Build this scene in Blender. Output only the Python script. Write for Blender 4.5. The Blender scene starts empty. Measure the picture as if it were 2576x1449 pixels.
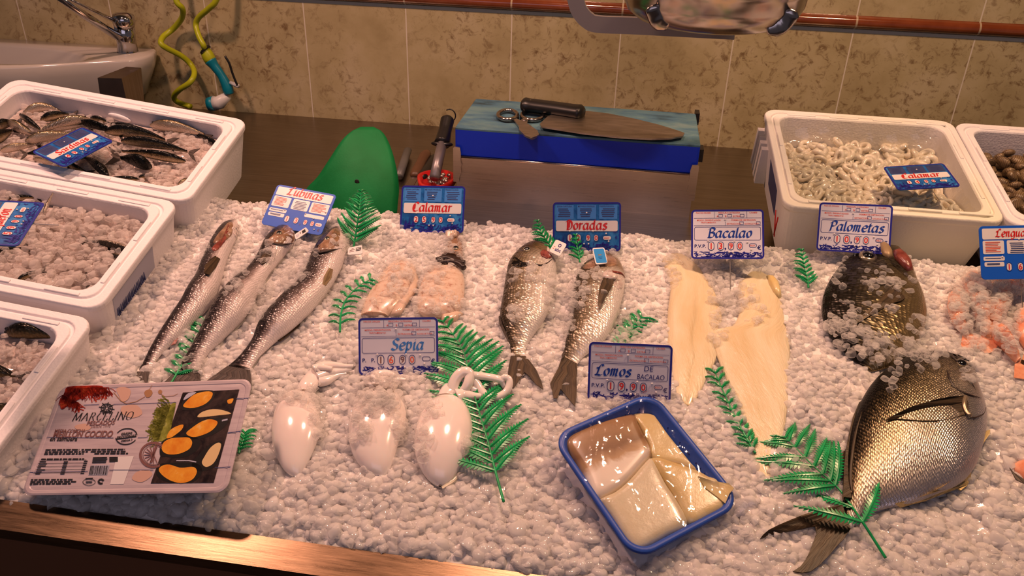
import bpy, bmesh, math, random
import numpy as np
from mathutils import Vector, Matrix
from mathutils.geometry import tessellate_polygon

# ------------------------------------------------------------------ camera, light, exposure
SC = bpy.context.scene
COL = SC.collection
W_, H_ = 2576, 1449
F_ = 2041.0
CAM = np.array([0.2875, -1.906, 0.611])
RC = np.array([[0.98781114, 0.15349303, 0.02586583],
               [0.09575479, -0.46820843, -0.87841441],
               [-0.12271989, 0.87018432, -0.47719920]])
camd = bpy.data.cameras.new('camera'); cam = bpy.data.objects.new('camera', camd); COL.objects.link(cam)
camd.sensor_fit = 'HORIZONTAL'; camd.sensor_width = 36.0; camd.lens = F_ / W_ * 36.0
camd.clip_start = 0.02; camd.clip_end = 50
cam.matrix_world = Matrix(((RC[0][0], -RC[1][0], -RC[2][0], CAM[0]), (RC[0][1], -RC[1][1], -RC[2][1], CAM[1]),
                           (RC[0][2], -RC[1][2], -RC[2][2], CAM[2]), (0, 0, 0, 1)))
SC.camera = cam
SC.view_settings.view_transform = 'Standard'; SC.view_settings.look = 'None'
SC.view_settings.exposure = 0.0; SC.view_settings.gamma = 1.0; SC.view_settings.use_curve_mapping = False

SC.cycles.max_bounces = 8; SC.cycles.diffuse_bounces = 4; SC.cycles.glossy_bounces = 3; SC.cycles.transparent_max_bounces = 12; SC.cycles.adaptive_threshold = 0.1; SC.cycles.caustics_reflective = False; SC.cycles.caustics_refractive = False

world = bpy.data.worlds.new('market_hall'); SC.world = world; world.use_nodes = True
world.node_tree.nodes['Background'].inputs[0].default_value = (0.30, 0.26, 0.31, 1)
world.node_tree.nodes['Background'].inputs[1].default_value = 0.22

def lamp(name, loc, target, size, power, col, size_y=None, spread=180):
    d = bpy.data.lights.new(name, 'AREA'); d.energy = power; d.color = col; d.size = size
    if size_y: d.shape = 'RECTANGLE'; d.size_y = size_y
    else: d.shape = 'DISK'
    d.spread = math.radians(spread)
    o = bpy.data.objects.new(name, d); COL.objects.link(o); o.location = loc
    o.rotation_euler = (Vector(target) - Vector(loc)).to_track_quat('-Z', 'Y').to_euler()
    return o
lamp('fish_lamp_pink', (-0.80, -0.78, 1.35), (-0.45, -0.90, 0), 0.14, 9.8, (1, 0.54, 0.40), spread=140)
lamp('fish_lamp_centre', (0.12, -0.75, 1.40), (0.12, -0.95, 0), 0.14, 8.0, (1, 0.56, 0.40), spread=140)
lamp('fish_lamp_gold', (0.95, -0.75, 1.35), (0.80, -0.90, 0), 0.14, 8.4, (1, 0.60, 0.35), spread=140)
lamp('hall_daylight', (0.2, -3.6, 1.7), (0.2, -0.9, 0), 2.2, 6.8, (0.86, 0.76, 1.0), size_y=1.2)

# ------------------------------------------------------------------ camera maths (pixel of the photo -> point in the room)
def ray(px, py):
    return RC.T @ np.array([(px - W_ / 2) / F_, (py - H_ / 2) / F_, 1.0])
class Frame:
    """a plane in the room with its own axes: o + x*ex + y*ey + z*n"""
    def __init__(s, o, ex, ey):
        s.o = np.array(o, float); s.ex = np.array(ex, float) / np.linalg.norm(ex)
        n = np.cross(s.ex, ey); s.n = n / np.linalg.norm(n); s.ey = np.cross(s.n, s.ex)
    def hit(s, px, py, dz=0.0):
        d = ray(px, py); t = ((s.o - CAM) @ s.n + dz) / (d @ s.n); return CAM + t * d
    def loc(s, P):
        q = np.asarray(P) - s.o; return np.stack([q @ s.ex, q @ s.ey, q @ s.n], -1)
    def wor(s, L):
        L = np.asarray(L, float); return s.o + L[..., 0:1] * s.ex + L[..., 1:2] * s.ey + L[..., 2:3] * s.n
    def mat(s, o=None):
        o = s.o if o is None else o
        return Matrix(((s.ex[0], s.ey[0], s.n[0], o[0]), (s.ex[1], s.ey[1], s.n[1], o[1]), (s.ex[2], s.ey[2], s.n[2], o[2]), (0, 0, 0, 1)))
def onz(px, py, z): d = ray(px, py); return CAM + (z - CAM[2]) / d[2] * d
def onY(px, py, Y): d = ray(px, py); return CAM + (Y - CAM[1]) / d[1] * d
def proj(P):
    c = (np.asarray(P) - CAM) @ RC.T
    return np.stack([W_ / 2 + F_ * c[..., 0] / c[..., 2], H_ / 2 + F_ * c[..., 1] / c[..., 2]], -1)
def euler_frame(yaw, pitch, roll, o):
    cz, sz, cp, sp, cr, sr = math.cos(yaw), math.sin(yaw), math.cos(pitch), math.sin(pitch), math.cos(roll), math.sin(roll)
    M = np.array([[cz, -sz, 0], [sz, cz, 0], [0, 0, 1]]) @ np.array([[1, 0, 0], [0, cp, -sp], [0, sp, cp]]) @ np.array([[cr, 0, sr], [0, 1, 0], [-sr, 0, cr]])
    return Frame(o, M[:, 0], M[:, 1])
SL = 0.23
ICE = Frame((0, -1.02, 0.0), (1, 0, 0), (0, 1, SL))      # the sloping bed of ice
def ice_z(Y): return SL * (Y + 1.02)

# ------------------------------------------------------------------ materials
MATS = {}
class Mat:
    def __init__(s, name):
        s.m = bpy.data.materials.new(name); s.m.use_nodes = True; s.t = s.m.node_tree
        s.b = s.t.nodes['Principled BSDF']; s.out = s.t.nodes['Material Output']; MATS[name] = s.m
    def n(s, typ, **kw):
        nd = s.t.nodes.new(typ)
        for k, v in kw.items():
            if k in nd.inputs.keys(): nd.inputs[k].default_value = v
            else: setattr(nd, k, v)
        return nd
    def l(s, a, ao, b, bi): s.t.links.new(a.outputs[ao], b.inputs[bi])
    def set(s, **kw):
        nm = dict(base='Base Color', rough='Roughness', metal='Metallic', sss='Subsurface Weight', sssr='Subsurface Radius', ssss='Subsurface Scale',
                  trans='Transmission Weight', ior='IOR', spec='Specular IOR Level', coat='Coat Weight', alpha='Alpha', coatr='Coat Roughness', aniso='Anisotropic')
        for k, v in kw.items():
            if k == 'base': v = (*v, 1)
            s.b.inputs[nm[k]].default_value = v
        return s
    def coord(s, which='Object', scale=None, loc=None, rot=None):
        c = s.n('ShaderNodeTexCoord'); mp = s.n('ShaderNodeMapping')
        if scale is not None: mp.inputs['Scale'].default_value = scale
        if loc is not None: mp.inputs['Location'].default_value = loc
        if rot is not None: mp.inputs['Rotation'].default_value = rot
        s.l(c, which, mp, 'Vector'); return mp
    def noise(s, vec, scale, detail=4, rough=0.55, dist=0.0):
        t = s.n('ShaderNodeTexNoise', Scale=scale, Detail=detail, Roughness=rough, Distortion=dist); s.l(vec, 0, t, 'Vector'); return t
    def ramp(s, src, out, stops, interp='LINEAR'):
        r = s.n('ShaderNodeValToRGB'); r.color_ramp.interpolation = interp; e = r.color_ramp.elements
        while len(e) > 1: e.remove(e[-1])
        e[0].position = stops[0][0]; e[0].color = (*stops[0][1], 1)
        for p, c in stops[1:]:
            q = e.new(p); q.color = (*c, 1)
        s.l(src, out, r, 'Fac'); return r
    def mix(s, fac, fo, a, ao, b, bo, blend='MIX'):
        m = s.n('ShaderNodeMix', data_type='RGBA', blend_type=blend)
        if isinstance(fac, (int, float)): m.inputs[0].default_value = fac
        else: s.l(fac, fo, m, 0)
        for src, o, i in ((a, ao, 6), (b, bo, 7)):
            if isinstance(src, tuple): m.inputs[i].default_value = (*src, 1)
            else: s.t.links.new(src.outputs[o], m.inputs[i])
        return m
    def math(s, op, a, ao, b=None, bo=None, clamp=False):
        m = s.n('ShaderNodeMath', operation=op, use_clamp=clamp)
        for src, o, i in ((a, ao, 0), (b, bo, 1)):
            if src is None: continue
            if isinstance(src, (int, float)): m.inputs[i].default_value = src
            else: s.t.links.new(src.outputs[o], m.inputs[i])
        return m
    def bump(s, src, out, strength=0.3, dist=0.002, normal=None):
        b = s.n('ShaderNodeBump', Strength=strength, Distance=dist); s.l(src, out, b, 'Height')
        if normal: s.l(normal, 'Normal', b, 'Normal')
        s.l(b, 'Normal', s.b, 'Normal'); return b
    def base(s, src, out): s.l(src, out, s.b, 'Base Color'); return s

def plain(name, base, rough=0.5, metal=0.0, **kw):
    return Mat(name).set(base=base, rough=rough, metal=metal, **kw).m

# wall tiles
m = Mat('beige_wall_tile'); m.set(rough=0.35, spec=0.3)
c = m.coord('Object')
n1 = m.noise(c, 7, 5, 0.6); n2 = m.noise(c, 46, 8, 0.74, 0.7); n3 = m.noise(c, 3.2, 2)
basec = m.ramp(n1, 'Fac', [(0.3, (0.41, 0.33, 0.165)), (0.5, (0.52, 0.435, 0.235)), (0.7, (0.61, 0.52, 0.32))])
msk = m.ramp(n2, 'Fac', [(0.51, (0, 0, 0)), (0.64, (1, 1, 1))])
msk2 = m.ramp(n3, 'Fac', [(0.34, (0, 0, 0)), (0.55, (1, 1, 1))])
mm = m.math('MULTIPLY', msk, 'Color', msk2, 'Color'); mm2 = m.math('MULTIPLY', mm, 0, 0.9)
col = m.mix(mm2, 0, basec, 'Color', (0.19, 0.115, 0.05), None)
sx = m.n('ShaderNodeSeparateXYZ'); m.l(c, 'Vector', sx, 'Vector')
fx = m.math('MULTIPLY', sx, 'X', 4.0); fx = m.math('FRACT', m.math('ADD', fx, 0, 100.5), 0); fx = m.math('ABSOLUTE', m.math('SUBTRACT', fx, 0, 0.5), 0)
g = m.math('LESS_THAN', fx, 0, 0.0055)
fz = m.math('ABSOLUTE', m.math('SUBTRACT', sx, 'Z', 0.280), 0); gz = m.math('LESS_THAN', fz, 0, 0.0035)
gg = m.math('MAXIMUM', g, 0, gz, 0)
col2 = m.mix(gg, 0, col, 2, (0.78, 0.70, 0.55), None)
m.base(col2, 2); inv = m.math('SUBTRACT', 1.0, None, gg, 0); m.bump(inv, 0, 0.5, 0.0015)

m = Mat('brown_glazed_trim'); m.set(rough=0.12, coat=0.5)
c = m.coord('Object'); n = m.noise(c, 22, 4)
r = m.ramp(n, 'Fac', [(0.3, (0.16, 0.035, 0.010)), (0.7, (0.26, 0.065, 0.020))])
sx = m.n('ShaderNodeSeparateXYZ'); m.l(c, 'Vector', sx, 'Vector')
fx = m.math('FRACT', m.math('ADD', m.math('MULTIPLY', sx, 'X', 4.0), 0, 100.5), 0); fx = m.math('ABSOLUTE', m.math('SUBTRACT', fx, 0, 0.5), 0)
g = m.math('LESS_THAN', fx, 0, 0.008)
m.base(m.mix(g, 0, r, 'Color', (0.5, 0.38, 0.24), None), 2)

def steel(name, base, rough, scale=(3, 160, 3), bumpk=0.08, var=0.25, rot=0.0):
    m = Mat(name); m.set(metal=1.0)
    c = m.coord('Object', scale=scale, rot=(0, 0, rot)); n = m.noise(c, 3, 6, 0.7); c2 = m.coord('Object'); n2 = m.noise(c2, 5, 4)
    r = m.ramp(n, 'Fac', [(0.25, tuple(x * (1 - var) for x in base)), (0.75, tuple(min(1, x * (1 + var)) for x in base))])
    d = m.mix(0.35, None, r, 'Color', m.ramp(n2, 'Fac', [(0.3, (0.5, 0.45, 0.4)), (0.7, (1, 1, 1))]), 'Color', 'MULTIPLY'); m.base(d, 2)
    rr = m.n('ShaderNodeMapRange'); m.l(n, 'Fac', rr, 'Value'); rr.inputs['To Min'].default_value = rough * 0.75; rr.inputs['To Max'].default_value = rough * 1.35
    m.l(rr, 'Result', m.b, 'Roughness'); m.bump(n, 'Fac', bumpk, 0.002); return m.m
steel('worktop_steel', (0.34, 0.28, 0.23), 0.30, (2, 60, 2), 0.05)
steel('rim_steel', (0.19, 0.125, 0.078), 0.28, (5, 70, 70), 0.10, 0.4, 0.22)
steel('brushed_steel', (0.66, 0.57, 0.51), 0.28, (3, 3, 140), 0.04, 0.12)
plain('dark_front_panel', (0.075, 0.028, 0.012), 0.5)
plain('brown_front_panel', (0.17, 0.065, 0.028), 0.45)
plain('polished_steel', (0.42, 0.37, 0.34), 0.2, 1.0)
plain('chrome', (0.55, 0.53, 0.52), 0.1, 1.0)
plain('satin_grey_steel', (0.30, 0.27, 0.28), 0.4, 0.6)
plain('white_ceramic', (0.62, 0.58, 0.52), 0.12, coat=0.3)
plain('black_hole', (0.004, 0.004, 0.004), 0.6)
plain('yellow_hose', (0.45, 0.50, 0.01), 0.35)
plain('turquoise_plastic', (0.0, 0.21, 0.30), 0.35)
plain('white_plastic', (0.72, 0.70, 0.68), 0.35)
plain('black_plastic', (0.010, 0.009, 0.009), 0.35)
plain('red_plastic', (0.50, 0.012, 0.012), 0.3)
plain('floor_grey', (0.06, 0.05, 0.045), 0.6)
plain('ceiling_white', (0.35, 0.32, 0.30), 0.9)

m = Mat('white_foam'); m.set(base=(0.84, 0.80, 0.82), rough=0.65)
c = m.coord('Object'); v = m.n('ShaderNodeTexVoronoi', Scale=260); m.l(c, 'Vector', v, 'Vector'); n = m.noise(c, 60, 4)
a = m.math('ADD', v, 'Distance', n, 'Fac'); m.bump(a, 0, 0.25, 0.0012)
m = Mat('yellowed_foam'); m.set(base=(0.84, 0.80, 0.74), rough=0.65)
c = m.coord('Object'); v = m.n('ShaderNodeTexVoronoi', Scale=260); m.l(c, 'Vector', v, 'Vector'); n = m.noise(c, 60, 4)
a = m.math('ADD', v, 'Distance', n, 'Fac'); m.bump(a, 0, 0.25, 0.0012)
n2 = m.noise(c, 3, 2); m.base(m.ramp(n2, 'Fac', [(0.4, (0.84, 0.80, 0.78)), (0.72, (0.80, 0.76, 0.55))]), 'Color')

# ice: wet translucent chips, some milky, some clear
def ice_mat(name, lo, hi, clear0, clear1, trl=0.6):
    m = Mat(name); m.set(rough=0.085, spec=0.6)
    gm = m.n('ShaderNodeNewGeometry'); r = m.ramp(gm, 'Random Per Island', [(0.0, lo), (1.0, hi)]); m.base(r, 'Color')
    c = m.coord('Object'); n = m.noise(c, 170, 3); m.bump(n, 'Fac', 0.25, 0.0012)
    tl = m.n('ShaderNodeBsdfTranslucent'); m.l(r, 'Color', tl, 'Color')
    mx = m.n('ShaderNodeMixShader'); mx.inputs[0].default_value = trl
    m.t.links.new(m.b.outputs[0], mx.inputs[1]); m.t.links.new(tl.outputs[0], mx.inputs[2]); last = mx
    if clear1 > 0:
        tp = m.n('ShaderNodeBsdfTransparent'); tp.inputs['Color'].default_value = (1, 1, 1, 1)
        fr = m.n('ShaderNodeLayerWeight', Blend=0.4); q = m.math('FRACT', m.math('MULTIPLY', gm, 'Random Per Island', 7.31), 0)
        kk = m.ramp(q, 0, [(0.0, (clear0,) * 3), (1.0, (clear1,) * 3)])
        k = m.math('MULTIPLY', m.math('SUBTRACT', 1.0, None, m.math('MULTIPLY', fr, 'Facing', 0.6), 0), 0, kk, 'Color')
        m2 = m.n('ShaderNodeMixShader'); m.l(k, 0, m2, 0)
        m.t.links.new(last.outputs[0], m2.inputs[1]); m.t.links.new(tp.outputs[0], m2.inputs[2]); last = m2
    m.t.links.new(last.outputs[0], m.out.inputs['Surface']); return m.m
ice_mat('crushed_ice', (0.92, 0.895, 0.88), (0.975, 0.96, 0.95), 0.0, 0.6); ice_mat('clear_ice', (0.86, 0.84, 0.82), (0.95, 0.93, 0.91), 0.72, 0.96)
ice_mat('melting_ice', (0.78, 0.72, 0.69), (0.92, 0.88, 0.85), 0.35, 0.9)
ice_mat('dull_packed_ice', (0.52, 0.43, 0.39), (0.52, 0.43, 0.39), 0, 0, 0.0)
ice_mat('packed_ice', (0.80, 0.76, 0.73), (0.80, 0.76, 0.73), 0, 0, 0.0)

# fish skins: UV = (metres along, metres across); UV 'st' = (0..1 along, 0 back .. 1 belly)
def fish_mat(name, ramp, scale=420, metal=0.55, rough=0.28, spark=0.5, dark=0.55, alongstops=None, stretch=1.0, streak=0.0):
    m = Mat(name); m.set(rough=rough, metal=metal)
    uv = m.n('ShaderNodeUVMap', uv_map='UVMap'); st = m.n('ShaderNodeUVMap', uv_map='st')
    mp = m.n('ShaderNodeMapping'); mp.inputs['Scale'].default_value = (stretch, 1, 1); m.l(uv, 'UV', mp, 'Vector')
    sx = m.n('ShaderNodeSeparateXYZ'); m.l(st, 'UV', sx, 'Vector')
    wob = m.noise(uv, 45, 4, 0.6); w2 = m.math('MULTIPLY', m.math('SUBTRACT', wob, 'Fac', 0.5), 0, 0.22)
    tt = m.math('ADD', sx, 'Y', w2, 0)
    r = m.ramp(tt, 0, ramp)
    v = m.n('ShaderNodeTexVoronoi', Scale=scale, Randomness=0.35); m.l(mp, 'Vector', v, 'Vector')
    edge = m.ramp(v, 'Distance', [(0.15, (1, 1, 1)), (0.55, (1 - dark,) * 3)])
    back = m.ramp(sx, 'Y', [(0.25, (1, 1, 1)), (0.75, (0.25, 0.25, 0.25))])
    colr = m.mix(back, 'Color', r, 'Color', m.mix(1.0, None, r, 'Color', edge, 'Color', 'MULTIPLY'), 2)
    last = colr
    if alongstops:
        al = m.ramp(sx, 'X', alongstops); last = m.mix(1.0, None, colr, 2, al, 'Color', 'MULTIPLY')
    m.base(last, 2)
    h = m.math('MULTIPLY', v, 'Distance', -1.0); b = m.n('ShaderNodeBump', Strength=0.55, Distance=0.0012); m.l(h, 0, b, 'Height')
    # each scale tips its own way, which makes the flanks glitter
    wn = m.n('ShaderNodeVectorMath', operation='SUBTRACT'); m.l(v, 'Color', wn, 0); wn.inputs[1].default_value = (0.5, 0.5, 0.5)
    ws = m.n('ShaderNodeVectorMath', operation='SCALE'); m.l(wn, 0, ws, 0); m.l(m.math('MULTIPLY', m.ramp(sx, 'Y', [(0.55, (1, 1, 1)), (0.8, (0.15, 0.15, 0.15))]), 'Color', spark), 0, ws, 'Scale')
    wa = m.n('ShaderNodeVectorMath', operation='ADD'); m.l(b, 'Normal', wa, 0); m.l(ws, 0, wa, 1)
    wz = m.n('ShaderNodeVectorMath', operation='NORMALIZE'); m.l(wa, 0, wz, 0); m.l(wz, 0, m.b, 'Normal')
    return m.m
fish_mat('sea_bass_skin', [(0.0, (0.020, 0.014, 0.014)), (0.44, (0.038, 0.026, 0.026)), (0.54, (0.12, 0.085, 0.08)), (0.62, (0.42, 0.33, 0.31)), (0.70, (0.80, 0.70, 0.68)), (1.0, (0.84, 0.75, 0.73))], 330, 0.1, 0.27, 0.34, 0.75)
fish_mat('sea_bream_skin', [(0.0, (0.035, 0.022, 0.012)), (0.20, (0.11, 0.078, 0.045)), (0.38, (0.30, 0.225, 0.14)), (0.56, (0.64, 0.55, 0.45)), (0.74, (0.86, 0.80, 0.74)), (1.0, (0.86, 0.80, 0.74))], 300, 0.3, 0.26, 0.42, 0.7, alongstops=[(0.0, (0.40, 0.30, 0.20)), (0.17, (0.34, 0.25, 0.16)), (0.25, (1, 1, 1))])
fish_mat('pomfret_skin', [(0.0, (0.012, 0.009, 0.006)), (0.18, (0.025, 0.017, 0.010)), (0.29, (0.14, 0.10, 0.052)), (0.42, (0.52, 0.41, 0.26)), (0.62, (0.60, 0.53, 0.46)), (0.8, (0.58, 0.55, 0.58)), (1.0, (0.60, 0.57, 0.60))], 560, 0.85, 0.30, 0.05, 1.0, stretch=0.45)
fish_mat('sardine_skin', [(0.0, (0.008, 0.009, 0.008)), (0.42, (0.02, 0.02, 0.018)), (0.54, (0.30, 0.22, 0.11)), (0.70, (0.70, 0.58, 0.46)), (1.0, (0.76, 0.66, 0.60))], 420, 0.35, 0.2, 0.35, 0.4)
fish_mat('dark_pomfret_skin', [(0.0, (0.012, 0.010, 0.008)), (0.35, (0.035, 0.028, 0.02)), (0.6, (0.16, 0.12, 0.06)), (1.0, (0.34, 0.25, 0.12))], 230, 0.7, 0.3, 0.35, 0.7)
fish_mat('sardine_skin', [(0.0, (0.008, 0.009, 0.008)), (0.46, (0.02, 0.02, 0.018)), (0.56, (0.30, 0.22, 0.11)), (0.76, (0.66, 0.54, 0.40)), (1.0, (0.72, 0.62, 0.54))], 420, 0.7, 0.2, 0.3, 0.4)
fish_mat('anchovy_skin', [(0.0, (0.03, 0.025, 0.02)), (0.4, (0.10, 0.075, 0.055)), (0.55, (0.45, 0.36, 0.28)), (1.0, (0.70, 0.62, 0.55))], 420, 0.6, 0.25, 0.3, 0.4)

def flesh(name, stops, scale, rough=0.3, sss=0.35, bumpk=0.3, bscale=120, ns=(1, 1, 1), rad=(0.012, 0.008, 0.006), coat=0.4, src='UVMap'):
    m = Mat(name); m.set(rough=rough, sss=sss, ssss=1.0, coat=coat, coatr=0.12); m.b.inputs['Subsurface Radius'].default_value = rad
    if src == 'UVMap':
        uv = m.n('ShaderNodeUVMap', uv_map='UVMap'); c = m.n('ShaderNodeMapping'); c.inputs['Scale'].default_value = ns; m.l(uv, 'UV', c, 'Vector')
    else: c = m.coord('Object', scale=ns)
    n = m.noise(c, scale, 5, 0.6, 0.3); m.base(m.ramp(n, 'Fac', stops), 'Color')
    n2 = m.noise(c, bscale, 4, 0.65); m.bump(n2, 'Fac', bumpk, 0.002); return m.m
flesh('cod_fillet_flesh', [(0.28, (0.66, 0.50, 0.27)), (0.5, (0.73, 0.61, 0.40)), (0.75, (0.79, 0.71, 0.54))], 26, 0.3, 0.3, 0.7, 150, (0.25, 1.6, 1))
flesh('cod_loin_flesh', [(0.3, (0.62, 0.44, 0.15)), (0.5, (0.66, 0.53, 0.26)), (0.72, (0.70, 0.61, 0.40))], 14, 0.3, 0.3, 0.35, 60, src='Object')
flesh('pale_loin_flesh', [(0.3, (0.60, 0.51, 0.31)), (0.6, (0.68, 0.61, 0.43))], 14, 0.3, 0.3, 0.3, 60, src='Object')
flesh('cuttlefish_flesh', [(0.3, (0.80, 0.70, 0.66)), (0.7, (0.86, 0.78, 0.73))], 9, 0.16, 0.35, 0.12, 20, coat=0.8, src='Object')
flesh('squid_flesh', [(0.30, (0.38, 0.18, 0.13)), (0.42, (0.60, 0.44, 0.34)), (0.7, (0.68, 0.55, 0.45))], 150, 0.25, 0.3, 0.2, 60)
flesh('squid_ring_flesh', [(0.3, (0.76, 0.66, 0.50)), (0.7, (0.84, 0.77, 0.64))], 30, 0.25, 0.2, 0.15, 60, src='Object')
flesh('prawn_shell', [(0.3, (0.66, 0.20, 0.10)), (0.55, (0.78, 0.36, 0.22)), (0.8, (0.84, 0.55, 0.42))], 40, 0.25, 0.2, 0.3, 80, src='Object')
flesh('red_gill', [(0.3, (0.12, 0.018, 0.014)), (0.7, (0.30, 0.075, 0.055))], 60, 0.25, 0.1, 0.4, 150, src='Object')
flesh('pale_jaw', [(0.3, (0.50, 0.40, 0.36)), (0.7, (0.66, 0.57, 0.53))], 60, 0.3, 0.1, 0.3, 90, src='Object')
flesh('brown_head', [(0.35, (0.10, 0.05, 0.03)), (0.55, (0.30, 0.17, 0.10)), (0.75, (0.50, 0.36, 0.26))], 50, 0.3, 0.05, 0.4, 120, src='Object')
m = Mat('cod_skin'); m.set(rough=0.3, coat=0.4, sss=0.1, ssss=0.005); c = m.coord('Object'); n = m.noise(c, 30, 5, 0.6, 0.6)
sx = m.n('ShaderNodeSeparateXYZ'); m.l(c, 'Vector', sx, 'Vector')
k = m.math('ADD', m.math('ADD', m.math('MULTIPLY', sx, 'Y', 14.0), 0, m.math('MULTIPLY', sx, 'X', -9.0), 0), 0, m.math('MULTIPLY', n, 'Fac', 0.5), 0); k = m.math('ADD', k, 0, 0.16)
m.base(m.ramp(k, 0, [(0.16, (0.78, 0.68, 0.55)), (0.28, (0.45, 0.28, 0.14)), (0.5, (0.22, 0.115, 0.05)), (0.8, (0.33, 0.19, 0.085))]), 'Color')

def fin_mat(name, c0, c1, metal=0.2, rays=260, alpha=1.0):
    m = Mat(name); m.set(rough=0.42, metal=metal, spec=0.3)
    uv = m.n('ShaderNodeUVMap', uv_map='UVMap'); mp = m.n('ShaderNodeMapping'); mp.inputs['Scale'].default_value = (0.06, 1, 1); m.l(uv, 'UV', mp, 'Vector')
    n = m.noise(mp, rays / 4, 4, 0.7); m.base(m.ramp(n, 'Fac', [(0.35, c0), (0.65, c1)]), 'Color'); m.bump(n, 'Fac', 0.8, 0.002)
    if alpha < 1: m.b.inputs['Alpha'].default_value = alpha
    return m.m
fin_mat('dark_fin', (0.012, 0.009, 0.008), (0.075, 0.055, 0.045))
fin_mat('brown_fin', (0.012, 0.008, 0.005), (0.085, 0.055, 0.028))
fin_mat('pale_fin', (0.16, 0.10, 0.05), (0.42, 0.30, 0.17))
fin_mat('pomfret_fin', (0.012, 0.008, 0.005), (0.07, 0.045, 0.022), 0.15)
fin_mat('gold_fin', (0.35, 0.24, 0.09), (0.70, 0.55, 0.28), 0.6)
plain('gill_plate', (0.34, 0.27, 0.18), 0.32, 0.7)
plain('eye_black', (0.004, 0.004, 0.005), 0.06, coat=0.6)
plain('eye_ring', (0.26, 0.22, 0.16), 0.2, 0.5)
plain('slit_dark', (0.018, 0.008, 0.006), 0.4)

m = Mat('green_fern_plastic'); m.set(base=(0.0, 0.19, 0.045), rough=0.28, spec=0.5, sss=0.1, ssss=0.004)
c = m.coord('Object'); n = m.noise(c, 40, 3); m.base(m.ramp(n, 'Fac', [(0.3, (0.0, 0.22, 0.055)), (0.7, (0.015, 0.40, 0.125))]), 'Color')
m = Mat('green_board_plastic'); m.set(rough=0.6, spec=0.25); c = m.coord('Object'); n = m.noise(c, 14, 4)
m.base(m.ramp(n, 'Fac', [(0.3, (0.0, 0.145, 0.032)), (0.7, (0.005, 0.20, 0.052))]), 'Color'); n2 = m.noise(c, 300, 2); m.bump(n2, 'Fac', 0.2, 0.001)
m = Mat('blue_board_side'); m.set(base=(0.0, 0.032, 0.66), rough=0.45)
m = Mat('worn_blue_board_top'); m.set(rough=0.75); c = m.coord('Object', scale=(1, 2.2, 1)); n = m.noise(c, 9, 5, 0.6, 0.4); n2 = m.noise(c, 120, 4, 0.7)
r = m.ramp(n, 'Fac', [(0.34, (0.025, 0.06, 0.08)), (0.46, (0.07, 0.18, 0.27)), (0.58, (0.12, 0.25, 0.29)), (0.75, (0.20, 0.32, 0.33))])
m.base(m.mix(0.25, None, r, 'Color', n2, 'Color', 'MULTIPLY'), 2); m.bump(n2, 'Fac', 0.5, 0.001)
m = Mat('dark_blade'); m.set(metal=1.0, rough=0.40); c = m.coord('Object', scale=(1, 3, 1)); n = m.noise(c, 30, 5)
m.base(m.ramp(n, 'Fac', [(0.3, (0.36, 0.31, 0.26)), (0.7, (0.58, 0.51, 0.45))]), 'Color')
plain('brown_wood', (0.10, 0.045, 0.02), 0.45)
plain('grey_plastic', (0.10, 0.10, 0.10), 0.4)

# signs and print
plain('sign_white', (0.66, 0.64, 0.74), 0.35, spec=0.3)
plain('sign_navy', (0.020, 0.020, 0.26), 0.35, spec=0.3)
plain('sign_royal', (0.010, 0.10, 0.56), 0.4, spec=0.25)
m = Mat('sign_sea_blue'); m.set(rough=0.35, spec=0.3); c = m.coord('Object'); n = m.noise(c, 40, 5, 0.6, 0.8)
m.base(m.ramp(n, 'Fac', [(0.34, (0.006, 0.05, 0.22)), (0.5, (0.012, 0.13, 0.42)), (0.7, (0.06, 0.27, 0.60))]), 'Color')
plain('ink_blue', (0.006, 0.045, 0.33), 0.4)
plain('ink_light_blue', (0.05, 0.22, 0.62), 0.4)
plain('ink_navy', (0.012, 0.012, 0.16), 0.4)
plain('ink_red', (0.62, 0.018, 0.018), 0.4)
plain('ink_orange_red', (0.70, 0.11, 0.05), 0.4)
plain('ink_slate', (0.035, 0.05, 0.16), 0.4)
plain('ink_black', (0.02, 0.018, 0.02), 0.4)
plain('ink_brown', (0.20, 0.09, 0.085), 0.4)
plain('token_white', (0.72, 0.68, 0.68), 0.35)
plain('paper_grey', (0.42, 0.42, 0.52), 0.7)
plain('tag_blue', (0.02, 0.24, 0.60), 0.4)

# film
def film_mat(name, tint=(0.97, 0.97, 1.0), strength=0.5, scale=40):
    m = Mat(name); c = m.coord('Object'); n = m.noise(c, scale, 3, 0.5, 0.8)
    b = m.n('ShaderNodeBump', Strength=strength, Distance=0.004); m.l(n, 'Fac', b, 'Height')
    gl = m.n('ShaderNodeBsdfGlossy', Roughness=0.06); gl.inputs['Color'].default_value = (1, 1, 1, 1); m.l(b, 'Normal', gl, 'Normal')
    tp = m.n('ShaderNodeBsdfTransparent'); tp.inputs['Color'].default_value = (*tint, 1)
    fr = m.n('ShaderNodeLayerWeight', Blend=0.5); m.l(b, 'Normal', fr, 'Normal'); k = m.math('ADD', m.math('MULTIPLY', m.math('POWER', fr, 'Facing', 2.5), 0, 0.6), 0, 0.04)
    mx = m.n('ShaderNodeMixShader'); m.l(k, 0, mx, 0); m.t.links.new(tp.outputs[0], mx.inputs[1]); m.t.links.new(gl.outputs[0], mx.inputs[2])
    m.t.links.new(mx.outputs[0], m.out.inputs['Surface']); return m.m
film_mat('clear_film', strength=0.28, scale=34); film_mat('ring_film', (0.98, 0.98, 0.97), 0.8, 30)
m = Mat('blue_foam_tray'); m.set(base=(0.022, 0.085, 0.42), rough=0.38)
m = Mat('clam_shell'); m.set(rough=0.35); c = m.coord('Object'); w = m.n('ShaderNodeTexWave', Scale=110, Distortion=2.5); m.l(c, 'Vector', w, 'Vector'); n = m.noise(c, 40, 4)
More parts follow.
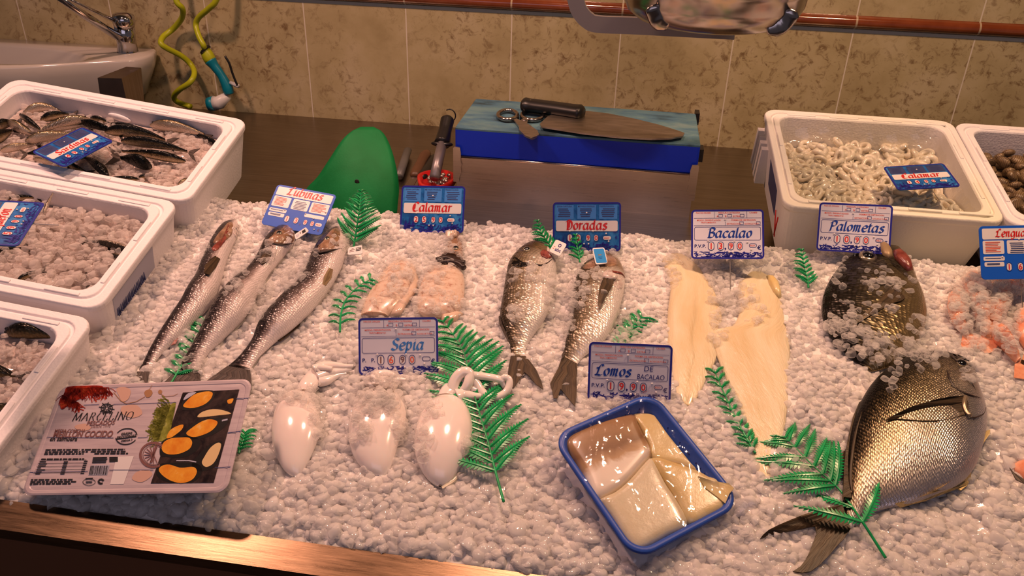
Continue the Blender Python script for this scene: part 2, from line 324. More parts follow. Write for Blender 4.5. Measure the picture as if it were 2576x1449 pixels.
m.base(m.mix(0.5, None, m.ramp(n, 'Fac', [(0.3, (0.10, 0.055, 0.025)), (0.7, (0.42, 0.29, 0.15))]), 'Color', w, 'Color', 'MULTIPLY'), 2); m.bump(w, 'Fac', 0.3, 0.001)
m = Mat('printed_lid'); m.set(rough=0.22, coat=0.6, coatr=0.08); c = m.coord('Object', scale=(6, 60, 1)); n = m.noise(c, 3, 5, 0.6, 0.4)
m.base(m.ramp(n, 'Fac', [(0.3, (0.44, 0.36, 0.40)), (0.55, (0.55, 0.46, 0.49)), (0.8, (0.60, 0.52, 0.54))]), 'Color')
m = Mat('mussel_orange'); m.set(rough=0.25, coat=0.5); c = m.coord('Object'); n = m.noise(c, 90, 4)
m.base(m.ramp(n, 'Fac', [(0.3, (0.70, 0.22, 0.02)), (0.6, (0.80, 0.36, 0.04)), (0.8, (0.82, 0.55, 0.22))]), 'Color')
plain('mussel_cream', (0.72, 0.52, 0.26), 0.25, coat=0.5)
m = Mat('mussel_dark'); m.set(rough=0.25, coat=0.5); c = m.coord('Object'); n = m.noise(c, 40, 4, 0.6, 1.5)
m.base(m.ramp(n, 'Fac', [(0.35, (0.012, 0.008, 0.010)), (0.75, (0.07, 0.045, 0.04))]), 'Color')
m = Mat('print_red_weed'); m.set(rough=0.25, coat=0.5); c = m.coord('Object'); n = m.noise(c, 120, 4)
m.base(m.ramp(n, 'Fac', [(0.35, (0.10, 0.006, 0.006)), (0.6, (0.40, 0.03, 0.012)), (0.8, (0.60, 0.12, 0.04))]), 'Color')
m = Mat('print_green_weed'); m.set(rough=0.25, coat=0.5); c = m.coord('Object'); n = m.noise(c, 120, 4)
m.base(m.ramp(n, 'Fac', [(0.35, (0.10, 0.11, 0.01)), (0.6, (0.28, 0.29, 0.05)), (0.8, (0.42, 0.42, 0.14))]), 'Color')
plain('print_peach', (0.60, 0.38, 0.30), 0.3, coat=0.5)
plain('print_tan', (0.38, 0.20, 0.10), 0.3, coat=0.5)
# ------------------------------------------------------------------ object helpers
ORG = {}
def put(o, label=None, cat=None, group=None, kind=None):
    if label: o['label'] = label
    if cat: o['category'] = cat
    if group: o['group'] = group
    if kind: o['kind'] = kind
    return o
def thing(name, loc, label, cat, group=None, frame=None):
    """an Empty at the thing's base; frame (a Frame) turns its axes"""
    o = bpy.data.objects.new(name, None); COL.objects.link(o); o.empty_display_size = 0.02
    if frame is not None: o.matrix_world = frame.mat(loc); ORG[o] = (np.array(loc, float), np.stack([frame.ex, frame.ey, frame.n], 0))
    else: o.location = loc; ORG[o] = (np.array(loc, float), np.eye(3))
    return put(o, label, cat, group)
def mk(name, v, f, mat, parent=None, world=True, smooth=True, uv=None, st=None, mats=None, fmat=None):
    """one mesh object; v in room coordinates (world=True) or in the thing's own axes"""
    v = np.asarray(v, float).reshape(-1, 3)
    me = bpy.data.meshes.new(name)
    if parent is not None and parent in ORG:
        o_, M = ORG[parent]
        if world: v = (v - o_) @ M.T
    if isinstance(f, np.ndarray):
        n = len(f); k = f.shape[1]
        me.vertices.add(len(v)); me.vertices.foreach_set('co', v.astype(np.float32).ravel())
        me.loops.add(n * k); me.loops.foreach_set('vertex_index', f.astype(np.int32).ravel())
        me.polygons.add(n); me.polygons.foreach_set('loop_start', np.arange(0, n * k, k, dtype=np.int32))
        me.update(calc_edges=True); me.validate()
    else:
        me.from_pydata([tuple(x) for x in v], [], [tuple(int(i) for i in q) for q in f]); me.validate(); me.update()
    if smooth: me.polygons.foreach_set('use_smooth', np.ones(len(me.polygons), bool))
    li = np.empty(len(me.loops), np.int32); me.loops.foreach_get('vertex_index', li)
    for nm, arr in (('UVMap', uv), ('st', st)):
        if arr is not None:
            lay = me.uv_layers.new(name=nm); lay.data.foreach_set('uv', np.asarray(arr, np.float32)[li].ravel())
    for m in (mats or [mat]): me.materials.append(MATS[m] if isinstance(m, str) else m)
    if fmat is not None: me.polygons.foreach_set('material_index', np.asarray(fmat, np.int32))
    o = bpy.data.objects.new(name, me); COL.objects.link(o)
    if parent is not None:
        o.parent = parent
        if parent in ORG: ORG[o] = ORG[parent]
    return o
def solo(name, v, f, mat, label, cat, group=None, kind=None, **kw):
    """a thing that is one mesh, its origin at its base"""
    v = np.asarray(v, float).reshape(-1, 3); c = np.array([v[:, 0].mean(), v[:, 1].mean(), v[:, 2].min()])
    o = mk(name, v - c, f, mat, None, **kw); o.location = c
    return put(o, label, cat, group, kind)
class Geo:
    def __init__(s): s.v = []; s.f = []; s.uv = []
    def add(s, v, f, uv=None):
        k = sum(len(a) for a in s.v); s.v.append(np.asarray(v, float).reshape(-1, 3)); s.f += [[i + k for i in q] for q in f]
        if uv is not None: s.uv.append(np.asarray(uv, float))
        return s
    def V(s): return np.concatenate(s.v)
    def UV(s): return np.concatenate(s.uv) if s.uv else None
    def box(s, x0, x1, y0, y1, z0, z1):
        return s.add([(x0, y0, z0), (x1, y0, z0), (x1, y1, z0), (x0, y1, z0), (x0, y0, z1), (x1, y0, z1), (x1, y1, z1), (x0, y1, z1)],
                     [(0, 3, 2, 1), (4, 5, 6, 7), (0, 1, 5, 4), (1, 2, 6, 5), (2, 3, 7, 6), (3, 0, 4, 7)])
    def tube(s, pts, r, n=10, cap=True):
        v, f = tube(pts, r, n, cap); return s.add(v, f)
def resample(p, n):
    p = np.asarray(p, float); d = np.r_[0, np.cumsum(np.linalg.norm(np.diff(p, axis=0), axis=1))]
    t = np.linspace(0, d[-1], n); return np.stack([np.interp(t, d, p[:, i]) for i in range(p.shape[1])], 1)
def smooth(p, n, closed=False):
    """Catmull-Rom through the points, n samples"""
    p = np.asarray(p, float); m = len(p)
    if closed: q = np.r_[p[-1:], p, p[:2]]; segs = m
    else: q = np.r_[2 * p[:1] - p[1:2], p, 2 * p[-1:] - p[-2:-1]]; segs = m - 1
    t = np.linspace(0, segs, n, endpoint=not closed); i = np.minimum(t.astype(int), segs - 1); u = (t - i)[:, None]
    a, b, c, d = q[i], q[i + 1], q[i + 2], q[i + 3]
    return 0.5 * (2 * b + (c - a) * u + (2 * a - 5 * b + 4 * c - d) * u ** 2 + (3 * b - a - 3 * c + d) * u ** 3)
def tube(pts, r, n=10, cap=True, flat=1.0, up=None):
    pts = np.asarray(pts, float); k = len(pts); r = np.broadcast_to(np.asarray(r, float), (k,))
    T = np.gradient(pts, axis=0); T /= np.linalg.norm(T, axis=1)[:, None] + 1e-12
    u = np.array([0, 0, 1.0]) if up is None else np.array(up, float)
    if abs(T[0] @ u) > 0.95: u = np.array([1.0, 0, 0])
    v = []; a = np.linspace(0, 2 * np.pi, n, endpoint=False)
    N = u - T[0] * (u @ T[0]); N /= np.linalg.norm(N)
    for i in range(k):
        N = N - T[i] * (N @ T[i]); N /= np.linalg.norm(N) + 1e-12; B = np.cross(T[i], N)
        v.append(pts[i] + r[i] * (np.cos(a)[:, None] * B + flat * np.sin(a)[:, None] * N))
    f = [(i * n + j, i * n + (j + 1) % n, (i + 1) * n + (j + 1) % n, (i + 1) * n + j) for i in range(k - 1) for j in range(n)]
    if cap: f += [tuple(range(n))[::-1], tuple((k - 1) * n + j for j in range(n))]
    return np.concatenate(v), f
def loft(loops, close_a=True, close_b=True):
    n = len(loops[0]); v = np.concatenate([np.asarray(l, float) for l in loops])
    f = [(i * n + j, i * n + (j + 1) % n, (i + 1) * n + (j + 1) % n, (i + 1) * n + j) for i in range(len(loops) - 1) for j in range(n)]
    if close_a: f.append(tuple(range(n))[::-1])
    if close_b: f.append(tuple((len(loops) - 1) * n + j for j in range(n)))
    return v, f
def rrect(w, d, r, k=5, cx=0, cy=0):
    o = []
    for sx, sy, a0 in ((1, 1, 0), (-1, 1, 90), (-1, -1, 180), (1, -1, 270)):
        for i in range(k + 1):
            a = math.radians(a0 + 90 * i / k); o.append((cx + sx * (w / 2 - r) + r * math.cos(a), cy + sy * (d / 2 - r) + r * math.sin(a)))
    return np.array(o)
def z3(p2, z): p2 = np.asarray(p2, float); return np.c_[p2, np.full(len(p2), z)]
def ellipsoid(c, ax, n=16, m=10):
    """ax: three vectors (half axes)"""
    v = []; f = []
    for i in range(m + 1):
        th = math.pi * i / m
        for j in range(n):
            ph = 2 * math.pi * j / n
            v.append(np.asarray(c) + math.sin(th) * math.cos(ph) * np.asarray(ax[0]) + math.sin(th) * math.sin(ph) * np.asarray(ax[1]) + math.cos(th) * np.asarray(ax[2]))
    for i in range(m):
        for j in range(n): f.append((i * n + j, i * n + (j + 1) % n, (i + 1) * n + (j + 1) % n, (i + 1) * n + j)[::-1])
    return np.array(v), f
def poly_plate(P, thick, nrm, uv=None):
    """a flat outline P (room points) given thickness along nrm (downwards)"""
    P = np.asarray(P, float); n = len(P)
    tri = tessellate_polygon([[Vector(p) for p in P]])
    top = P; bot = P - np.asarray(nrm) * thick
    a = sum((np.cross(P[t[1]] - P[t[0]], P[t[2]] - P[t[0]]) @ nrm) for t in tri)
    f = []
    for t in tri:
        g = np.cross(P[t[1]] - P[t[0]], P[t[2]] - P[t[0]]) @ nrm
        t = tuple(t) if g > 0 else tuple(t)[::-1]
        f.append(t); f.append(tuple(i + n for i in t[::-1]))
    f += [(i, i + n, (i + 1) % n + n, (i + 1) % n) for i in range(n)]
    v = np.r_[top, bot]; return v, f, (None if uv is None else np.r_[uv, uv])

# ------------------------------------------------------------------ bodies that lie on a bed: two outline curves seen in the photograph, back and belly
BODIES = []
def body(fr, dors, vent, thick=0.6, lift=0.5, n=44, m=28, dz=0.0, round_=True, profile=None, tsc=None, sm=True):
    """returns v, f, uv, st, rings.  thick: half height / half depth of the section; lift: centre height above the bed in half heights"""
    D = resample(smooth(dors, 120) if sm else dors, n); V = resample(smooth(vent, 120) if sm else vent, n)
    a_ = np.linspace(0, 2 * np.pi, m, endpoint=False); C = []; E = []; A = []; B = []
    for i in range(n):
        mid = (D[i] + V[i]) / 2; dirp = V[i] - D[i]; L = np.linalg.norm(dirp) + 1e-9; dirp = dirp / L
        z = dz
        for it in range(5):
            c = fr.hit(*mid, z); d = fr.hit(*D[i], z); v = fr.hit(*V[i], z); e = v - d; a0 = np.linalg.norm(e) / 2
            e = e / (np.linalg.norm(e) + 1e-12); b = thick * a0 * (tsc(i / (n - 1)) if tsc else 1.0); z = dz + b * lift
        a = a0; off = 0.0
        for it in range(6):
            ring = c + off * e + a * np.cos(a_)[:, None] * e + b * np.sin(a_)[:, None] * fr.n
            q = (proj(ring) - mid) @ dirp; lo, hi = q.min(), q.max()
            a *= np.clip(L / (hi - lo), 0.6, 1.3); a = max(a, a0 * 0.45); off -= (lo + hi) / 2 / L * 2 * a0 * 0.8
        C.append(c + off * e); E.append(e); A.append(a); B.append(b)
    k = np.array([1, 2, 3, 2, 1]) / 9.0
    def sm_(x):
        x = np.asarray(x, float); y = np.pad(x, ((2, 2),) + ((0, 0),) * (x.ndim - 1), mode='edge')
        return sum(k[j] * y[j:j + len(x)] for j in range(5))
    C, E, A, B = sm_(C), sm_(E), sm_(A), sm_(B)
    v = []; uv = []; st = []; s = np.r_[0, np.cumsum(np.linalg.norm(np.diff(C, axis=0), axis=1))]
    for i in range(n):
        cs, sn = -np.cos(a_), np.sin(a_)
        h = sn * (profile((1 + cs) / 2, i / (n - 1)) if profile else 1.0)
        h = np.where(sn < 0, sn * 0.75, h)
        v.append(C[i] + A[i] * cs[:, None] * E[i] + B[i] * h[:, None] * fr.n)
        arc = np.where(a_ <= np.pi, a_ / np.pi, 2 - a_ / np.pi)
        uv.append(np.c_[np.full(m, s[i]), arc * (A[i] + B[i]) * 1.5]); st.append(np.c_[np.full(m, i / (n - 1)), arc])
    f = [(i * m + j, (i + 1) * m + j, (i + 1) * m + (j + 1) % m, i * m + (j + 1) % m)[::-1] for i in range(n - 1) for j in range(m)]
    v = np.concatenate(v); uv = np.concatenate(uv); st = np.concatenate(st)
    for i0, fl in ((0, 1), (n - 1, 0)):
        tip = v[i0 * m:(i0 + 1) * m].mean(0); v = np.r_[v, [tip]]; uv = np.r_[uv, [uv[i0 * m + m // 4]]]; st = np.r_[st, [[i0 / (n - 1), 0.5]]]
        t = len(v) - 1
        f += [((i0 * m + j, i0 * m + (j + 1) % m, t) if fl else (i0 * m + (j + 1) % m, i0 * m + j, t)) for j in range(m)]
    BODIES.append(v[:-2].reshape(n, m, 3)[:, :m // 2 + 1].reshape(-1, 3))
    return dict(v=v, f=f, uv=uv, st=st, C=C, E=E, A=A, B=B, n=n, m=m, fr=fr)
def on_body(bd, s, t, h=0.0):
    """a point on the upper surface: s along 0..1, t 0 back .. 1 belly, raised h"""
    x = s * (bd['n'] - 1); i = min(int(x), bd['n'] - 2); u = x - i; th = math.pi * t
    L = lambda a: a[i] * (1 - u) + a[i + 1] * u
    return L(bd['C']) - L(bd['A']) * math.cos(th) * L(bd['E']) + (L(bd['B']) * math.sin(th) + h) * bd['fr'].n
def surf_px(bd, px, py, h=0.0):
    """the point of the body's upper surface that the photo shows at px, py"""
    v = bd['v'][:-2].reshape(bd['n'], bd['m'], 3)[:, :bd['m'] // 2 + 1]
    q = proj(v) - np.array([px, py]); d = np.linalg.norm(q, axis=-1); i, j = np.unravel_index(np.argmin(d), d.shape)
    P = v[i, j]; t = (P - CAM) @ bd['fr'].n / (ray(px, py) @ bd['fr'].n)
    return CAM + ray(px, py) * t + h * bd['fr'].n
def fin(name, pts, root, mat, parent, nrm, thick=0.0012, wave=0.0):
    """pts: room points of the outline; root: the point the rays fan out from"""
    P = np.asarray(pts, float); root = np.asarray(root, float); d = P - root; r = np.linalg.norm(d, axis=1)
    ax = (P.mean(0) - root); ax /= np.linalg.norm(ax); sd = np.cross(nrm, ax); sd /= np.linalg.norm(sd)
    ang = np.arctan2(d @ sd, d @ ax + 0.02); uv = np.c_[r, ang * 0.12]
    v, f, u2 = poly_plate(P, thick, nrm, uv)
    return mk(name, v, f, mat, parent, uv=u2, smooth=False)
def dense(pts, n, jag=0.0, seed=0, closed=True):
    q = resample(np.r_[pts, pts[:1]] if closed else pts, n)
    if closed: q = q[:-1]
    if jag: q = q + np.random.default_rng(seed).normal(0, jag, q.shape)
    return q
def pillow(P, thick, nrm, K=6, p=2.6, under=0.35):
    """a soft slab: star-shaped outline P domed along nrm"""
    P = np.asarray(P, float); c = P.mean(0); loops = []
    for k in range(K):
        u = k / (K - 1) * 0.92; loops.append(c + (P - c) * (1 - u) + nrm * thick * (1 - (1 - u) ** p) ** 0.5)
    v, f = loft([c + (P - c) * 0.9 - nrm * thick * under] + loops)
    return v, f

# ------------------------------------------------------------------ lettering
_tc = {}
def text2d(s, size=1.0, bold=0.0):
    """built-in sans lettering as flat geometry; capital height about 0.7*size"""
    key = (s, bold)
    if key not in _tc:
        cu = bpy.data.curves.new('t', 'FONT'); cu.body = s; cu.size = 1; cu.fill_mode = 'FRONT'; cu.resolution_u = 3; cu.offset = bold
        o = bpy.data.objects.new('t', cu); COL.objects.link(o); bpy.context.view_layer.update()
        me = bpy.data.meshes.new_from_object(o.evaluated_get(bpy.context.evaluated_depsgraph_get()))
        v = np.array([x.co[:2] for x in me.vertices]).reshape(-1, 2); f = [tuple(q.vertices) for q in me.polygons]
        bpy.data.objects.remove(o); bpy.data.curves.remove(cu); bpy.data.meshes.remove(me)
        if len(v): v[:, 0] -= v[:, 0].min()
        _tc[key] = (v, f)
    v, f = _tc[key]; return v * size, f
GL = dict(
 a=(1.0, [[(.75,.9),(.4,1),(.12,.65),(.1,.25),(.3,0),(.55,.15),(.75,.5)], [(.8,1),(.72,.3),(.8,.02),(.95,.12)]]),
 b=(.85, [[(.15,1.5),(.12,.2),(.35,0),(.65,.2),(.75,.6),(.6,.95),(.35,.9),(.15,.65)]]),
 c=(.8, [[(.75,.8),(.5,1),(.2,.8),(.1,.4),(.25,.05),(.5,0),(.75,.2)]]),
 d=(1.0, [[(.7,.9),(.4,1),(.12,.65),(.1,.25),(.3,0),(.55,.1),(.72,.4)], [(.78,1.5),(.7,.3),(.78,.02),(.92,.1)]]),
 e=(.8, [[(.15,.5),(.7,.6),(.65,.9),(.4,1),(.15,.75),(.1,.35),(.3,.03),(.55,.02),(.75,.2)]]),
 g=(.95, [[(.7,.9),(.4,1),(.12,.65),(.1,.25),(.3,0),(.55,.15),(.72,.5)], [(.78,1),(.72,-.2),(.5,-.5),(.15,-.4)]]),
 i=(.5, [[(.12,.85),(.25,1),(.22,.2),(.35,0),(.48,.12)], [(.25,1.32),(.33,1.4)]]),
 l=(.42, [[(.15,1.5),(.12,.25),(.25,0),(.42,.12)]]),
 m=(1.2, [[(.05,.85),(.17,1),(.13,0)], [(.15,.7),(.4,1),(.52,.85),(.48,0)], [(.5,.7),(.75,1),(.88,.85),(.83,.2),(.93,0),(1.05,.12)]]),
 n=(.9, [[(.05,.85),(.17,1),(.13,0)], [(.15,.7),(.45,1),(.6,.85),(.55,.2),(.66,0),(.8,.12)]]),
 o=(.85, [[(.45,1),(.15,.8),(.1,.4),(.3,.02),(.6,.15),(.72,.55),(.62,.9),(.42,1)]]),
 p=(.85, [[(.1,.9),(.2,1),(.12,-.5)], [(.17,.7),(.45,1),(.7,.8),(.7,.3),(.45,0),(.2,.15)]]),
 q=(.95, [[(.7,.9),(.4,1),(.12,.65),(.1,.25),(.3,0),(.55,.15),(.72,.5)], [(.78,1),(.72,-.5)]]),
 r=(.62, [[(.05,.85),(.18,1),(.13,0)], [(.16,.7),(.35,.95),(.58,.92)]]),
 s=(.78, [[(.65,.85),(.4,1),(.15,.8),(.35,.55),(.6,.35),(.5,.05),(.25,0),(.05,.15)]]),
 t=(.55, [[(.25,1.35),(.2,.2),(.35,0),(.5,.1)], [(.02,.95),(.5,1)]]),
 u=(.95, [[(.05,.88),(.17,1),(.13,.25),(.3,0),(.55,.2),(.65,.5)], [(.7,1),(.63,.2),(.75,0),(.88,.12)]]),
 L=(1.1, [[(.02,.12),(.25,.12),(.36,.7),(.5,1.35),(.75,1.55),(.95,1.35)], [(.1,.02),(.4,.08),(.7,0),(1.0,.12)], [(.1,1.1),(.45,.95)]]),
 C=(1.1, [[(1.0,1.3),(.75,1.52),(.35,1.35),(.12,.8),(.2,.25),(.5,0),(.95,.2)], [(.4,1.2),(.38,.4)]]),
 D=(1.2, [[(.32,1.45),(.35,0)], [(0,1.2),(.4,1.5),(.9,1.25),(1.05,.65),(.8,.1),(.25,.0)], [(.6,1.3),(.6,.3)]]),
 B=(1.05, [[(.25,1.4),(.2,0)], [(0,1.3),(.4,1.5),(.85,1.35),(.75,.95),(.3,.8)], [(.3,.8),(.85,.7),(.92,.3),(.6,0),(.05,.05)]]),
 P=(1.0, [[(.28,1.35),(.2,0),(.1,-.1)], [(0,1.15),(.4,1.5),(.85,1.4),(.88,.95),(.55,.68),(.25,.72)]]),
 S=(1.0, [[(.9,1.3),(.55,1.5),(.2,1.25),(.35,.85),(.75,.6),(.8,.2),(.45,0),(.05,.2)]]))
GL['ó'] = (.85, GL['o'][1] + [[(.38,1.2),(.6,1.5)]])
ROM = dict(
 M=(1.18, [[(.06,0),(.14,1),(.56,.08),(.95,1),(1.05,0)], [(0,0),(.2,0)], [(.9,0),(1.16,0)], [(.0,1),(.2,1)], [(.92,1),(1.12,1)]]),
 A=(1.0, [[(.08,0),(.45,1),(.9,0)], [(.22,.34),(.7,.34)], [(0,0),(.2,0)], [(.76,0),(1,0)]]),
 R=(.95, [[(.16,0),(.16,1)], [(.05,1),(.5,1),(.68,.77),(.5,.52),(.16,.5)], [(.42,.5),(.8,0),(.92,0)], [(.04,0),(.3,0)]]),
 C=(.9, [[(.82,.78),(.6,.99),(.3,.93),(.08,.5),(.3,.06),(.6,.01),(.82,.22)], [(.82,.98),(.82,.72)]]),
 E=(.8, [[(.16,0),(.16,1)], [(.05,1),(.68,1),(.7,.8)], [(.16,.52),(.52,.52)], [(.05,0),(.7,0),(.74,.22)]]),
 L=(.78, [[(.16,0),(.16,1)], [(.05,1),(.28,1)], [(.05,0),(.68,0),(.72,.25)]]),
 I=(.4, [[(.18,0),(.18,1)], [(.05,1),(.32,1)], [(.05,0),(.32,0)]]),
 N=(1.05, [[(.15,0),(.15,1),(.88,.0),(.88,1)], [(.04,0),(.28,0)], [(.0,1),(.2,1)], [(.76,1),(1.0,1)]]),
 O=(1.0, [[(.5,1),(.2,.9),(.07,.5),(.2,.1),(.5,0),(.8,.1),(.93,.5),(.8,.9),(.5,1)]]))
def pen(word, h, nib=0.13, ang=40, slant=0.12, font=GL, curve=True, gap=0.06, thin=0.035):
    """broad-nib pen lettering, x-height h; returns flat geometry starting at x=0"""
    v = []; f = []; x0 = 0.0; nv = np.array([math.cos(math.radians(ang)), math.sin(math.radians(ang))])
    for ch in word:
        if ch == ' ': x0 += 0.5; continue
        w, strokes = font[ch]
        for s in strokes:
            p = np.array(s, float); p = (smooth(p, 4 * len(p)) if (curve and len(p) > 2) else resample(p, max(2, 2 * len(p) - 1)) if curve else p)
            for k in ((nv * nib, np.array([-nv[1], nv[0]]) * thin)):
                for a, b in zip(p[:-1], p[1:]):
                    i = len(v); v += [a - k + (x0, 0), b - k + (x0, 0), b + k + (x0, 0), a + k + (x0, 0)]
                    cr = (b - a)[0] * k[1] - (b - a)[1] * k[0]
                    f.append((i, i + 1, i + 2, i + 3) if cr > 0 else (i, i + 3, i + 2, i + 1))
        x0 += w + gap
    v = np.array(v); v[:, 0] += v[:, 1] * slant
    return v * h, f
def flat(v2, f, x, y, z, geo):
    """place flat lettering on a face seen along +z"""
    v2 = np.asarray(v2, float)
    if len(v2): geo.add(np.c_[v2[:, 0] + x, v2[:, 1] + y, np.full(len(v2), z)], f)
def rect2(x0, y0, x1, y1): return np.array([(x0, y0), (x1, y0), (x1, y1), (x0, y1)]), [(0, 1, 2, 3)]
def frame2(x0, y0, x1, y1, w):
    v = [(x0, y0), (x1, y0), (x1, y1), (x0, y1), (x0 + w, y0 + w), (x1 - w, y0 + w), (x1 - w, y1 - w), (x0 + w, y1 - w)]
    return np.array(v), [(0, 1, 5, 4), (1, 2, 6, 5), (2, 3, 7, 6), (3, 0, 4, 7)]
def rring2(w, d, r, t, cx=0, cy=0):
    a = rrect(w, d, r, 5, cx, cy); b = rrect(w - 2 * t, d - 2 * t, max(r - t, 0.0003), 5, cx, cy); n = len(a)
    return np.r_[a, b], [(i, (i + 1) % n, n + (i + 1) % n, n + i) for i in range(n)]
# ------------------------------------------------------------------ the setting
def slab(name, x0, x1, y0, y1, z0, z1, mat, parent=None):
    g = Geo().box(x0, x1, y0, y1, z0, z1); return mk(name, g.V(), g.f, mat, parent, smooth=False)
put(slab('wall_back', -3, 3.2, 0, 0.12, -0.9, 2.2, 'beige_wall_tile'), kind='structure')
put(slab('floor', -3, 3.2, -4.5, 0, -0.95, -0.9, 'floor_grey'), kind='structure')
put(slab('ceiling', -3, 3.2, -4.5, 0.0, 2.2, 2.25, 'ceiling_white'), kind='structure')
prof = [(-0.001, 0.2845)] + [(-0.0135 * math.sin(a), 0.2985 - 0.0135 * math.cos(a)) for a in np.linspace(0.05, math.pi - 0.05, 12)] + [(-0.001, 0.3125)]
v = []; f = []
for X in (-3, 3.2): v += [(X, y, z) for y, z in prof]
k = len(prof); f = [(i, i + 1, k + i + 1, k + i) for i in range(k - 1)] + [(0, k, 2 * k - 1, k - 1)]
put(mk('trim_1', v, f, 'brown_glazed_trim'), kind='structure')

ctr = thing('display_counter', (0.3, -0.7, -0.9), 'stainless steel fish counter with a flat worktop behind and a sloping front', 'counter')
slab('worktop', -2.4, 2.6, -0.745, -0.001, -0.03, 0.0, 'worktop_steel', ctr)
def slope_slab(name, Y0, Y1, d0, d1, mat, x0=-2.4, x1=2.6):
    g = Geo(); z = lambda Y, d: ice_z(Y) + d
    g.add([(x0, Y0, z(Y0, d0)), (x1, Y0, z(Y0, d0)), (x1, Y1, z(Y1, d0)), (x0, Y1, z(Y1, d0)),
           (x0, Y0, z(Y0, d1)), (x1, Y0, z(Y0, d1)), (x1, Y1, z(Y1, d1)), (x0, Y1, z(Y1, d1))],
          [(0, 3, 2, 1), (4, 5, 6, 7), (0, 1, 5, 4), (1, 2, 6, 5), (2, 3, 7, 6), (3, 0, 4, 7)])
    return mk(name, g.V(), g.f, mat, ctr, smooth=False)
slope_slab('sloping_tray', -1.3, -0.745, -0.105, -0.085, 'worktop_steel')
slope_slab('front_rim', -1.3325, -1.2975, -0.014, 0.0, 'rim_steel')
slab('front_panel', -2.4, 2.6, -1.327, -1.30, -0.9, ice_z(-1.33) - 0.012, 'brown_front_panel', ctr)
slab('back_panel', -2.4, 2.6, -0.75, -0.72, -0.9, -0.03, 'dark_front_panel', ctr)

# ------------------------------------------------------------------ hand basin and tap
bz = 0.148
snk = thing('hand_basin', (-1.16, -0.12, bz - 0.14), 'white ceramic hand basin on the tiled wall at the top left', 'basin')
pl = np.array([(-1.62, -0.004), (-1.40, -0.004), (-1.15, -0.004), (-0.92, -0.004), (-0.885, -0.02), (-0.87, -0.06), (-0.875, -0.105), (-0.90, -0.135), (-0.97, -0.175), (-1.06, -0.235), (-1.16, -0.28), (-1.30, -0.30), (-1.45, -0.29), (-1.58, -0.22), (-1.64, -0.12)])
out = smooth(pl, 60, True); cen = np.array([-1.25, -0.13])
inn = np.array([(cen[0] + 0.0 + 0.285 * math.cos(a) * (1 if math.cos(a) < 0 else 0.92), -0.155 + 0.092 * math.sin(a)) for a in np.linspace(0, 2 * math.pi, 60, endpoint=False)])
# line the inner oval up with the outline
ao = np.arctan2(out[:, 1] - cen[1], out[:, 0] - cen[0]); k0 = int(np.argmin(abs(ao))); out = np.roll(out, -k0, 0)
if (np.cross(out[1] - cen, out[5] - cen) < 0): out = np.roll(out[::-1], 1, 0)
sc = lambda s, c=cen: c + (out - c) * s
loops = [z3(sc(0.72), bz - 0.14), z3(sc(0.9), bz - 0.10), z3(sc(0.985), bz - 0.03), z3(out, bz - 0.006), z3(sc(0.985), bz)]
ic = np.array([-1.25, -0.155]); isc = lambda s: ic + (inn - ic) * s
loops += [z3(isc(1.02), bz), z3(isc(0.97), bz - 0.006), z3(isc(0.88), bz - 0.045), z3(isc(0.7), bz - 0.085), z3(isc(0.3), bz - 0.10)]
v, f = loft(loops); mk('bowl', v, f, 'white_ceramic', snk)
oc = onY(228, 139, -0.085); g = Geo().box(oc[0] - .016, oc[0] + .016, -0.092, -0.070, oc[2] - .005, oc[2] + .005); mk('overflow_slot', g.V(), g.f, 'black_hole', snk, smooth=False)
tp = thing('mixer_tap', (-0.955, -0.05, bz), 'chrome mixer tap with a long lever on the corner of the basin', 'tap')
tb = onY(322, 132, -0.055); tt = onY(312, 62, -0.075)
g = Geo().tube([tb + (0, 0, -0.004), tb + (0, 0, 0.006), tb * 0.6 + tt * 0.4, tt], [0.026, 0.024, 0.022, 0.0235], 20); mk('body', g.V(), g.f, 'chrome', tp)
t1 = onY(310, 40, -0.08)
g = Geo().tube([tt, tt * 0.5 + t1 * 0.5, t1, t1 + (0, 0, 0.006)], [0.0245, 0.026, 0.024, 0.012], 20); mk('cap', g.V(), g.f, 'chrome', tp)
s0 = onY(296, 92, -0.09); s1 = onY(215, 40, -0.17); s2 = onY(140, -12, -0.24)
g = Geo(); v, f = tube([s0, s1, s2], [0.015, 0.013, 0.010], 14, flat=0.6); g.add(v, f); mk('spout', g.V(), g.f, 'chrome', tp)
l0 = onY(300, 58, -0.085); l1 = onY(220, 20, -0.15); l2 = onY(135, -22, -0.2)
g = Geo(); v, f = tube([l0, l1, l2], [0.010, 0.0075, 0.006], 12, flat=0.5); g.add(v, f); mk('lever', g.V(), g.f, 'chrome', tp)
b0 = onY(285, 188, -0.33)
g = Geo(); x0, x1 = onY(248, 232, -0.33)[0], onY(326, 240, -0.33)[0]
g.add([(x0, -0.34, 0), (x1, -0.34, 0), (x1, -0.30, 0), (x0 + 0.01, -0.30, 0), (x0 + 0.012, -0.34, b0[2] - .006), (x1 - 0.004, -0.34, b0[2] - .004), (x1 - 0.006, -0.26, b0[2]), (x0 + 0.03, -0.26, b0[2])],
      [(0, 3, 2, 1), (4, 5, 6, 7), (0, 1, 5, 4), (1, 2, 6, 5), (2, 3, 7, 6), (3, 0, 4, 7)])
solo('steel_bracket', g.V(), g.f, 'worktop_steel', 'dark steel block standing below the basin behind the foam box', 'bracket', smooth=False)

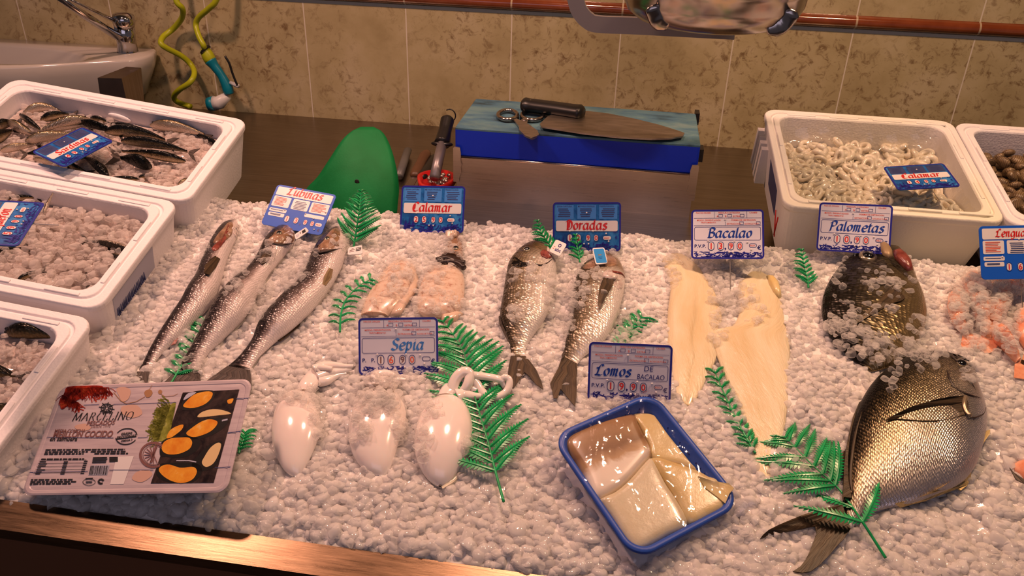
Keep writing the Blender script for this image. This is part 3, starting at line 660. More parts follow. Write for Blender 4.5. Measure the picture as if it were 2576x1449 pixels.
# ------------------------------------------------------------------ spiral hose with its spray gun
HY = -0.045
h1 = [(443, -60), (443, 0), (459, 22), (457, 46), (435, 73), (411, 92), (405, 109), (421, 122), (457, 141), (481, 163), (489, 185), (478, 207), (451, 226), (438, 242), (446, 256), (479, 268)]
h2 = [(560, -60), (544, 0), (525, 22), (500, 44), (493, 63), (500, 90), (511, 112), (515, 124)]
P1 = smooth([onY(x, y, HY - 0.022 * math.sin(i * 1.25)) for i, (x, y) in enumerate(h1)], 110); P2 = smooth([onY(x, y, HY - 0.012 * math.sin(i * 1.3)) for i, (x, y) in enumerate(h2)], 60)
top = smooth([P1[0], P1[0] + (0.01, 0, 0.10), (P1[0] + P2[0]) / 2 + (0, 0, 0.17), P2[0] + (-0.01, 0, 0.10), P2[0]], 30)
hs = thing('spiral_hose', P1[-1], 'yellow-green spiral water hose with a turquoise spray gun against the tiles', 'hose')
g = Geo().tube(np.r_[P1[::-1][:-1], top[:-1], P2], 0.0068, 12); mk('hose_tube', g.V(), g.f, 'yellow_hose', hs)
c0, c1, c2 = onY(513, 120, HY), onY(522, 138, HY), onY(531, 156, HY)
g = Geo().tube([c0, c0 * .5 + c1 * .5, c1, c1 * .5 + c2 * .5, c2], [0.009, 0.013, 0.0145, 0.015, 0.0135], 16); mk('connector', g.V(), g.f, 'yellow_hose', hs)
g = Geo().tube([onY(514, 123, HY), onY(519, 128, HY)], [0.0145, 0.0152], 16); mk('connector_band', g.V(), g.f, 'black_plastic', hs)
gp = smooth([onY(x, y, HY) for x, y in ((529, 152), (541, 168), (557, 190), (570, 215), (577, 236))], 24)
g = Geo().tube(gp, np.interp(np.linspace(0, 1, 24), [0, .2, .5, .85, 1], [0.015, 0.0115, 0.010, 0.0135, 0.012]), 14); gun = mk('spray_gun', g.V(), g.f, 'turquoise_plastic', hs)
n0, n1, n2 = onY(574, 240, HY), onY(552, 258, HY - 0.004), onY(525, 262, HY - 0.006)
g = Geo().tube([n0, n1, n1 * .55 + n2 * .45], [0.010, 0.0165, 0.018], 16); mk('nozzle', g.V(), g.f, 'white_plastic', gun)
g = Geo().tube([n1 * .55 + n2 * .45, n2], [0.0182, 0.0165], 16); mk('nozzle_ring', g.V(), g.f, 'turquoise_plastic', gun)
g = Geo().tube(smooth([onY(x, y, HY - 0.012) for x, y in ((566, 141), (577, 160), (585, 185), (597, 215))], 14), 0.0028, 8); mk('trigger', g.V(), g.f, 'black_plastic', gun)
g = Geo().tube([onY(580, 208, HY), onY(600, 217, HY - .01)], 0.005, 8); mk('trigger_pivot', g.V(), g.f, 'white_plastic', gun)

# ------------------------------------------------------------------ hanging pan of the scale
PY = -0.62
pc = onY(1790, 20, PY); pr = 0.150; zb = 0.386
pan = thing('hanging_pan', (pc[0], PY, zb), 'polished steel bowl hanging from a grey arm at the top', 'scale pan')
loops = []; A = np.linspace(0, 2 * np.pi, 64, endpoint=False)
for r_, z_ in ((0.02, 0), (0.085, 0.001), (0.108, 0.007), (0.124, 0.019), (0.131, 0.034), (0.133, 0.05), (0.139, 0.056), (0.141, 0.060), (0.138, 0.062), (0.130, 0.058), (0.120, 0.022), (0.08, 0.006), (0.02, 0.004)):
    loops.append(np.c_[pc[0] + r_ * np.cos(A), PY + r_ * np.sin(A), np.full(64, zb + z_)])
v, f = loft(loops); mk('bowl', v, f, 'polished_steel', pan)
arm = [onY(x, y, PY + 0.13) for x, y in ((1446, -90), (1446, -20), (1449, 5), (1458, 30), (1478, 52), (1505, 62), (1600, 66), (1790, 76), (1850, 79))]
arm = smooth(arm, 60); hw = 0.0135
T = np.gradient(arm, axis=0); T /= np.linalg.norm(T, axis=1)[:, None]; Nn = np.stack([-T[:, 2], 0 * T[:, 0], T[:, 0]], 1)
o1 = arm + Nn * hw; o2 = arm - Nn * hw
v = np.r_[o1, o2, o1 + (0, 0.012, 0), o2 + (0, 0.012, 0)]; k = 60; f = []
for i in range(k - 1): f += [(i, i + 1, k + i + 1, k + i), (2 * k + i, 3 * k + i, 3 * k + i + 1, 2 * k + i + 1), (i, 2 * k + i, 2 * k + i + 1, i + 1), (k + i, k + i + 1, 3 * k + i + 1, 3 * k + i)]
f += [(0, k, 3 * k, 2 * k), (k - 1, 3 * k - 1, 4 * k - 1, 2 * k - 1)]
mk('support_arm', v, f, 'satin_grey_steel', pan, smooth=False)
def strap(px, name):
    q = [onY(x, y, PY - 0.10) for x, y in px]; q = smooth(q, 16)
    # wrap the strip round the outside of the bowl
    w = []
    for P in q:
        d = P[:2] - np.array([pc[0], PY]); h = P[2] - zb; rr = np.interp(h, [-0.01, 0.0, 0.007, 0.019, 0.034, 0.05], [0.075, 0.09, 0.110, 0.126, 0.133, 0.135]) + 0.003
        ang = math.asin(np.clip((P[0] - pc[0]) / rr, -0.97, 0.97)); w.append((pc[0] + rr * math.sin(ang), PY - rr * math.cos(ang), P[2]))
    v, f = tube(w, np.interp(np.linspace(0, 1, 16), [0, .15, .8, 1], [0.006, 0.0115, 0.0115, 0.005]), 10, flat=0.22, up=(0, -1, 0.2)); mk(name, v, f, 'polished_steel', pan)
strap([(1640, 12), (1646, 30), (1656, 52), (1680, 70)], 'pan_clip'); strap([(1998, 26), (1985, 48), (1965, 68), (1930, 80)], 'pan_clip')
for sx in (-1, 0, 1):
    g = Geo().tube([(pc[0] + sx * 0.125, PY + (0.06 if sx else -0.135), zb + 0.058), (pc[0], PY, zb + 0.75)], 0.0018, 6); mk('chain', g.V(), g.f, 'satin_grey_steel', pan)
g = Geo().tube([(pc[0], PY, zb + 0.745), (pc[0], PY, 2.2)], 0.006, 8); mk('hanging_rod', g.V(), g.f, 'satin_grey_steel', pan)
g = Geo().box(arm[0][0] - 0.0135, arm[0][0] + 0.0135, PY + 0.13, PY + 0.142, arm[0][2], 2.2); mk('arm_upright', g.V(), g.f, 'satin_grey_steel', pan, smooth=False)

# ------------------------------------------------------------------ cutting board in its steel holder
bx0, bx1, by0, by1, bt = -0.037, 0.421, -0.443, -0.238, 0.142
hold = thing('board_holder', (0.19, -0.34, 0), 'brushed steel stand that carries the blue cutting board', 'stand')
def hx(z): return 0.003 * (0.09 - z) / 0.09
g = Geo().box(bx0 + 0.004, bx1 - 0.003, by0 - 0.004, by0, 0, 0.0855); mk('front_plate', g.V(), g.f, 'brushed_steel', hold, smooth=False)
g = Geo().box(bx0 + 0.004, bx0 + 0.008, by0, by1 + 0.01, 0, 0.0855).box(bx1 - 0.007, bx1 - 0.003, by0, by1 + 0.01, 0, 0.0855).box(bx0 + 0.004, bx1 - 0.003, by1 + 0.006, by1 + 0.01, 0, 0.0855)
g.box(bx0 + 0.008, bx1 - 0.007, by0, by1 + 0.006, 0.083, 0.0855); mk('side_frame', g.V(), g.f, 'brushed_steel', hold, smooth=False)
g = Geo().tube([(bx0 + 0.012, by0 - 0.0045, 0.0865), (bx1 - 0.012, by0 - 0.0045, 0.0865)], 0.0022, 8); mk('folded_edge', g.V(), g.f, 'polished_steel', hold)
for sx, x in ((-1, bx0), (1, bx1)):
    P = [(0, 0.036), (0.0, 0.104), (0.003, 0.107), (0.013, 0.106), (0.015, 0.095), (0.0145, 0.078), (0.017, 0.072), (0.0145, 0.066), (0.016, 0.055), (0.012, 0.047), (0.011, 0.036)]
    P = np.array([(x - sx * (a - 0.002), by0 - 0.0085, z) for a, z in P]); v, f, _ = poly_plate(P, 0.004, np.array([0, -1.0, 0])); mk('corner_tab', v, f, 'brushed_steel', hold, smooth=False)
    if sx > 0:
        for yy, zz in ((by1 + 0.02, 0.125), (by0 + 0.03, 0.112)):
            g = Geo().box(x + 0.001, x + 0.010, yy, yy + 0.03, zz - 0.012, zz + 0.012); mk('side_clamp', g.V(), g.f, 'black_plastic', hold, smooth=False)
brd = thing('cutting_board', ((bx0 + bx1) / 2, (by0 + by1) / 2, 0.088), 'thick blue cutting board with a worn greenish top on the steel stand', 'cutting board')
loops = [z3(rrect(bx1 - bx0, by1 - by0, 0.004, 3, (bx0 + bx1) / 2, (by0 + by1) / 2), z) for z in (0.088, bt - 0.004)]
v, f = loft(loops); mk('board', v, f, 'blue_board_side', brd, smooth=False)
P = rrect(bx1 - bx0, by1 - by0, 0.004, 3, (bx0 + bx1) / 2, (by0 + by1) / 2); v, f = loft([z3(P, bt - 0.0039), z3(P, bt - 0.001), z3((P - P.mean(0)) * 0.995 + P.mean(0), bt)]); mk('worn_top', v, f, 'worn_blue_board_top', brd, smooth=False)

# big knife
BT = Frame((0, 0, bt), (1, 0, 0), (0, 1, 0))
kn = thing('butcher_knife', BT.hit(1540, 310), 'large dark-handled butcher knife lying on the blue board', 'knife')
bl = [(1378, 292), (1395, 285), (1440, 280), (1480, 279), (1530, 285), (1600, 299), (1660, 314), (1705, 328), (1722, 334), (1718, 342), (1690, 347), (1640, 349), (1560, 345), (1470, 335), (1400, 324), (1362, 318), (1358, 311)]
P = np.array([BT.hit(x, y, 0.009) for x, y in bl]); v, f, _ = poly_plate(P, 0.0028, BT.n); mk('blade', v, f, 'dark_blade', kn, smooth=False)
hd = smooth([BT.hit(x, y, 0.017) for x, y in ((1312, 263), (1340, 266), (1400, 274), (1440, 280), (1468, 284))], 24)
v, f = tube(hd, np.interp(np.linspace(0, 1, 24), [0, .06, .2, .75, .93, 1], [0.012, 0.0205, 0.0185, 0.0195, 0.021, 0.013]), 16, flat=0.72); mk('handle', v, f, 'black_plastic', kn)
for t in (5, 12, 18):
    v, f = ellipsoid(hd[t] + np.array((0, -0.004, 0.0118)), ((0.0032, 0, 0), (0, 0.0032, 0), (0, 0, 0.0012)), 10, 6); mk('rivet', v, f, 'polished_steel', kn)
# scissors
scs = thing('fish_scissors', BT.hit(1310, 295), 'steel scissors with ring handles lying on the front edge of the board', 'scissors')
for cxy, rx, ry in (((1277, 289), 24, 12), ((1340, 290), 27, 12)):
    c_ = BT.hit(*cxy, 0.006); ex = BT.hit(cxy[0] + rx, cxy[1], 0.006) - c_; ey = BT.hit(cxy[0], cxy[1] + ry, 0.006) - c_
    P = [c_ + ex * math.cos(a) + ey * math.sin(a) for a in np.linspace(0, 2 * math.pi, 37)]; v, f = tube(P, 0.0042, 10, cap=False); mk('finger_ring', v, f, 'polished_steel', scs)
for px in ([(1288, 297), (1300, 298), (1330, 312), (1352, 328), (1356, 338), (1345, 346), (1338, 348), (1318, 334), (1306, 318), (1296, 305)], [(1328, 299), (1318, 296), (1312, 300), (1305, 312), (1306, 326), (1320, 340), (1336, 347), (1350, 342), (1340, 326), (1326, 310)]):
    dz = 0.006 if px[0][0] < 1300 else 0.010
    P = np.array([BT.hit(x, y, dz) for x, y in px]); v, f, _ = poly_plate(P, 0.003, BT.n); mk('blade', v, f, 'dark_blade', scs, smooth=False)
c_ = BT.hit(1319, 302, 0.011); v, f = ellipsoid(c_, ((0.005, 0, 0), (0, 0.005, 0), (0, 0, 0.002)), 12, 6); mk('pivot_screw', v, f, 'polished_steel', scs)

# sharpening steel, knives, red net, dark bar between board and green sheet
st0, st1, st2 = onY(1127, 296, -0.30), onY(1112, 362, -0.36), onY(1093, 447, -0.45)
stl = thing('sharpening_steel', st2, 'sharpening steel with a black handle leaning left of the board', 'sharpening steel')
v, f = tube(smooth([st0, st0 * .7 + st1 * .3, st0 * .35 + st1 * .65, st1], 20), np.interp(np.linspace(0, 1, 20), [0, .1, .5, .85, 1], [0.009, 0.0145, 0.0135, 0.0155, 0.0165]), 14); mk('handle', v, f, 'black_plastic', stl)
v, f = ellipsoid(st1, (np.array((0.023, 0, 0)), np.array((0, 0.012, 0)), np.array((0, -0.004, 0.007))), 16, 8); mk('guard', v, f, 'black_plastic', stl)
v, f = tube([st1, st2], 0.0105, 14); mk('rod', v, f, 'satin_grey_steel', stl)
lp = [st0 + np.array((0.012 * math.cos(a) + 0.004, 0, 0.013 * math.sin(a) + 0.005)) for a in np.linspace(-2.2, 2.2, 16)]; v, f = tube(lp, 0.0013, 6); mk('hanging_loop', v, f, 'black_plastic', stl)
def hand_knife(nm, a, b, c, hm, label):
    t = thing('filleting_knife', c, label, 'knife')
    v, f = tube(smooth([a, a * .5 + b * .5 + (0, 0, 0.002), b], 14), np.interp(np.linspace(0, 1, 14), [0, .12, .5, .9, 1], [0.008, 0.0125, 0.011, 0.013, 0.009]), 12, flat=0.7); mk('handle', v, f, hm, t)
    d = (c - b); s = np.cross(d, (0, 0, 1.0)); s = s / np.linalg.norm(s) * 0.010
    P = np.array([b - s * .8, b + s * .8, b * .2 + c * .8 + s, c, b * .3 + c * .7 - s * .8]); v, f, _ = poly_plate(P, 0.002, np.array([0, 0, 1.0])); mk('blade', v, f, 'polished_steel', t, smooth=False)
hand_knife('a', onz(1074, 382, 0.022), onz(1043, 444, 0.016), onz(1022, 482, 0.010), 'brown_wood', 'brown wooden-handled knife lying left of the sharpening steel')
hand_knife('b', onz(1098, 392, 0.016), onz(1058, 450, 0.014), onz(1030, 500, 0.008), 'black_plastic', 'black-handled knife between the wooden-handled knife and the sharpening steel')
g = Geo(); a, b = onz(1026, 378, 0.014), onz(1004, 444, 0.012); v, f = tube([a, a * .5 + b * .5, b], 0.009, 12, flat=0.8); g.add(v, f)
solo('grey_sharpening_stone', g.V(), g.f, 'grey_plastic', 'narrow dark grey bar lying beside the green plastic sheet', 'bar')
rn = thing('red_net_bag', onz(1098, 466, 0.0), 'red plastic net bag of small shells behind the squid price sign', 'bag')
c_ = onz(1097, 462, 0.012); rng = np.random.default_rng(4)
P = np.array([c_ + np.array((0.037 * math.cos(a) * (1 + 0.1 * math.sin(3 * a)), 0.05 * math.sin(a), 0)) for a in np.linspace(0, 2 * math.pi, 28, endpoint=False)])
v, f = loft([(P - c_) * 0.8 + c_ - (0, 0, 0.011), P, (P - c_) * 1.05 + c_ + (0, 0, 0.012), (P - c_) * 0.9 + c_ + (0, 0, 0.013), (P - c_) * 0.8 + c_ + (0, 0, 0.002)], True, True); mk('net', v, f, 'red_plastic', rn)
g = Geo()
for i in range(26):
    q = c_ + np.array((rng.uniform(-.022, .022), rng.uniform(-.03, .03), 0.010)); v, f = ellipsoid(q, ((0.005, 0, 0), (0, 0.004, 0), (0, 0, 0.004)), 8, 6); g.add(v, f)
put(mk('shells', g.V(), g.f, 'dark_blade', rn), kind='stuff')

# green plastic sheet standing up behind the ice
gs = [(770, 478), (800, 445), (830, 400), (862, 352), (895, 325), (930, 318), (962, 333), (982, 370), (996, 420), (1003, 470), (1000, 512), (992, 545), (940, 548), (880, 548), (800, 545), (760, 520)]
P2 = smooth(gs, 64, True); bY = -0.60
def sheet_Y(x, y): u = (548 - y) / 230.0; return bY + 0.05 * u + 0.07 * u * u + 0.03 * ((x - 890) / 110.0) ** 2
rows = []
for y in np.linspace(544, 320, 26):
    xs = [P2[i][0] + (y - P2[i][1]) / (P2[(i + 1) % 64][1] - P2[i][1] + 1e-9) * (P2[(i + 1) % 64][0] - P2[i][0]) for i in range(64) if (P2[i][1] - y) * (P2[(i + 1) % 64][1] - y) < 0]
    rows.append([onY(x, y, sheet_Y(x, y)) for x in np.linspace(min(xs), max(xs), 15)])
v = np.array(rows).reshape(-1, 3); f = [(i * 15 + j, i * 15 + j + 1, (i + 1) * 15 + j + 1, (i + 1) * 15 + j) for i in range(25) for j in range(14)]
gb = thing('green_plastic_sheet', (v[:, 0].mean(), v[:, 1].min(), v[:, 2].min()), 'leaf-shaped green plastic sheet standing behind the ice', 'plastic sheet')
o = mk('sheet', v, f, 'green_board_plastic', gb); so = o.modifiers.new('thick', 'SOLIDIFY'); so.thickness = 0.0025; so.offset = 0
hp = onY(898, 457, sheet_Y(898, 457) - 0.002); v, f = ellipsoid(hp, ((0.0045, 0, 0), (0, 0.0012, 0), (0, 0, 0.0045)), 14, 6); mk('punched_hole', v, f, 'black_hole', gb)
# ------------------------------------------------------------------ white foam fish boxes
KEEP = []            # room polygons (x, y) that loose ice chips stay out of
class FBox: pass
def foam_box(fr, W, D, h, wall, label, mat='white_foam', grp='white foam fish boxes', rad=0.022, lip=True):
    b = FBox(); b.fr, b.W, b.D, b.h, b.wall = fr, W, D, h, wall
    base = fr.wor([[0, 0, -h]])[0]
    t = thing('foam_box', base, label, 'foam box', grp, frame=fr); b.t = t
    L = lambda w, d, r, z: z3(rrect(w, d, r, 6), z + h)
    w2 = 2 * wall
    loops = [L(W - .034, D - .034, rad, -h), L(W - .03, D - .03, rad, -h + .004), L(W - .006, D - .006, rad, -.014), L(W - .001, D - .001, rad, -.010), L(W, D, rad, -.003), L(W - .003, D - .003, rad, 0)]
    if lip: loops += [L(W - w2 * .42, D - w2 * .42, rad, -.0002), L(W - w2 * .46, D - w2 * .46, rad, -.0035), L(W - w2 * .56, D - w2 * .56, rad, -.0035), L(W - w2 * .60, D - w2 * .60, rad, 0)]
    loops += [L(W - w2 + .003, D - w2 + .003, rad * 1.1, 0), L(W - w2, D - w2, rad * 1.1, -.003), L(W - w2 - .012, D - w2 - .012, rad, -h + .018), L(W - w2 - .03, D - w2 - .03, rad * .8, -h + .014)]
    g = Geo(); v, f = loft(loops); g.add(v, f)
    rng = np.random.default_rng(int(W * 1000 + D * 7777))
    for sy in (-1, 1):                                   # raised locating bars along the rim
        for x0 in np.linspace(-W * .38, W * .30, 4):
            y = sy * (D / 2 - wall * .72); g.box(x0, x0 + .05, y - .003, y + .003, h - .001, h + .0016)
    for sx in (-1, 1):
        for y0 in (-D * .3, D * .08):
            x = sx * (W / 2 - wall * .72); g.box(x - .003, x + .003, y0, y0 + .045, h - .001, h + .0016)
    mk('tub', g.V(), g.f, mat, t, world=False, smooth=False)
    o = t.children[-1]; bv = o.modifiers.new('soft', 'BEVEL'); bv.width = 0.0012; bv.segments = 2; bv.limit_method = 'ANGLE'
    return b
def in_box(b, px, py, dz): return b.fr.hit(px, py, dz)
LA = (-0.008, 0.265, 0.117)
L1 = foam_box(euler_frame(*LA, (-0.600, -0.704, 0.166)), 0.44, 0.242, 0.11, 0.029, 'white foam box of sardines, furthest back of the three at the left')
L2 = foam_box(euler_frame(*LA, (-0.612, -0.943, 0.105)), 0.44, 0.242, 0.11, 0.029, 'white foam box of ice and anchovies, middle of the three at the left')
L3 = foam_box(euler_frame(*LA, (-0.611, -1.189, 0.037)), 0.44, 0.242, 0.11, 0.029, 'white foam box of dark fish and ice at the left, nearest the front rim')
RA = (0.025, 0.224, 0.007)
R1 = foam_box(euler_frame(*RA, (0.697, -0.537, 0.1685)), 0.33, 0.3076, 0.115, 0.024, 'yellowed white foam box of squid rings beside the cutting board', mat='yellowed_foam')
R2 = foam_box(euler_frame(*RA, R1.fr.wor([[0.333, 0, -0.002]])[0]), 0.33, 0.3076, 0.115, 0.024, 'white foam box of brown clams at the right edge of the counter')
def stand(b, label, zb=0.0005):
    q = z3(rrect(b.W - .10, b.D - .10, .01, 2), -b.h - .001); top = b.fr.wor(q); bot = top.copy(); bot[:, 2] = zb
    v, f = loft([bot, top]); solo('sloping_stand', v, f, 'dark_front_panel', label, 'stand', smooth=False)
stand(L1, 'dark sloping stand under the foam box of sardines'); stand(R1, 'dark sloping stand under the foam box of squid rings'); stand(R2, 'dark sloping stand under the foam box of clams')
# marks on the tubs
def side_plate(b, name, y0, y1, z0, z1, mat, side=1, off=0.0006, thick=0.0006):
    def X(z): return side * (b.W / 2 - .003 - (-.014 - z) * .012 / (b.h - .018) + off)
    P = [(X(z), y, z + b.h) for y, z in ((y0, z0), (y1, z0), (y1, z1), (y0, z1))]
    g = Geo(); g.add(P + [(p[0] - side * thick, p[1], p[2]) for p in P], [(0, 1, 2, 3) if side > 0 else (3, 2, 1, 0), (7, 6, 5, 4), (0, 4, 5, 1), (1, 5, 6, 2), (2, 6, 7, 3), (3, 7, 4, 0)])
    return mk(name, g.V(), g.f, mat, b.t, world=False, smooth=False)
side_plate(L2, 'barcode_label', -0.085, 0.03, -0.060, -0.016, 'paper_grey')
g = Geo(); rng = np.random.default_rng(3); y = -0.08
bars = []
while y < 0.0:
    w = rng.choice([0.0008, 0.0014, 0.0022]); X = L2.W / 2 + .0012 - .003 - .012 * .2
    g.box(X - .0045, X - .0016, y, y + w, L2.h - .056, L2.h - .040); y += w + rng.choice([0.0016, 0.0026])
mk('barcode_bars', g.V(), g.f, 'ink_slate', L2.t, world=False, smooth=False)
side_plate(R1, 'printed_label', -0.075, 0.02, -0.075, -0.025, 'ink_slate', side=-1)
g = Geo()
for a, c in (((-.115, -.05), (-.095, -.10)), ((-.088, -.055), (-.100, -.10))):
    X = lambda z: -(R1.W / 2 - .003 - (-.014 - z) * .012 / (R1.h - .018) + .0005)
    g.tube([(X(a[1]), a[0], a[1] + R1.h), (X(c[1]), c[0], c[1] + R1.h)], 0.0014, 6)
mk('red_pen_mark', g.V(), g.f, 'ink_red', R1.t, world=False)
g = Geo()
hh = L1.fr.loc(in_box(L1, 291, 271, -.02)); yb = L1.D / 2 - .029
g.add(*ellipsoid((hh[0] + .02, yb - .003, L1.h - .022), ((0.021, 0, -.003), (0, .004, 0), (0, 0, 0.007)), 16, 8)); mk('hand_hole', g.V(), g.f, 'white_foam', L1.t, world=False)
# ribbed lugs on the left side of the squid-ring box
g = Geo()
for i in range(4): g.box(-R1.W / 2 - .006, -R1.W / 2 + .012, R1.D / 2 - .03 - i * .022, R1.D / 2 - .018 - i * .022, .015, R1.h - .03)
mk('side_rib', g.V(), g.f, 'yellowed_foam', R1.t, world=False, smooth=False)

# ------------------------------------------------------------------ small fish in the boxes
def small_fish(name, cat, label, fr, dz, head, tail, w, bend, belly, mat, grp, rise=0.0, finmat='dark_fin', thick=0.85, eye=True, tailfin=True):
    turn = .30 if ('dark' in label or 'black' in label) and 'dark-headed' not in label else 0.0
    head, tail = np.array(head, float), np.array(tail, float); L = np.linalg.norm(tail - head); d = (tail - head) / L; nrm = np.array([-d[1], d[0]]) * belly
    s = np.linspace(0, 1, 16); sp = head + (tail - head) * s[:, None] + np.array([-d[1], d[0]]) * (bend * 4 * s * (1 - s))[:, None]
    wd = np.interp(s, [0, .04, .12, .3, .5, .8, .93, 1], [.10, .36, .74, 1, .95, .52, .24, .26]) * w / 2
    bd = body(fr, sp - nrm * wd[:, None], sp + nrm * wd[:, None] * 1.05, thick, 0.75, 26, 16, dz + rise)
    c = bd['C'].mean(0); t = thing(name, (c[0], c[1], c[2] - bd['B'].max()), label, cat, grp)
    mk('body', bd['v'], bd['f'], mat, t, uv=bd['uv'], st=bd['st'] - np.array([0, turn]))
    if tailfin:
        e = sp[-1]; dd = sp[-1] - sp[-3]; dd /= np.linalg.norm(dd); nn = np.array([-dd[1], dd[0]]); r = w * .85
        q = [e - nn * wd[-1], e + dd * r * .55 - nn * r * .55, e + dd * r * 1.15 - nn * r * .8, e + dd * r * .6 - nn * r * .08, e + dd * r * .6 + nn * r * .08, e + dd * r * 1.15 + nn * r * .8, e + dd * r * .55 + nn * r * .55, e + nn * wd[-1]]
        fin('tail_fin', [fr.hit(*p, dz + rise + .002) for p in q], bd['C'][-1], finmat, t, fr.n)
    if eye:
        p = on_body(bd, .09, .42); r = bd['A'][3] * .42
        mk('eye', *ellipsoid(p, (bd['E'][3] * r, np.cross(fr.n, bd['E'][3]) * r, fr.n * r * .5), 12, 8), 'eye_black', t)
    return bd
K1 = lambda x, y: (x / 3.677, 180 + y / 3.677)
SG = 'sardines in the foam box'
sard = [
 ((60, 480), (330, 600), 105, -14, 1, 0.004, 'pale-bellied sardine left of the sardine price sign, head towards the left wall of the box'),
 ((175, 400), (400, 560), 62, -8, 1, 0.010, 'dark-backed sardine crossing behind the pale-bellied one left of the sardine sign'),
 ((840, 440), (340, 570), 74, 34, -1, 0.014, 'golden sardine curving up behind the top edge of the sardine sign'),
 ((370, 450), (660, 400), 70, -16, 1, 0.000, 'dark sardine lying against the back wall, furthest back near the left end'),
 ((225, 650), (720, 590), 84, -22, 1, 0.012, 'pinkish silver sardine running under the left edge of the sardine sign'),
 ((400, 540), (800, 500), 66, -10, 1, 0.006, 'silver sardine lying between the golden curved sardine and the sardine sign'),
 ((730, 470), (1100, 580), 74, -16, -1, 0.012, 'dark sardine touching the top right corner of the sardine sign'),
 ((960, 560), (1540, 640), 104, -40, 1, 0.010, 'long black-backed sardine right of the sign, upper one of the dark pair'),
 ((1110, 645), (1745, 745), 92, -26, 1, 0.010, 'long black-backed sardine right of the sign, lower one of the dark pair'),
 ((1730, 835), (1120, 740), 88, 14, -1, 0.002, 'black sardine with its shiny head in the ice below the dark pair'),
 ((1380, 500), (1900, 590), 100, -26, 1, 0.000, 'golden silver sardine half in ice towards the back right corner'),
 ((2010, 660), (1780, 560), 60, -8, 1, -.004, 'sardine nearly buried in ice nearest the back right corner'),
 ((1010, 975), (775, 790), 96, 14, 1, 0.008, 'small sardine with dark back pointing down just right of the sardine sign'),
 ((1410, 880), (1110, 800), 130, 6, 1, 0.006, 'broad golden sardine with a black tail in front of the dark pair'),
 ((1290, 1000), (980, 985), 62, -6, -1, 0.002, 'thin dark sardine lying along the front wall of its box'),
 ((0, 740), (340, 680), 64, -12, 1, 0.004, 'golden brown sardine at the left end below the pinkish one'),
 ((-90, 650), (120, 545), 100, 0, 1, 0.004, 'dark sardine cut off by the left edge of the photo'),
 ((830, 440), (1020, 480), 60, -10, 1, 0.000, 'dark reddish sardine near the middle of the back wall'),
 ((200, 410), (590, 395), 74, -70, 1, -.004, 'pale arched sardine against the back wall near the left end'),
 ((1640, 1060), (1790, 980), 64, 0, 1, 0.002, 'brownish sardine tucked in the front right corner of its box'),
 ((1250, 990), (1460, 955), 46, 0, 1, -.002, 'small dark sardine beside the front wall with only its tail clear of the ice'),
 ((620, 860), (800, 930), 70, 0, 1, 0.000, 'dark sardine under the lower edge of the sardine sign'),
 ((-60, 520), (150, 470), 80, -10, 1, 0.004, 'silver sardine reaching out of the photo at the left end, behind the cut-off dark one'),
 ((560, 700), (250, 760), 70, -8, 1, 0.008, 'bronze sardine just left of the lower corner of the sardine sign'),
 ((640, 470), (980, 520), 60, -12, -1, 0.004, 'slim dark sardine behind the top right corner of the sardine sign'),
 ((1330, 560), (1000, 480), 64, 8, 1, 0.002, 'grey brown sardine half hidden behind the upper black-backed sardine'),
 ((300, 810), (620, 880), 60, 0, 1, 0.000, 'dull brown sardine under the left lower edge of the sardine sign'),
]
Z1 = -0.030
for hd, tl, w, bn, be, rs, lb in sard:
    small_fish('sardine', 'fish', lb, L1.fr, Z1, K1(*hd), K1(*tl), w / 3.677, bn / 3.677, be, 'sardine_skin', SG, rs + .004)
K2 = lambda x, y: (x / 3.677, 450 + y / 3.677)
AG = 'anchovies in the foam box'; Z2 = -0.030
for hd, tl, w, bn, be, rs, lb, mt in [
 ((395, 330), (500, 110), 40, 0, 1, 0.022, 'slender silver anchovy rising tail-up behind the anchovy price sign', 'anchovy_skin'),
 ((-60, 70), (120, 38), 44, 0, 1, 0.004, 'anchovy with a dark tail at the back left of the middle box', 'sardine_skin'),
 ((60, 195), (340, 175), 60, -8, 1, 0.004, 'dark golden anchovy above the top edge of the anchovy sign', 'sardine_skin'),
 ((1250, 680), (815, 570), 84, 12, 1, 0.008, 'brown anchovy lying bare in the ice near the right wall of the middle box', 'anchovy_skin'),
 ((1200, 790), (1030, 690), 80, 0, 1, 0.006, 'dark-headed anchovy pressed against the right wall of the middle box', 'sardine_skin'),
 ((150, 955), (380, 850), 66, -10, 1, 0.006, 'shiny dark anchovy in the ice below the anchovy sign', 'sardine_skin'),
 ((330, 1010), (150, 985), 52, 0, -1, 0.002, 'pale anchovy by the front wall of the middle box', 'anchovy_skin'),
 ((880, 1100), (790, 940), 76, 0, 1, 0.002, 'dark anchovy near the front right corner of the middle box', 'anchovy_skin'),
 ((940, 260), (890, 190), 40, 0, 1, 0.002, 'tiny golden anchovy tip by the back wall of the middle box', 'sardine_skin'),
 ((1090, 320), (1070, 240), 34, 0, 1, 0.002, 'tiny silver anchovy tip near the back right corner of the middle box', 'anchovy_skin'),
 ((-40, 700), (210, 640), 80, 0, 1, 0.002, 'dark anchovy under the lower left corner of the anchovy sign', 'sardine_skin'),
]:
    small_fish('anchovy', 'fish', lb, L2.fr, Z2, K2(*hd), K2(*tl), w / 3.677, bn / 3.677, be, mt, AG, rs + .003)
DG = 'dark fish in the front foam box'; Z3 = -0.030
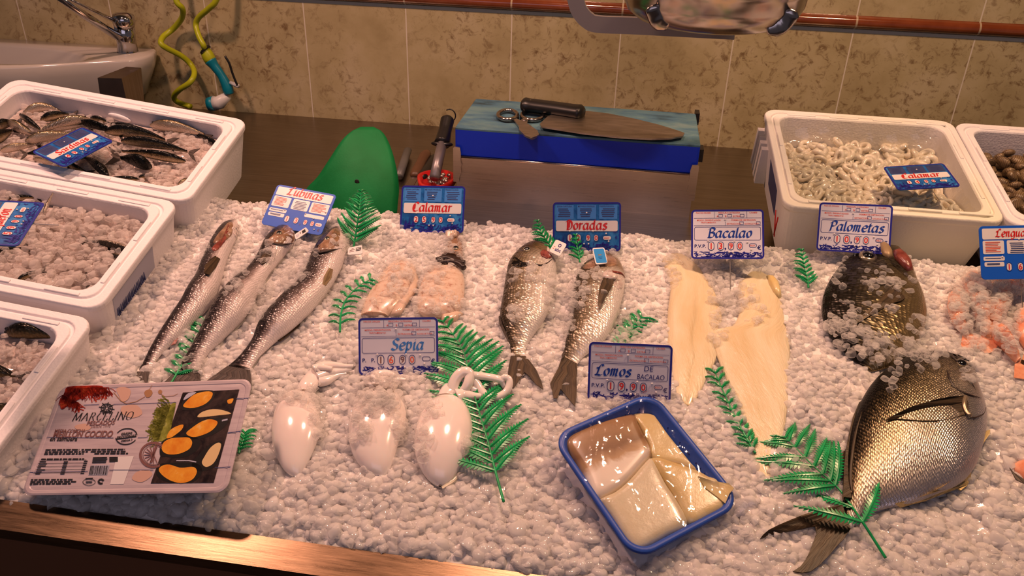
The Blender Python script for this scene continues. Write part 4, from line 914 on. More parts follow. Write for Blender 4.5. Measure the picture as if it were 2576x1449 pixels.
for hd, tl, w, bn, be, rs, lb in [
 ((10, 838), (160, 852), 46, -12, 1, 0.004, 'dark mottled fish arching out of the ice by the back wall of the front box'),
 ((-50, 920), (46, 946), 34, 0, 1, 0.006, 'dark fish half buried in ice at the left edge, middle of the front box'),
 ((-60, 1040), (34, 1014), 26, 0, 1, 0.002, 'dark fish half buried in ice at the left edge, nearest the front rim')]:
    small_fish('dark_fish', 'fish', lb, L3.fr, Z3, hd, tl, w, bn, be, 'dark_pomfret_skin', DG, rs)

# ------------------------------------------------------------------ squid rings under film
rng = np.random.default_rng(11)
ZR = -0.048
def ring_heap():
    V = []; F = []; k = 0; n, m = 14, 8
    a = np.linspace(0, 2 * np.pi, n, endpoint=False); b_ = np.linspace(0, 2 * np.pi, m, endpoint=False)
    base = np.array([(i * m + j, i * m + (j + 1) % m, ((i + 1) % n) * m + (j + 1) % m, ((i + 1) % n) * m + j) for i in range(n) for j in range(m)])
    for i in range(360):
        x = rng.uniform(-.128, .128); y = rng.uniform(-.118, .118); z = ZR + 0.006 * math.sin(x * 40) * math.cos(y * 33) + rng.uniform(-.006, .008)
        R = rng.uniform(.007, .0125); r = rng.uniform(.0036, .0060); el = rng.uniform(.45, 1)
        t = np.stack([(R + r * np.cos(b_)[None, :]) * np.cos(a)[:, None], el * (R + r * np.cos(b_)[None, :]) * np.sin(a)[:, None], np.broadcast_to(r * np.sin(b_)[None, :], (n, m))], -1).reshape(-1, 3)
        q = rng.normal(0, .42, 2); Rx = Matrix.Rotation(q[0], 3, 'X') @ Matrix.Rotation(q[1], 3, 'Y') @ Matrix.Rotation(rng.uniform(0, 6.28), 3, 'Z')
        V.append(t @ np.array(Rx).T + (x, y, z)); F.append(base + k); k += n * m
    # the mass of flesh the rings lie in
    gx, gy = np.meshgrid(np.linspace(-.134, .134, 40), np.linspace(-.123, .123, 40), indexing='ij'); gz = ZR - .005 + .005 * np.sin(gx * 210 + 3 * np.sin(gy * 90)) * np.sin(gy * 190) + .006 * np.sin(gx * 40) * np.cos(gy * 33)
    V.append(np.stack([gx, gy, gz], -1).reshape(-1, 3)); F.append(np.array([(i * 40 + j, (i + 1) * 40 + j, (i + 1) * 40 + j + 1, i * 40 + j + 1) for i in range(39) for j in range(39)]) + k)
    return R1.fr.wor(np.concatenate(V)), np.concatenate(F)
v, f = ring_heap()
solo('squid_rings', v, f, 'squid_ring_flesh', 'heap of pale squid rings filling the yellowed foam box', 'squid rings', kind='stuff')
n = 46; gx, gy = np.meshgrid(np.linspace(-.134, .134, n), np.linspace(-.123, .123, n), indexing='ij')
gz = ZR + .013 + .006 * np.sin(gx * 40) * np.cos(gy * 33) + .003 * np.sin(gx * 160 + 4 * np.sin(gy * 60)) + np.clip(np.maximum(abs(gx) - .118, abs(gy) - .108), 0, 1) * 1.2
v = R1.fr.wor(np.stack([gx, gy, gz], -1).reshape(-1, 3)); f = np.array([(i * n + j, (i + 1) * n + j, (i + 1) * n + j + 1, i * n + j + 1) for i in range(n - 1) for j in range(n - 1)])
solo('plastic_film', v, f, 'ring_film', 'clear crumpled plastic film spread over the squid rings', 'plastic film')

# ------------------------------------------------------------------ clams
def clam_mesh():
    v, f = ellipsoid((0, 0, 0), ((1, 0, 0), (0, .78, 0), (0, 0, .5)), 20, 12); v = v.copy()
    v[:, 0] += .16 * (1 - v[:, 1] ** 2) * 0 + .18 * np.clip(v[:, 1], 0, 1) ** 2; v[:, 1] *= 1 - .12 * v[:, 0]
    v[:, 2] *= 1 + .5 * np.clip(v[:, 1], 0, 1); v[:, 2] = np.where(abs(v[:, 2]) < .07, v[:, 2] * .55, v[:, 2]); return v * .0125, f
cv, cf = clam_mesh(); first = None; pos = []
tries = 0
while len(pos) < 64 and tries < 6000:
    tries += 1
    x, y = rng.uniform(-.133, -.02), rng.uniform(-.122, .122); lay = 0 if len(pos) < 40 else 1; z = -.046 + lay * .010
    P = R2.fr.wor([[x, y, z]])[0]; q = proj(P)
    if q[0] > 2600 or q[1] > 600: continue
    if all((x - a) ** 2 + (y - b) ** 2 > .0182 ** 2 or abs(z - c) > .008 for a, b, c in pos): pos.append((x, y, z))
for x, y, z in pos:
    P = R2.fr.wor([[x, y, z]])[0]
    if first is None:
        o = mk('clam', cv, cf, 'clam_shell'); first = o
        put(o, 'small brown clam among the others in the foam box at the right edge', 'clam', 'clams in the foam box')
    else: o = first.copy(); COL.objects.link(o)
    e = Matrix.Rotation(rng.uniform(0, 6.28), 3, 'Z').to_euler(); e.x += rng.normal(0, .35) + .2; e.y += rng.normal(0, .35); o.rotation_euler = e; o.location = P; s = rng.uniform(.85, 1.15); o.scale = (s, s, s)
fl = R2.fr.wor(z3(rrect(.27, .24, .015, 4), -.056)); v, f, _ = poly_plate(fl, .03, R2.fr.n)
solo('clam_bed', v, f, 'clam_shell', 'lower layer of clams deep in the foam box at the right edge', 'clams', kind='stuff', smooth=False)
# ------------------------------------------------------------------ price signs
SW, SH = 0.105, 0.0755
def sign_frame(yaw, pitch, roll, o):
    cz, sz, cp, sp, cr, sr = math.cos(yaw), math.sin(yaw), math.cos(pitch), math.sin(pitch), math.cos(roll), math.sin(roll)
    M = np.array([[cz, -sz, 0], [sz, cz, 0], [0, 0, 1]]) @ np.array([[1, 0, 0], [0, cp, -sp], [0, sp, cp]]) @ np.array([[cr, 0, sr], [0, 1, 0], [-sr, 0, cr]])
    return Frame(o, M[:, 0], M[:, 2])
TK = 0.0016
def loc_mk(name, geo, mat, t): return mk(name, geo.V(), geo.f, mat, t, world=False, smooth=False)
def wave_art(geo, rng, x0, x1, y0, y1, z, n, s):
    """loose printed drawing of waves, fish and rigging along the foot of the sign"""
    for i in range(n):
        x = rng.uniform(x0, x1); y = y0 + (y1 - y0) * rng.random() ** 1.6; p = [(0, 0)]; a = rng.uniform(-.6, .6)
        for k in range(4): a += rng.normal(0, .7); p.append((p[-1][0] + s * math.cos(a), p[-1][1] + s * .6 * math.sin(a)))
        p = np.array(p); w = rng.uniform(.12, .35) * s
        for q, r in zip(p[:-1], p[1:]):
            d = (r - q) / (np.linalg.norm(r - q) + 1e-9); nn = np.array([-d[1], d[0]]) * w
            v = np.array([q - nn, r - nn, r + nn, q + nn]) + (x, y)
            v[:, 0] = np.clip(v[:, 0], x0, x1); v[:, 1] = np.clip(v[:, 1], y0, y1); flat(v, [(0, 1, 2, 3)], 0, 0, z, geo)
def price(t, digits, xs, y, hs, z, ring, dcols, missing=()):
    for i, (dg, x, h) in enumerate(zip(digits, xs, hs)):
        g = Geo(); w = h * .68; flat(z3(rrect(w, h, w * .49, 6), 0)[:, :2], [tuple(range(28))], x, y, z, g); tk = loc_mk('price_token', g, 'token_white', t)
        g = Geo(); a, f = rring2(w, h, w * .49, h * .06); flat(a, f, x, y, z + .0002, g)
        v2, f2 = text2d(dg, h * .92, 0.02); cx_ = (v2[:, 0].max() + v2[:, 0].min()) / 2; cy_ = (v2[:, 1].max() + v2[:, 1].min()) / 2
        gd = Geo(); flat(v2 - (cx_, cy_), f2, x, y, z + .0002, gd)
        o = mk('token_ring', g.V(), g.f, ring, tk, world=False, smooth=False); o2 = mk('digit', gd.V(), gd.f, dcols[i], tk, world=False, smooth=False)
def pegs(t, pts, z):
    me = None
    for x, y in pts:
        if me is None:
            v, f = ellipsoid((0, 0, 0), ((.0013, 0, 0), (0, .0013, 0), (0, 0, .0011)), 10, 6); o = mk('peg', v, f, 'token_white', t, world=False); o.location = (x, y, z); me = o
        else: o = me.copy(); COL.objects.link(o); o.parent = t; o.location = (x, y, z)
def sign(kind, word, digits, fr, label, scale=1.0, size=1.0, pin=None, word2=None, faded=False, seed=0):
    rng = np.random.default_rng(seed + 5)
    t = thing('price_sign', fr.o, label, 'price sign', 'price signs', frame=fr)
    g = Geo(); P = rrect(SW, SH, .006, 6); v, f = loft([z3(P * .995, -TK), z3(P, -TK * .7), z3(P, -.0003), z3(P * .995, 0)]); g.add(v, f)
    loc_mk('plate', g, {'A': 'sign_white', 'B': 'sign_sea_blue', 'C': 'sign_royal'}[kind], t)
    z1, z2, z3_ = .0003, .0006, .0009
    if kind in 'AB':
        g = Geo(); a, f = rring2(SW, SH, .006, .0026); flat(a, f, 0, 0, z1, g); loc_mk('border', g, 'sign_navy', t)
    if kind == 'A':
        g = Geo(); x0, x1 = -.0485, .0485
        for yy in (.0245, .0130): flat(*rect2(x0, yy, x1, yy + .0004), 0, 0, z1, g)
        for xx, ya, yb in ((-.019, .0245, .0345), (.028, .0245, .0345), (-.003, .0130, .0192)): flat(*rect2(xx, ya, xx + .0004, yb), 0, 0, z1, g)
        for bx, by in ((-.0125, .0262), (.0005, .0262), (.0185, .0262), (.0175, .0146), (.0415, .0146)): flat(*frame2(bx, by, bx + .006, by + .0045, .0005), 0, 0, z1, g)
        a, f = rring2(.096, .0205, .003, .0006, 0, .0010); flat(a, f, 0, 0, z1, g); loc_mk('printed_lines', g, 'ink_navy', t)
        g = Geo()
        for s, x, y, h in (('PAIS DE ORIGEN', -.0455, .0318, .0030), ('FRESCURA CATEGORIA', -.013, .0318, .0030), ('CALIBRE', .032, .0318, .0030), ('A', -.0155, .0262, .0040), ('B', -.0030, .0262, .0040), ('EXTRA', .0085, .0262, .0034),
                           ('MODO, PRESENTACION', -.0440, .0205, .0032), ('TRATAMIENTO', -.0385, .0168, .0032), ('FORMA DE OBTENCION', .006, .0205, .0032), ('EXTRACCION', -.0005, .0148, .0032), ('ACUICULTURA', .0245, .0148, .0030)):
            v2, f2 = text2d(s, h, .01); flat(v2, f2, x, y, z1, g)
        loc_mk('small_print', g, 'ink_orange_red', t)
        big = .0098 * scale; v2, f2 = pen(word, big, .16, 38, .16); wx = v2[:, 0].max() - v2[:, 0].min(); fit = min(1, .080 / wx) if not word2 else .048 / wx
        v2 = v2 * fit; g = Geo(); xx = {'L': -.044}.get('L' if word2 else '', (-.010 if faded else -wx * fit / 2 + .004)); flat(v2, f2, xx, -.0050, z1, g); loc_mk('name_lettering', g, 'ink_light_blue' if faded else 'ink_blue', t)
        if word2:
            g = Geo()
            for s, x, y in ((word2[0], .018, .0030), (word2[1], .0095, -.0075)): v2, f2 = text2d(s, .0095); v2 = v2.copy(); v2 = v2 * (min(1, .034 / v2[:, 0].max()), 1); v2[:, 0] += v2[:, 1] * .1; flat(v2, f2, x, y, z1, g)
            loc_mk('added_lettering', g, 'ink_navy', t)
        g = Geo()
        v2, f2 = text2d('P.V.P.' if not faded else 'P.   P.', .0070, .015); v2 = v2 * (.0165 / v2[:, 0].max(), 1); flat(v2, f2, -.0475, -.0205, z1, g); loc_mk('pvp_lettering', g, 'ink_navy', t); g = Geo()
        v2, f2 = text2d('€', .0085, .02); flat(v2, f2, .0425, -.0235, z1, g); loc_mk('euro_lettering', g, 'ink_navy', t); v2, f2 = text2d(',', .012, .03); g = Geo()
        if not faded: flat(v2, f2, -.0040, -.0225, z1, g); loc_mk('comma_lettering', g, 'ink_navy', t)
        price(t, digits, (-.0234, -.0097, .0052, .0178), -.0180, (.0136, .0136, .0122, .0122), z1, 'ink_navy', ['ink_brown', 'ink_orange_red', 'ink_brown', 'ink_orange_red'] if faded else ['ink_red'] * 4)
        g = Geo(); a, f = rring2(.011, .0062, .003, .0007, .0365, -.0172); flat(a, f, 0, 0, z1, g); v2, f2 = text2d('KILO', .0032, .02); loc_mk('unit_ring', g, 'ink_navy', t)
        if not faded: g = Geo(); flat(v2, f2, .0325, -.0183, z1, g); loc_mk('unit_lettering', g, 'ink_orange_red', t)
        g = Geo(); wave_art(g, rng, -.049, .049, -.0350, -.0262, z1, 90, .0026); loc_mk('sea_drawing', g, 'sign_navy', t)
        pegs(t, ((-.003, .0225), (-.028, -.0105), (.010, -.0110), (.0285, -.0125), (.034, -.0235), (.0025, -.0275), (.008, -.0275)), .0006)
    elif kind == 'B':
        g = Geo()
        for x0, x1 in ((-.047, -.020), (-.0145, .0145), (.019, .047)):
            flat(*rect2(x0, .0120, x1, .0335), 0, 0, z1, g)
        loc_mk('panel_tint', g, 'ink_slate' if faded else 'ink_light_blue', t)
        g = Geo()
        for x, s in ((-.046, 'ZONA CAPTURA'), (-.0135, 'METODO PRODUC.'), (.020, 'PRESENTACION')):
            v2, f2 = text2d(s, .0030, .01); flat(v2, f2, x, .0306, z2, g)
        for x0, x1 in ((-.045, -.023), (-.011, .009), (.022, .044)):
            for k in range(5): flat(*rect2(x0 + rng.uniform(0, .003), .0270 - k * .0029, x1 - rng.uniform(0, .006), .0281 - k * .0029), 0, 0, z2, g)
        loc_mk('small_print', g, 'ink_slate', t)
        g = Geo(); a = rrect(.095, .0165, .0025, 5, 0, .0012); flat(a, [tuple(range(len(a)))], 0, 0, z2, g); loc_mk('name_strip', g, 'token_white', t)
        v2, f2 = pen(word, .0100 * scale, .17, 38, .05); wx = v2[:, 0].max() - v2[:, 0].min(); fit = min(1, .066 / wx); g = Geo(); flat(v2 * fit, f2, -wx * fit / 2, -.0042, z3_, g); loc_mk('name_lettering', g, 'ink_red', t)
        price(t, digits, (-.0260, -.0126, .0024, .0147), -.0172, (.0124, .0124, .0107, .0107), z2, 'ink_navy', ['ink_red'] * 4)
        g = Geo(); a = rrect(.012, .0058, .0028, 5, .0315, -.0172); flat(a, [tuple(range(len(a)))], 0, 0, z2, g); loc_mk('unit_token', g, 'token_white', t)
        g = Geo(); v2, f2 = text2d('KILO', .0034, .02); flat(v2, f2, .0270, -.0185, z3_, g); loc_mk('unit_lettering', g, 'ink_orange_red', t)
        g = Geo(); v2, f2 = text2d('PVP', .0038, .02); flat(v2, f2, .0415, -.0100, z2, g); v2, f2 = text2d('€', .0060, .02); flat(v2, f2, .0435, -.0185, z2, g); v2, f2 = text2d(',', .010, .03); flat(v2, f2, -.0065, -.0215, z2, g)
        wave_art(g, rng, -.049, .049, -.0345, -.0235, z2, 60, .0030)
        for x in (-.043, -.037, -.031): flat(*rect2(x, -.034, x + .0007, -.0145 - abs(x + .037) * .6), 0, 0, z2, g); flat(np.array([(x - .003, -.030), (x + .003, -.029), (x + .0005, -.017)]), [(0, 1, 2)], 0, 0, z2, g)
        loc_mk('ship_drawing', g, 'sign_navy', t)
        pegs(t, ((0, .0215), (-.026, -.0068), (.010, -.0068), (.030, -.0105), (.034, -.0225), (-.004, -.0265), (.003, -.0265)), .0009)
    else:
        g = Geo()
        for cx_, cy_, w, d in ((0, .0265, .097, .0155), (-.0335, .0075, .030, .0190), (.0, .0075, .029, .0190), (.0330, .0075, .031, .0190), (-.0335, -.0085, .030, .0060), (-.0335, -.0165, .0280, .0065), (.030, -.0080, .034, .0060)):
            a = rrect(w, d, .002, 4, cx_, cy_); flat(a, [tuple(range(len(a)))], 0, 0, z1, g)
        loc_mk('text_panels', g, 'token_white', t)
        g = Geo()
        for x0, x1, k0 in ((-.045, -.023, 7), (.021, .045, 7)):
            for k in range(k0): flat(*rect2(x0, .0140 - k * .0022, x1 - rng.uniform(0, .007), .0150 - k * .0022), 0, 0, z2, g)
        loc_mk('red_print', g, 'ink_orange_red', t)
        g = Geo()
        for k in range(6): flat(*rect2(-.011 + rng.uniform(0, .002), .0125 - k * .0026, .011 - rng.uniform(0, .004), .0135 - k * .0026), 0, 0, z2, g)
        for x0, x1, y in ((-.046, -.024, -.0085), (-.044, -.026, -.0160), (-.044, -.026, -.0175)): flat(*rect2(x0, y, x1, y + .0009), 0, 0, z2, g)
        loc_mk('grey_print', g, 'ink_slate', t)
        v2, f2 = pen(word, .0096 * scale, .17, 38, .10); wx = v2[:, 0].max() - v2[:, 0].min(); fit = min(1, .064 / wx); g = Geo(); flat(v2 * fit, f2, -wx * fit / 2 + .002, .0222, z2, g); loc_mk('name_lettering', g, 'ink_red', t)
        price(t, digits, (-.0130, .0030, .0190, .0310), -.0205, (.0120, .0120, .0098, .0098), z1, 'ink_navy', ['ink_red'] * 4)
        g = Geo(); a = rrect(.011, .0060, .0028, 5, .0440 - .002, -.0205); flat(a, [tuple(range(len(a)))], 0, 0, z1, g); loc_mk('unit_token', g, 'token_white', t)
        g = Geo(); v2, f2 = text2d('KILO', .0034, .02); flat(v2, f2, .0380, -.0217, z2, g); loc_mk('unit_lettering', g, 'ink_orange_red', t)
        g = Geo(); v2, f2 = text2d(',', .010, .03); flat(v2, f2, .0105, -.0255, z1, g); v2, f2 = text2d('€', .0060, .02); flat(v2, f2, .0430, -.0320, z1, g); loc_mk('price_lettering', g, 'ink_navy', t)
        pegs(t, ((.003, .0185), (-.022, -.0060), (.014, -.0055), (.046, .0030), (.0300, -.0115), (.0380, -.0300)), .0006)
    # the wire spike it stands on
    L = pin or .05
    g = Geo().tube([(.004, -SH / 2 + .004, -TK - .0008), (.004, -SH / 2 - L, -TK - .0008 - (0 if not pin else .0))], .0007, 6); loc_mk('wire_spike', g, 'dark_blade', t)
    t.scale = (size,) * 3
    return t
sign('C', 'Lubinas', '1390', sign_frame(-.041, -.911, .085, (-.222, -.767, .092)), 'blue and white price sign reading Lubinas beside the sea bass', seed=1)
sign('B', 'Calamar', '2590', sign_frame(-.037, -.566, -.081, (-.011, -.732, .097)), 'blue price sign reading Calamar 25,90 standing before the cutting board', seed=2)
sign('B', 'Doradas', '1290', sign_frame(-.015, -.35, -.092, (.2385, -.752, .0985)), 'blue price sign reading Doradas behind the two sea bream', seed=3)
sign('A', 'Bacalao', '1390', sign_frame(-.091, -.655, -.131, (.448, -.770, .114)), 'white price sign with navy border reading Bacalao behind the cod fillets', seed=4)
sign('A', 'Palometas', '1090', sign_frame(-.2, -.546, -.113, (0.6387, -0.7191, 0.1195)), 'white price sign with navy border reading Palometas standing before the squid-ring box', seed=5, size=0.985)
sign('C', 'Lenguados', '1690', sign_frame(.142, -.558, -.049, (.845, -.780, .129)), 'light blue price sign with red lettering starting Lengua, cut off by the right edge', seed=6)
sign('A', 'Sepia', '1690', sign_frame(.166, -.501, -.030, (.015, -1.032, .028)), 'white price sign with faded lettering reading Sepia above the cuttlefish', faded=True, seed=7)
sign('A', 'Lomos', '1990', sign_frame(.001, -.391, -.060, (.319, -1.036, .028)), 'white price sign reading Lomos de Bacalao behind the blue tray', word2=('DE', 'BACALAO'), seed=8)
sign('B', 'Calamar', '1490', sign_frame(-.342, -1.348, -.479, (0.7583, -0.5902, 0.1645)), 'dark blue price sign reading Calamar 14,90 stuck in the box of squid rings', pin=.04, faded=True, seed=9, size=.915)
sign('B', 'Sardinas', '4990', sign_frame(.583, -1.323, -.685, (-0.5973, -0.7645, 0.167)), 'blue price sign reading Sardinas lying on the box of sardines', pin=.03, faded=True, seed=10, size=.925)
sign('B', 'Boquerón', '5990', sign_frame(.948, -1.394, -.925, (-0.4402, -1.1229, 0.2037)), 'blue price sign reading Boquerón lying turned sideways on the middle box', pin=.03, faded=True, seed=11, size=.93)
# ------------------------------------------------------------------ fish on the ice
def crop(x0, y0, s): return lambda pts: [(x0 + a / s, y0 + b / s) for a, b in pts]
KB = crop(280, 420, 2.4986); KD = crop(850, 520, 2.787); KP = crop(1850, 840, 2.3788); KF = crop(1600, 560, 2.8986); KS = crop(640, 800, 3.0184)
def keep(bd, grow=1.0):
    a = bd['C'] - bd['A'][:, None] * grow * bd['E']; b = bd['C'] + bd['A'][:, None] * grow * bd['E']; P = np.r_[a, b[::-1]]; KEEP.append((P[:, :2], None))
def eye_on(t, P, r, fr, ringed=True):
    ex, ey = fr.ex, fr.ey
    if ringed: mk('eye_ring', *ellipsoid(P, (ex * r, ey * r, fr.n * r * .35), 16, 8), 'eye_ring', t)
    mk('eye', *ellipsoid(P + fr.n * r * .22, (ex * r * .68, ey * r * .68, fr.n * r * .3), 14, 8), 'eye_black', t)
def crease(t, name, bd, px, r, mat, h=0.0005, n=18, taper=True):
    P = smooth([surf_px(bd, x, y, h) for x, y in px], n); rr = r * (np.interp(np.linspace(0, 1, n), [0, .2, .7, 1], [.3, 1, .9, .2]) if taper else 1); v, f = tube(P, rr, 8, flat=.5); return mk(name, v, f, mat, t)
def tag_plate(t, name, corners, lift, bodymat, marks, fr, edge=None):
    P = np.array([fr.hit(x, y, lift) for x, y in corners]); g = Geo()
    c = P.mean(0); q = []
    for i in range(4):
        a, b, d = P[i - 1], P[i], P[(i + 1) % 4]; q += [b + (a - b) * .12, b + ((a - b) + (d - b)) * .035, b + (d - b) * .12]
    n = np.cross(P[1] - P[0], P[3] - P[0]); n /= np.linalg.norm(n); n = n if n @ fr.n > 0 else -n
    v, f, _ = poly_plate(np.array(q), .0012, n); o = mk(name, v, f, bodymat, t, smooth=False)
    ex = P[1] - P[0]; ey = P[0] - P[3]
    for mt, items in marks.items():
        g = Geo()
        for v2, f2 in items: g.add(P[3] + v2[:, 0:1] * ex + v2[:, 1:2] * ey + n * (.0003 if mt != 'token_white' else .0002), f2)
        mk('tag_print', g.V(), g.f, mt, o, smooth=False)
    return o
def bass(dors, vent, tail, label, head_split, extras):
    bd = body(ICE, dors, vent, .80, .62, 60, 36, 0.0, tsc=lambda s: 1 - .25 * max(0, (s - .75) / .25) - .45 * max(0, (s - .9) / .1) - .15 * max(0, (.1 - s) / .1))
    c = bd['C'].mean(0); t = thing('sea_bass', (c[0], c[1], ice_z(c[1])), label, 'fish', 'sea bass on the ice')
    mk('body', bd['v'], bd['f'], 'sea_bass_skin', t, uv=bd['uv'], st=bd['st']); keep(bd, .9)
    fin('tail_fin', [ICE.hit(x, y, .006) for x, y in tail], bd['C'][-1], 'dark_fin', t, ICE.n)
    return t, bd
def cap_patch(t, name, bd, px, mat, h=.0008, K=5):
    """a patch of differently coloured skin that hugs the body (head plates, jaw, gill)"""
    P = np.array(smooth(px, 26, True)); c = P.mean(0); loops = []
    for u in (1.0, .97, .75, .45, .15): loops.append(np.array([surf_px(bd, *(c + (p - c) * u), h if u < 1 else -.001) for p in P]))
    v, f = loft(loops, False, True); return mk(name, v, f, mat, t)

t, bd = bass(KB([(748, 342), (715, 352), (680, 385), (635, 445), (590, 530), (555, 610), (520, 700), (470, 770), (430, 850), (375, 930), (330, 1000), (285, 1070), (240, 1150), (200, 1230), (165, 1290)]),
             KB([(785, 342), (806, 370), (800, 415), (775, 480), (740, 560), (715, 650), (690, 740), (655, 830), (610, 890), (540, 960), (470, 1030), (400, 1100), (330, 1160), (275, 1225), (235, 1285)]),
             KB([(165, 1285), (120, 1335), (80, 1390), (110, 1420), (160, 1400), (200, 1420), (225, 1360), (238, 1285)]), 'left sea bass of the three, with a reddish bloody gill', 0, None)
cap_patch(t, 'gill_cover', bd, KB([(735, 350), (705, 385), (665, 430), (640, 480), (700, 470), (745, 440), (768, 390), (765, 352)]), 'brown_head')
cap_patch(t, 'gill', bd, KB([(738, 360), (728, 400), (700, 450), (650, 492), (630, 520), (655, 528), (690, 500), (715, 470), (735, 425), (748, 390)]), 'red_gill', .0012)
cap_patch(t, 'jaw', bd, KB([(768, 345), (790, 350), (802, 380), (796, 420), (778, 440), (768, 400)]), 'pale_jaw', .0010)
fin('pectoral_fin', [surf_px(bd, x, y, h) for (x, y), h in zip(KB([(655, 560), (685, 580), (660, 640), (620, 690), (588, 680), (590, 630), (620, 585)]), (.001, .001, .003, .004, .004, .003, .001))], surf_px(bd, *KB([(670, 560)])[0]), 'brown_fin', t, ICE.n)
fin('anal_fin', [ICE.hit(x, y, .004) for x, y in KB([(545, 955), (560, 990), (500, 1060), (430, 1105), (400, 1100), (470, 1030)])], ICE.hit(*KB([(470, 990)])[0], .004), 'dark_fin', t, ICE.n)
fin('pelvic_fin', [ICE.hit(x, y, .010) for x, y in KB([(420, 1075), (405, 1110), (375, 1120), (395, 1090)])], ICE.hit(*KB([(410, 1085)])[0], .01), 'red_gill', t, ICE.n)

t, bd = bass(KB([(1095, 362), (1050, 385), (990, 430), (945, 490), (915, 560), (850, 650), (760, 720), (690, 790), (640, 850), (600, 930), (565, 1010), (520, 1100), (480, 1170), (445, 1230), (408, 1285)]),
             KB([(1140, 366), (1162, 420), (1155, 470), (1110, 530), (1060, 590), (1000, 660), (960, 730), (920, 810), (880, 890), (820, 970), (750, 1035), (690, 1095), (620, 1160), (580, 1215), (552, 1290)]),
             KB([(408, 1280), (350, 1335), (290, 1395), (350, 1420), (430, 1395), (520, 1415), (575, 1400), (560, 1340), (552, 1285)]), 'middle sea bass of the three, its head under the Lubinas sign', 0, None)
cap_patch(t, 'gill_cover', bd, KB([(1095, 368), (1050, 395), (985, 440), (960, 475), (1010, 482), (1080, 480), (1140, 470), (1152, 420), (1135, 375)]), 'brown_head')
crease(t, 'mouth', bd, KB([(985, 470), (1040, 486), (1100, 487), (1145, 480)]), .0022, 'slit_dark')
fin('pectoral_fin', [surf_px(bd, x, y, .002) for x, y in KB([(985, 520), (1015, 545), (990, 590), (950, 620), (930, 600), (950, 550)])], surf_px(bd, *KB([(1000, 520)])[0]), 'brown_fin', t, ICE.n)
tag_plate(t, 'gill_tag', KB([(1150, 425), (1222, 378), (1242, 402), (1160, 458)]), .040, 'token_white', {'ink_black': [rect2(.62, .25, .9, .75), rect2(.45, .45, .5, .8)], 'paper_grey': [rect2(.1, .3, .3, .45), rect2(.1, .55, .38, .65)]}, ICE)
eye_on(t, surf_px(bd, *KB([(1055, 415)])[0], .0005), .0048, ICE)

t, bd = bass(KB([(1405, 380), (1370, 402), (1320, 460), (1260, 540), (1212, 660), (1150, 750), (1080, 810), (1010, 880), (955, 940), (910, 1010), (890, 1080), (850, 1140), (800, 1200), (730, 1255)]),
             KB([(1442, 384), (1475, 430), (1482, 490), (1475, 560), (1440, 650), (1390, 740), (1330, 825), (1260, 905), (1190, 970), (1120, 1030), (1040, 1090), (980, 1145), (925, 1200), (872, 1280)]),
             KB([(730, 1250), (660, 1300), (590, 1350), (600, 1390), (700, 1370), (790, 1390), (880, 1400), (880, 1340), (872, 1275)]), 'right sea bass of the three, belly up with an open gill slit', 0, None)
cap_patch(t, 'gill_cover', bd, KB([(1405, 385), (1370, 410), (1320, 470), (1275, 520), (1340, 525), (1420, 505), (1440, 450), (1435, 395)]), 'brown_head')
cap_patch(t, 'jaw', bd, KB([(1440, 395), (1470, 430), (1476, 490), (1455, 500), (1440, 450)]), 'pale_jaw')
crease(t, 'gill_slit', bd, KB([(1250, 540), (1310, 540), (1380, 525), (1452, 512)]), .0030, 'slit_dark')
fin('pectoral_fin', [surf_px(bd, x, y, .002) for x, y in KB([(1370, 640), (1395, 650), (1385, 700), (1350, 750), (1328, 745), (1340, 690)])], surf_px(bd, *KB([(1385, 640)])[0]), 'pale_fin', t, ICE.n)
fin('anal_fin', [ICE.hit(x, y, .006) for x, y in KB([(1190, 970), (1180, 1000), (1120, 1050), (1060, 1095), (1040, 1090), (1110, 1035)])], ICE.hit(*KB([(1110, 1010)])[0], .006), 'brown_fin', t, ICE.n)
tag_plate(t, 'gill_tag', KB([(1490, 508), (1575, 490), (1580, 545), (1486, 552)]), .022, 'token_white', {'ink_black': [rect2(.62, .25, .92, .35), rect2(.62, .45, .92, .55), rect2(.62, .65, .92, .72), rect2(.58, .25, .61, .72), rect2(.93, .25, .96, .72)], 'ink_brown': [rect2(.1, .3, .45, .36), rect2(.12, .5, .5, .56), rect2(.2, .68, .4, .74)]}, ICE)
eye_on(t, surf_px(bd, *KB([(1355, 450)])[0], .0005), .0050, ICE)

# sea bream
def bream(dors, vent, tail, label):
    bd = body(ICE, dors, vent, .52, .62, 54, 36, 0.0, tsc=lambda s: 1 - .2 * max(0, (s - .75) / .25) - .5 * max(0, (s - .9) / .1))
    c = bd['C'].mean(0); t = thing('sea_bream', (c[0], c[1], ice_z(c[1])), label, 'fish', 'sea bream on the ice')
    mk('body', bd['v'], bd['f'], 'sea_bream_skin', t, uv=bd['uv'], st=bd['st']); keep(bd, .92)
    fin('tail_fin', [ICE.hit(x, y, .006) for x, y in tail], bd['C'][-1] + (bd['C'][-3] - bd['C'][-1]) * .6, 'brown_fin', t, ICE.n)
    return t, bd
t, bd = bream(KD([(1405, 234), (1350, 252), (1290, 285), (1240, 335), (1200, 385), (1185, 440), (1172, 520), (1160, 600), (1146, 680), (1135, 755), (1150, 825), (1175, 885), (1200, 950), (1213, 1010), (1213, 1055)]),
              KD([(1448, 248), (1490, 290), (1515, 345), (1532, 400), (1532, 460), (1515, 550), (1492, 650), (1480, 720), (1450, 790), (1400, 862), (1352, 930), (1322, 990), (1310, 1022), (1313, 1055)]),
              KD([(1213, 1045), (1197, 1120), (1190, 1200), (1205, 1250), (1230, 1272), (1250, 1245), (1275, 1205), (1310, 1160), (1345, 1190), (1385, 1240), (1440, 1280), (1428, 1225), (1390, 1140), (1345, 1080), (1314, 1045)]), 'left sea bream with a red mouth and a dark forked tail')
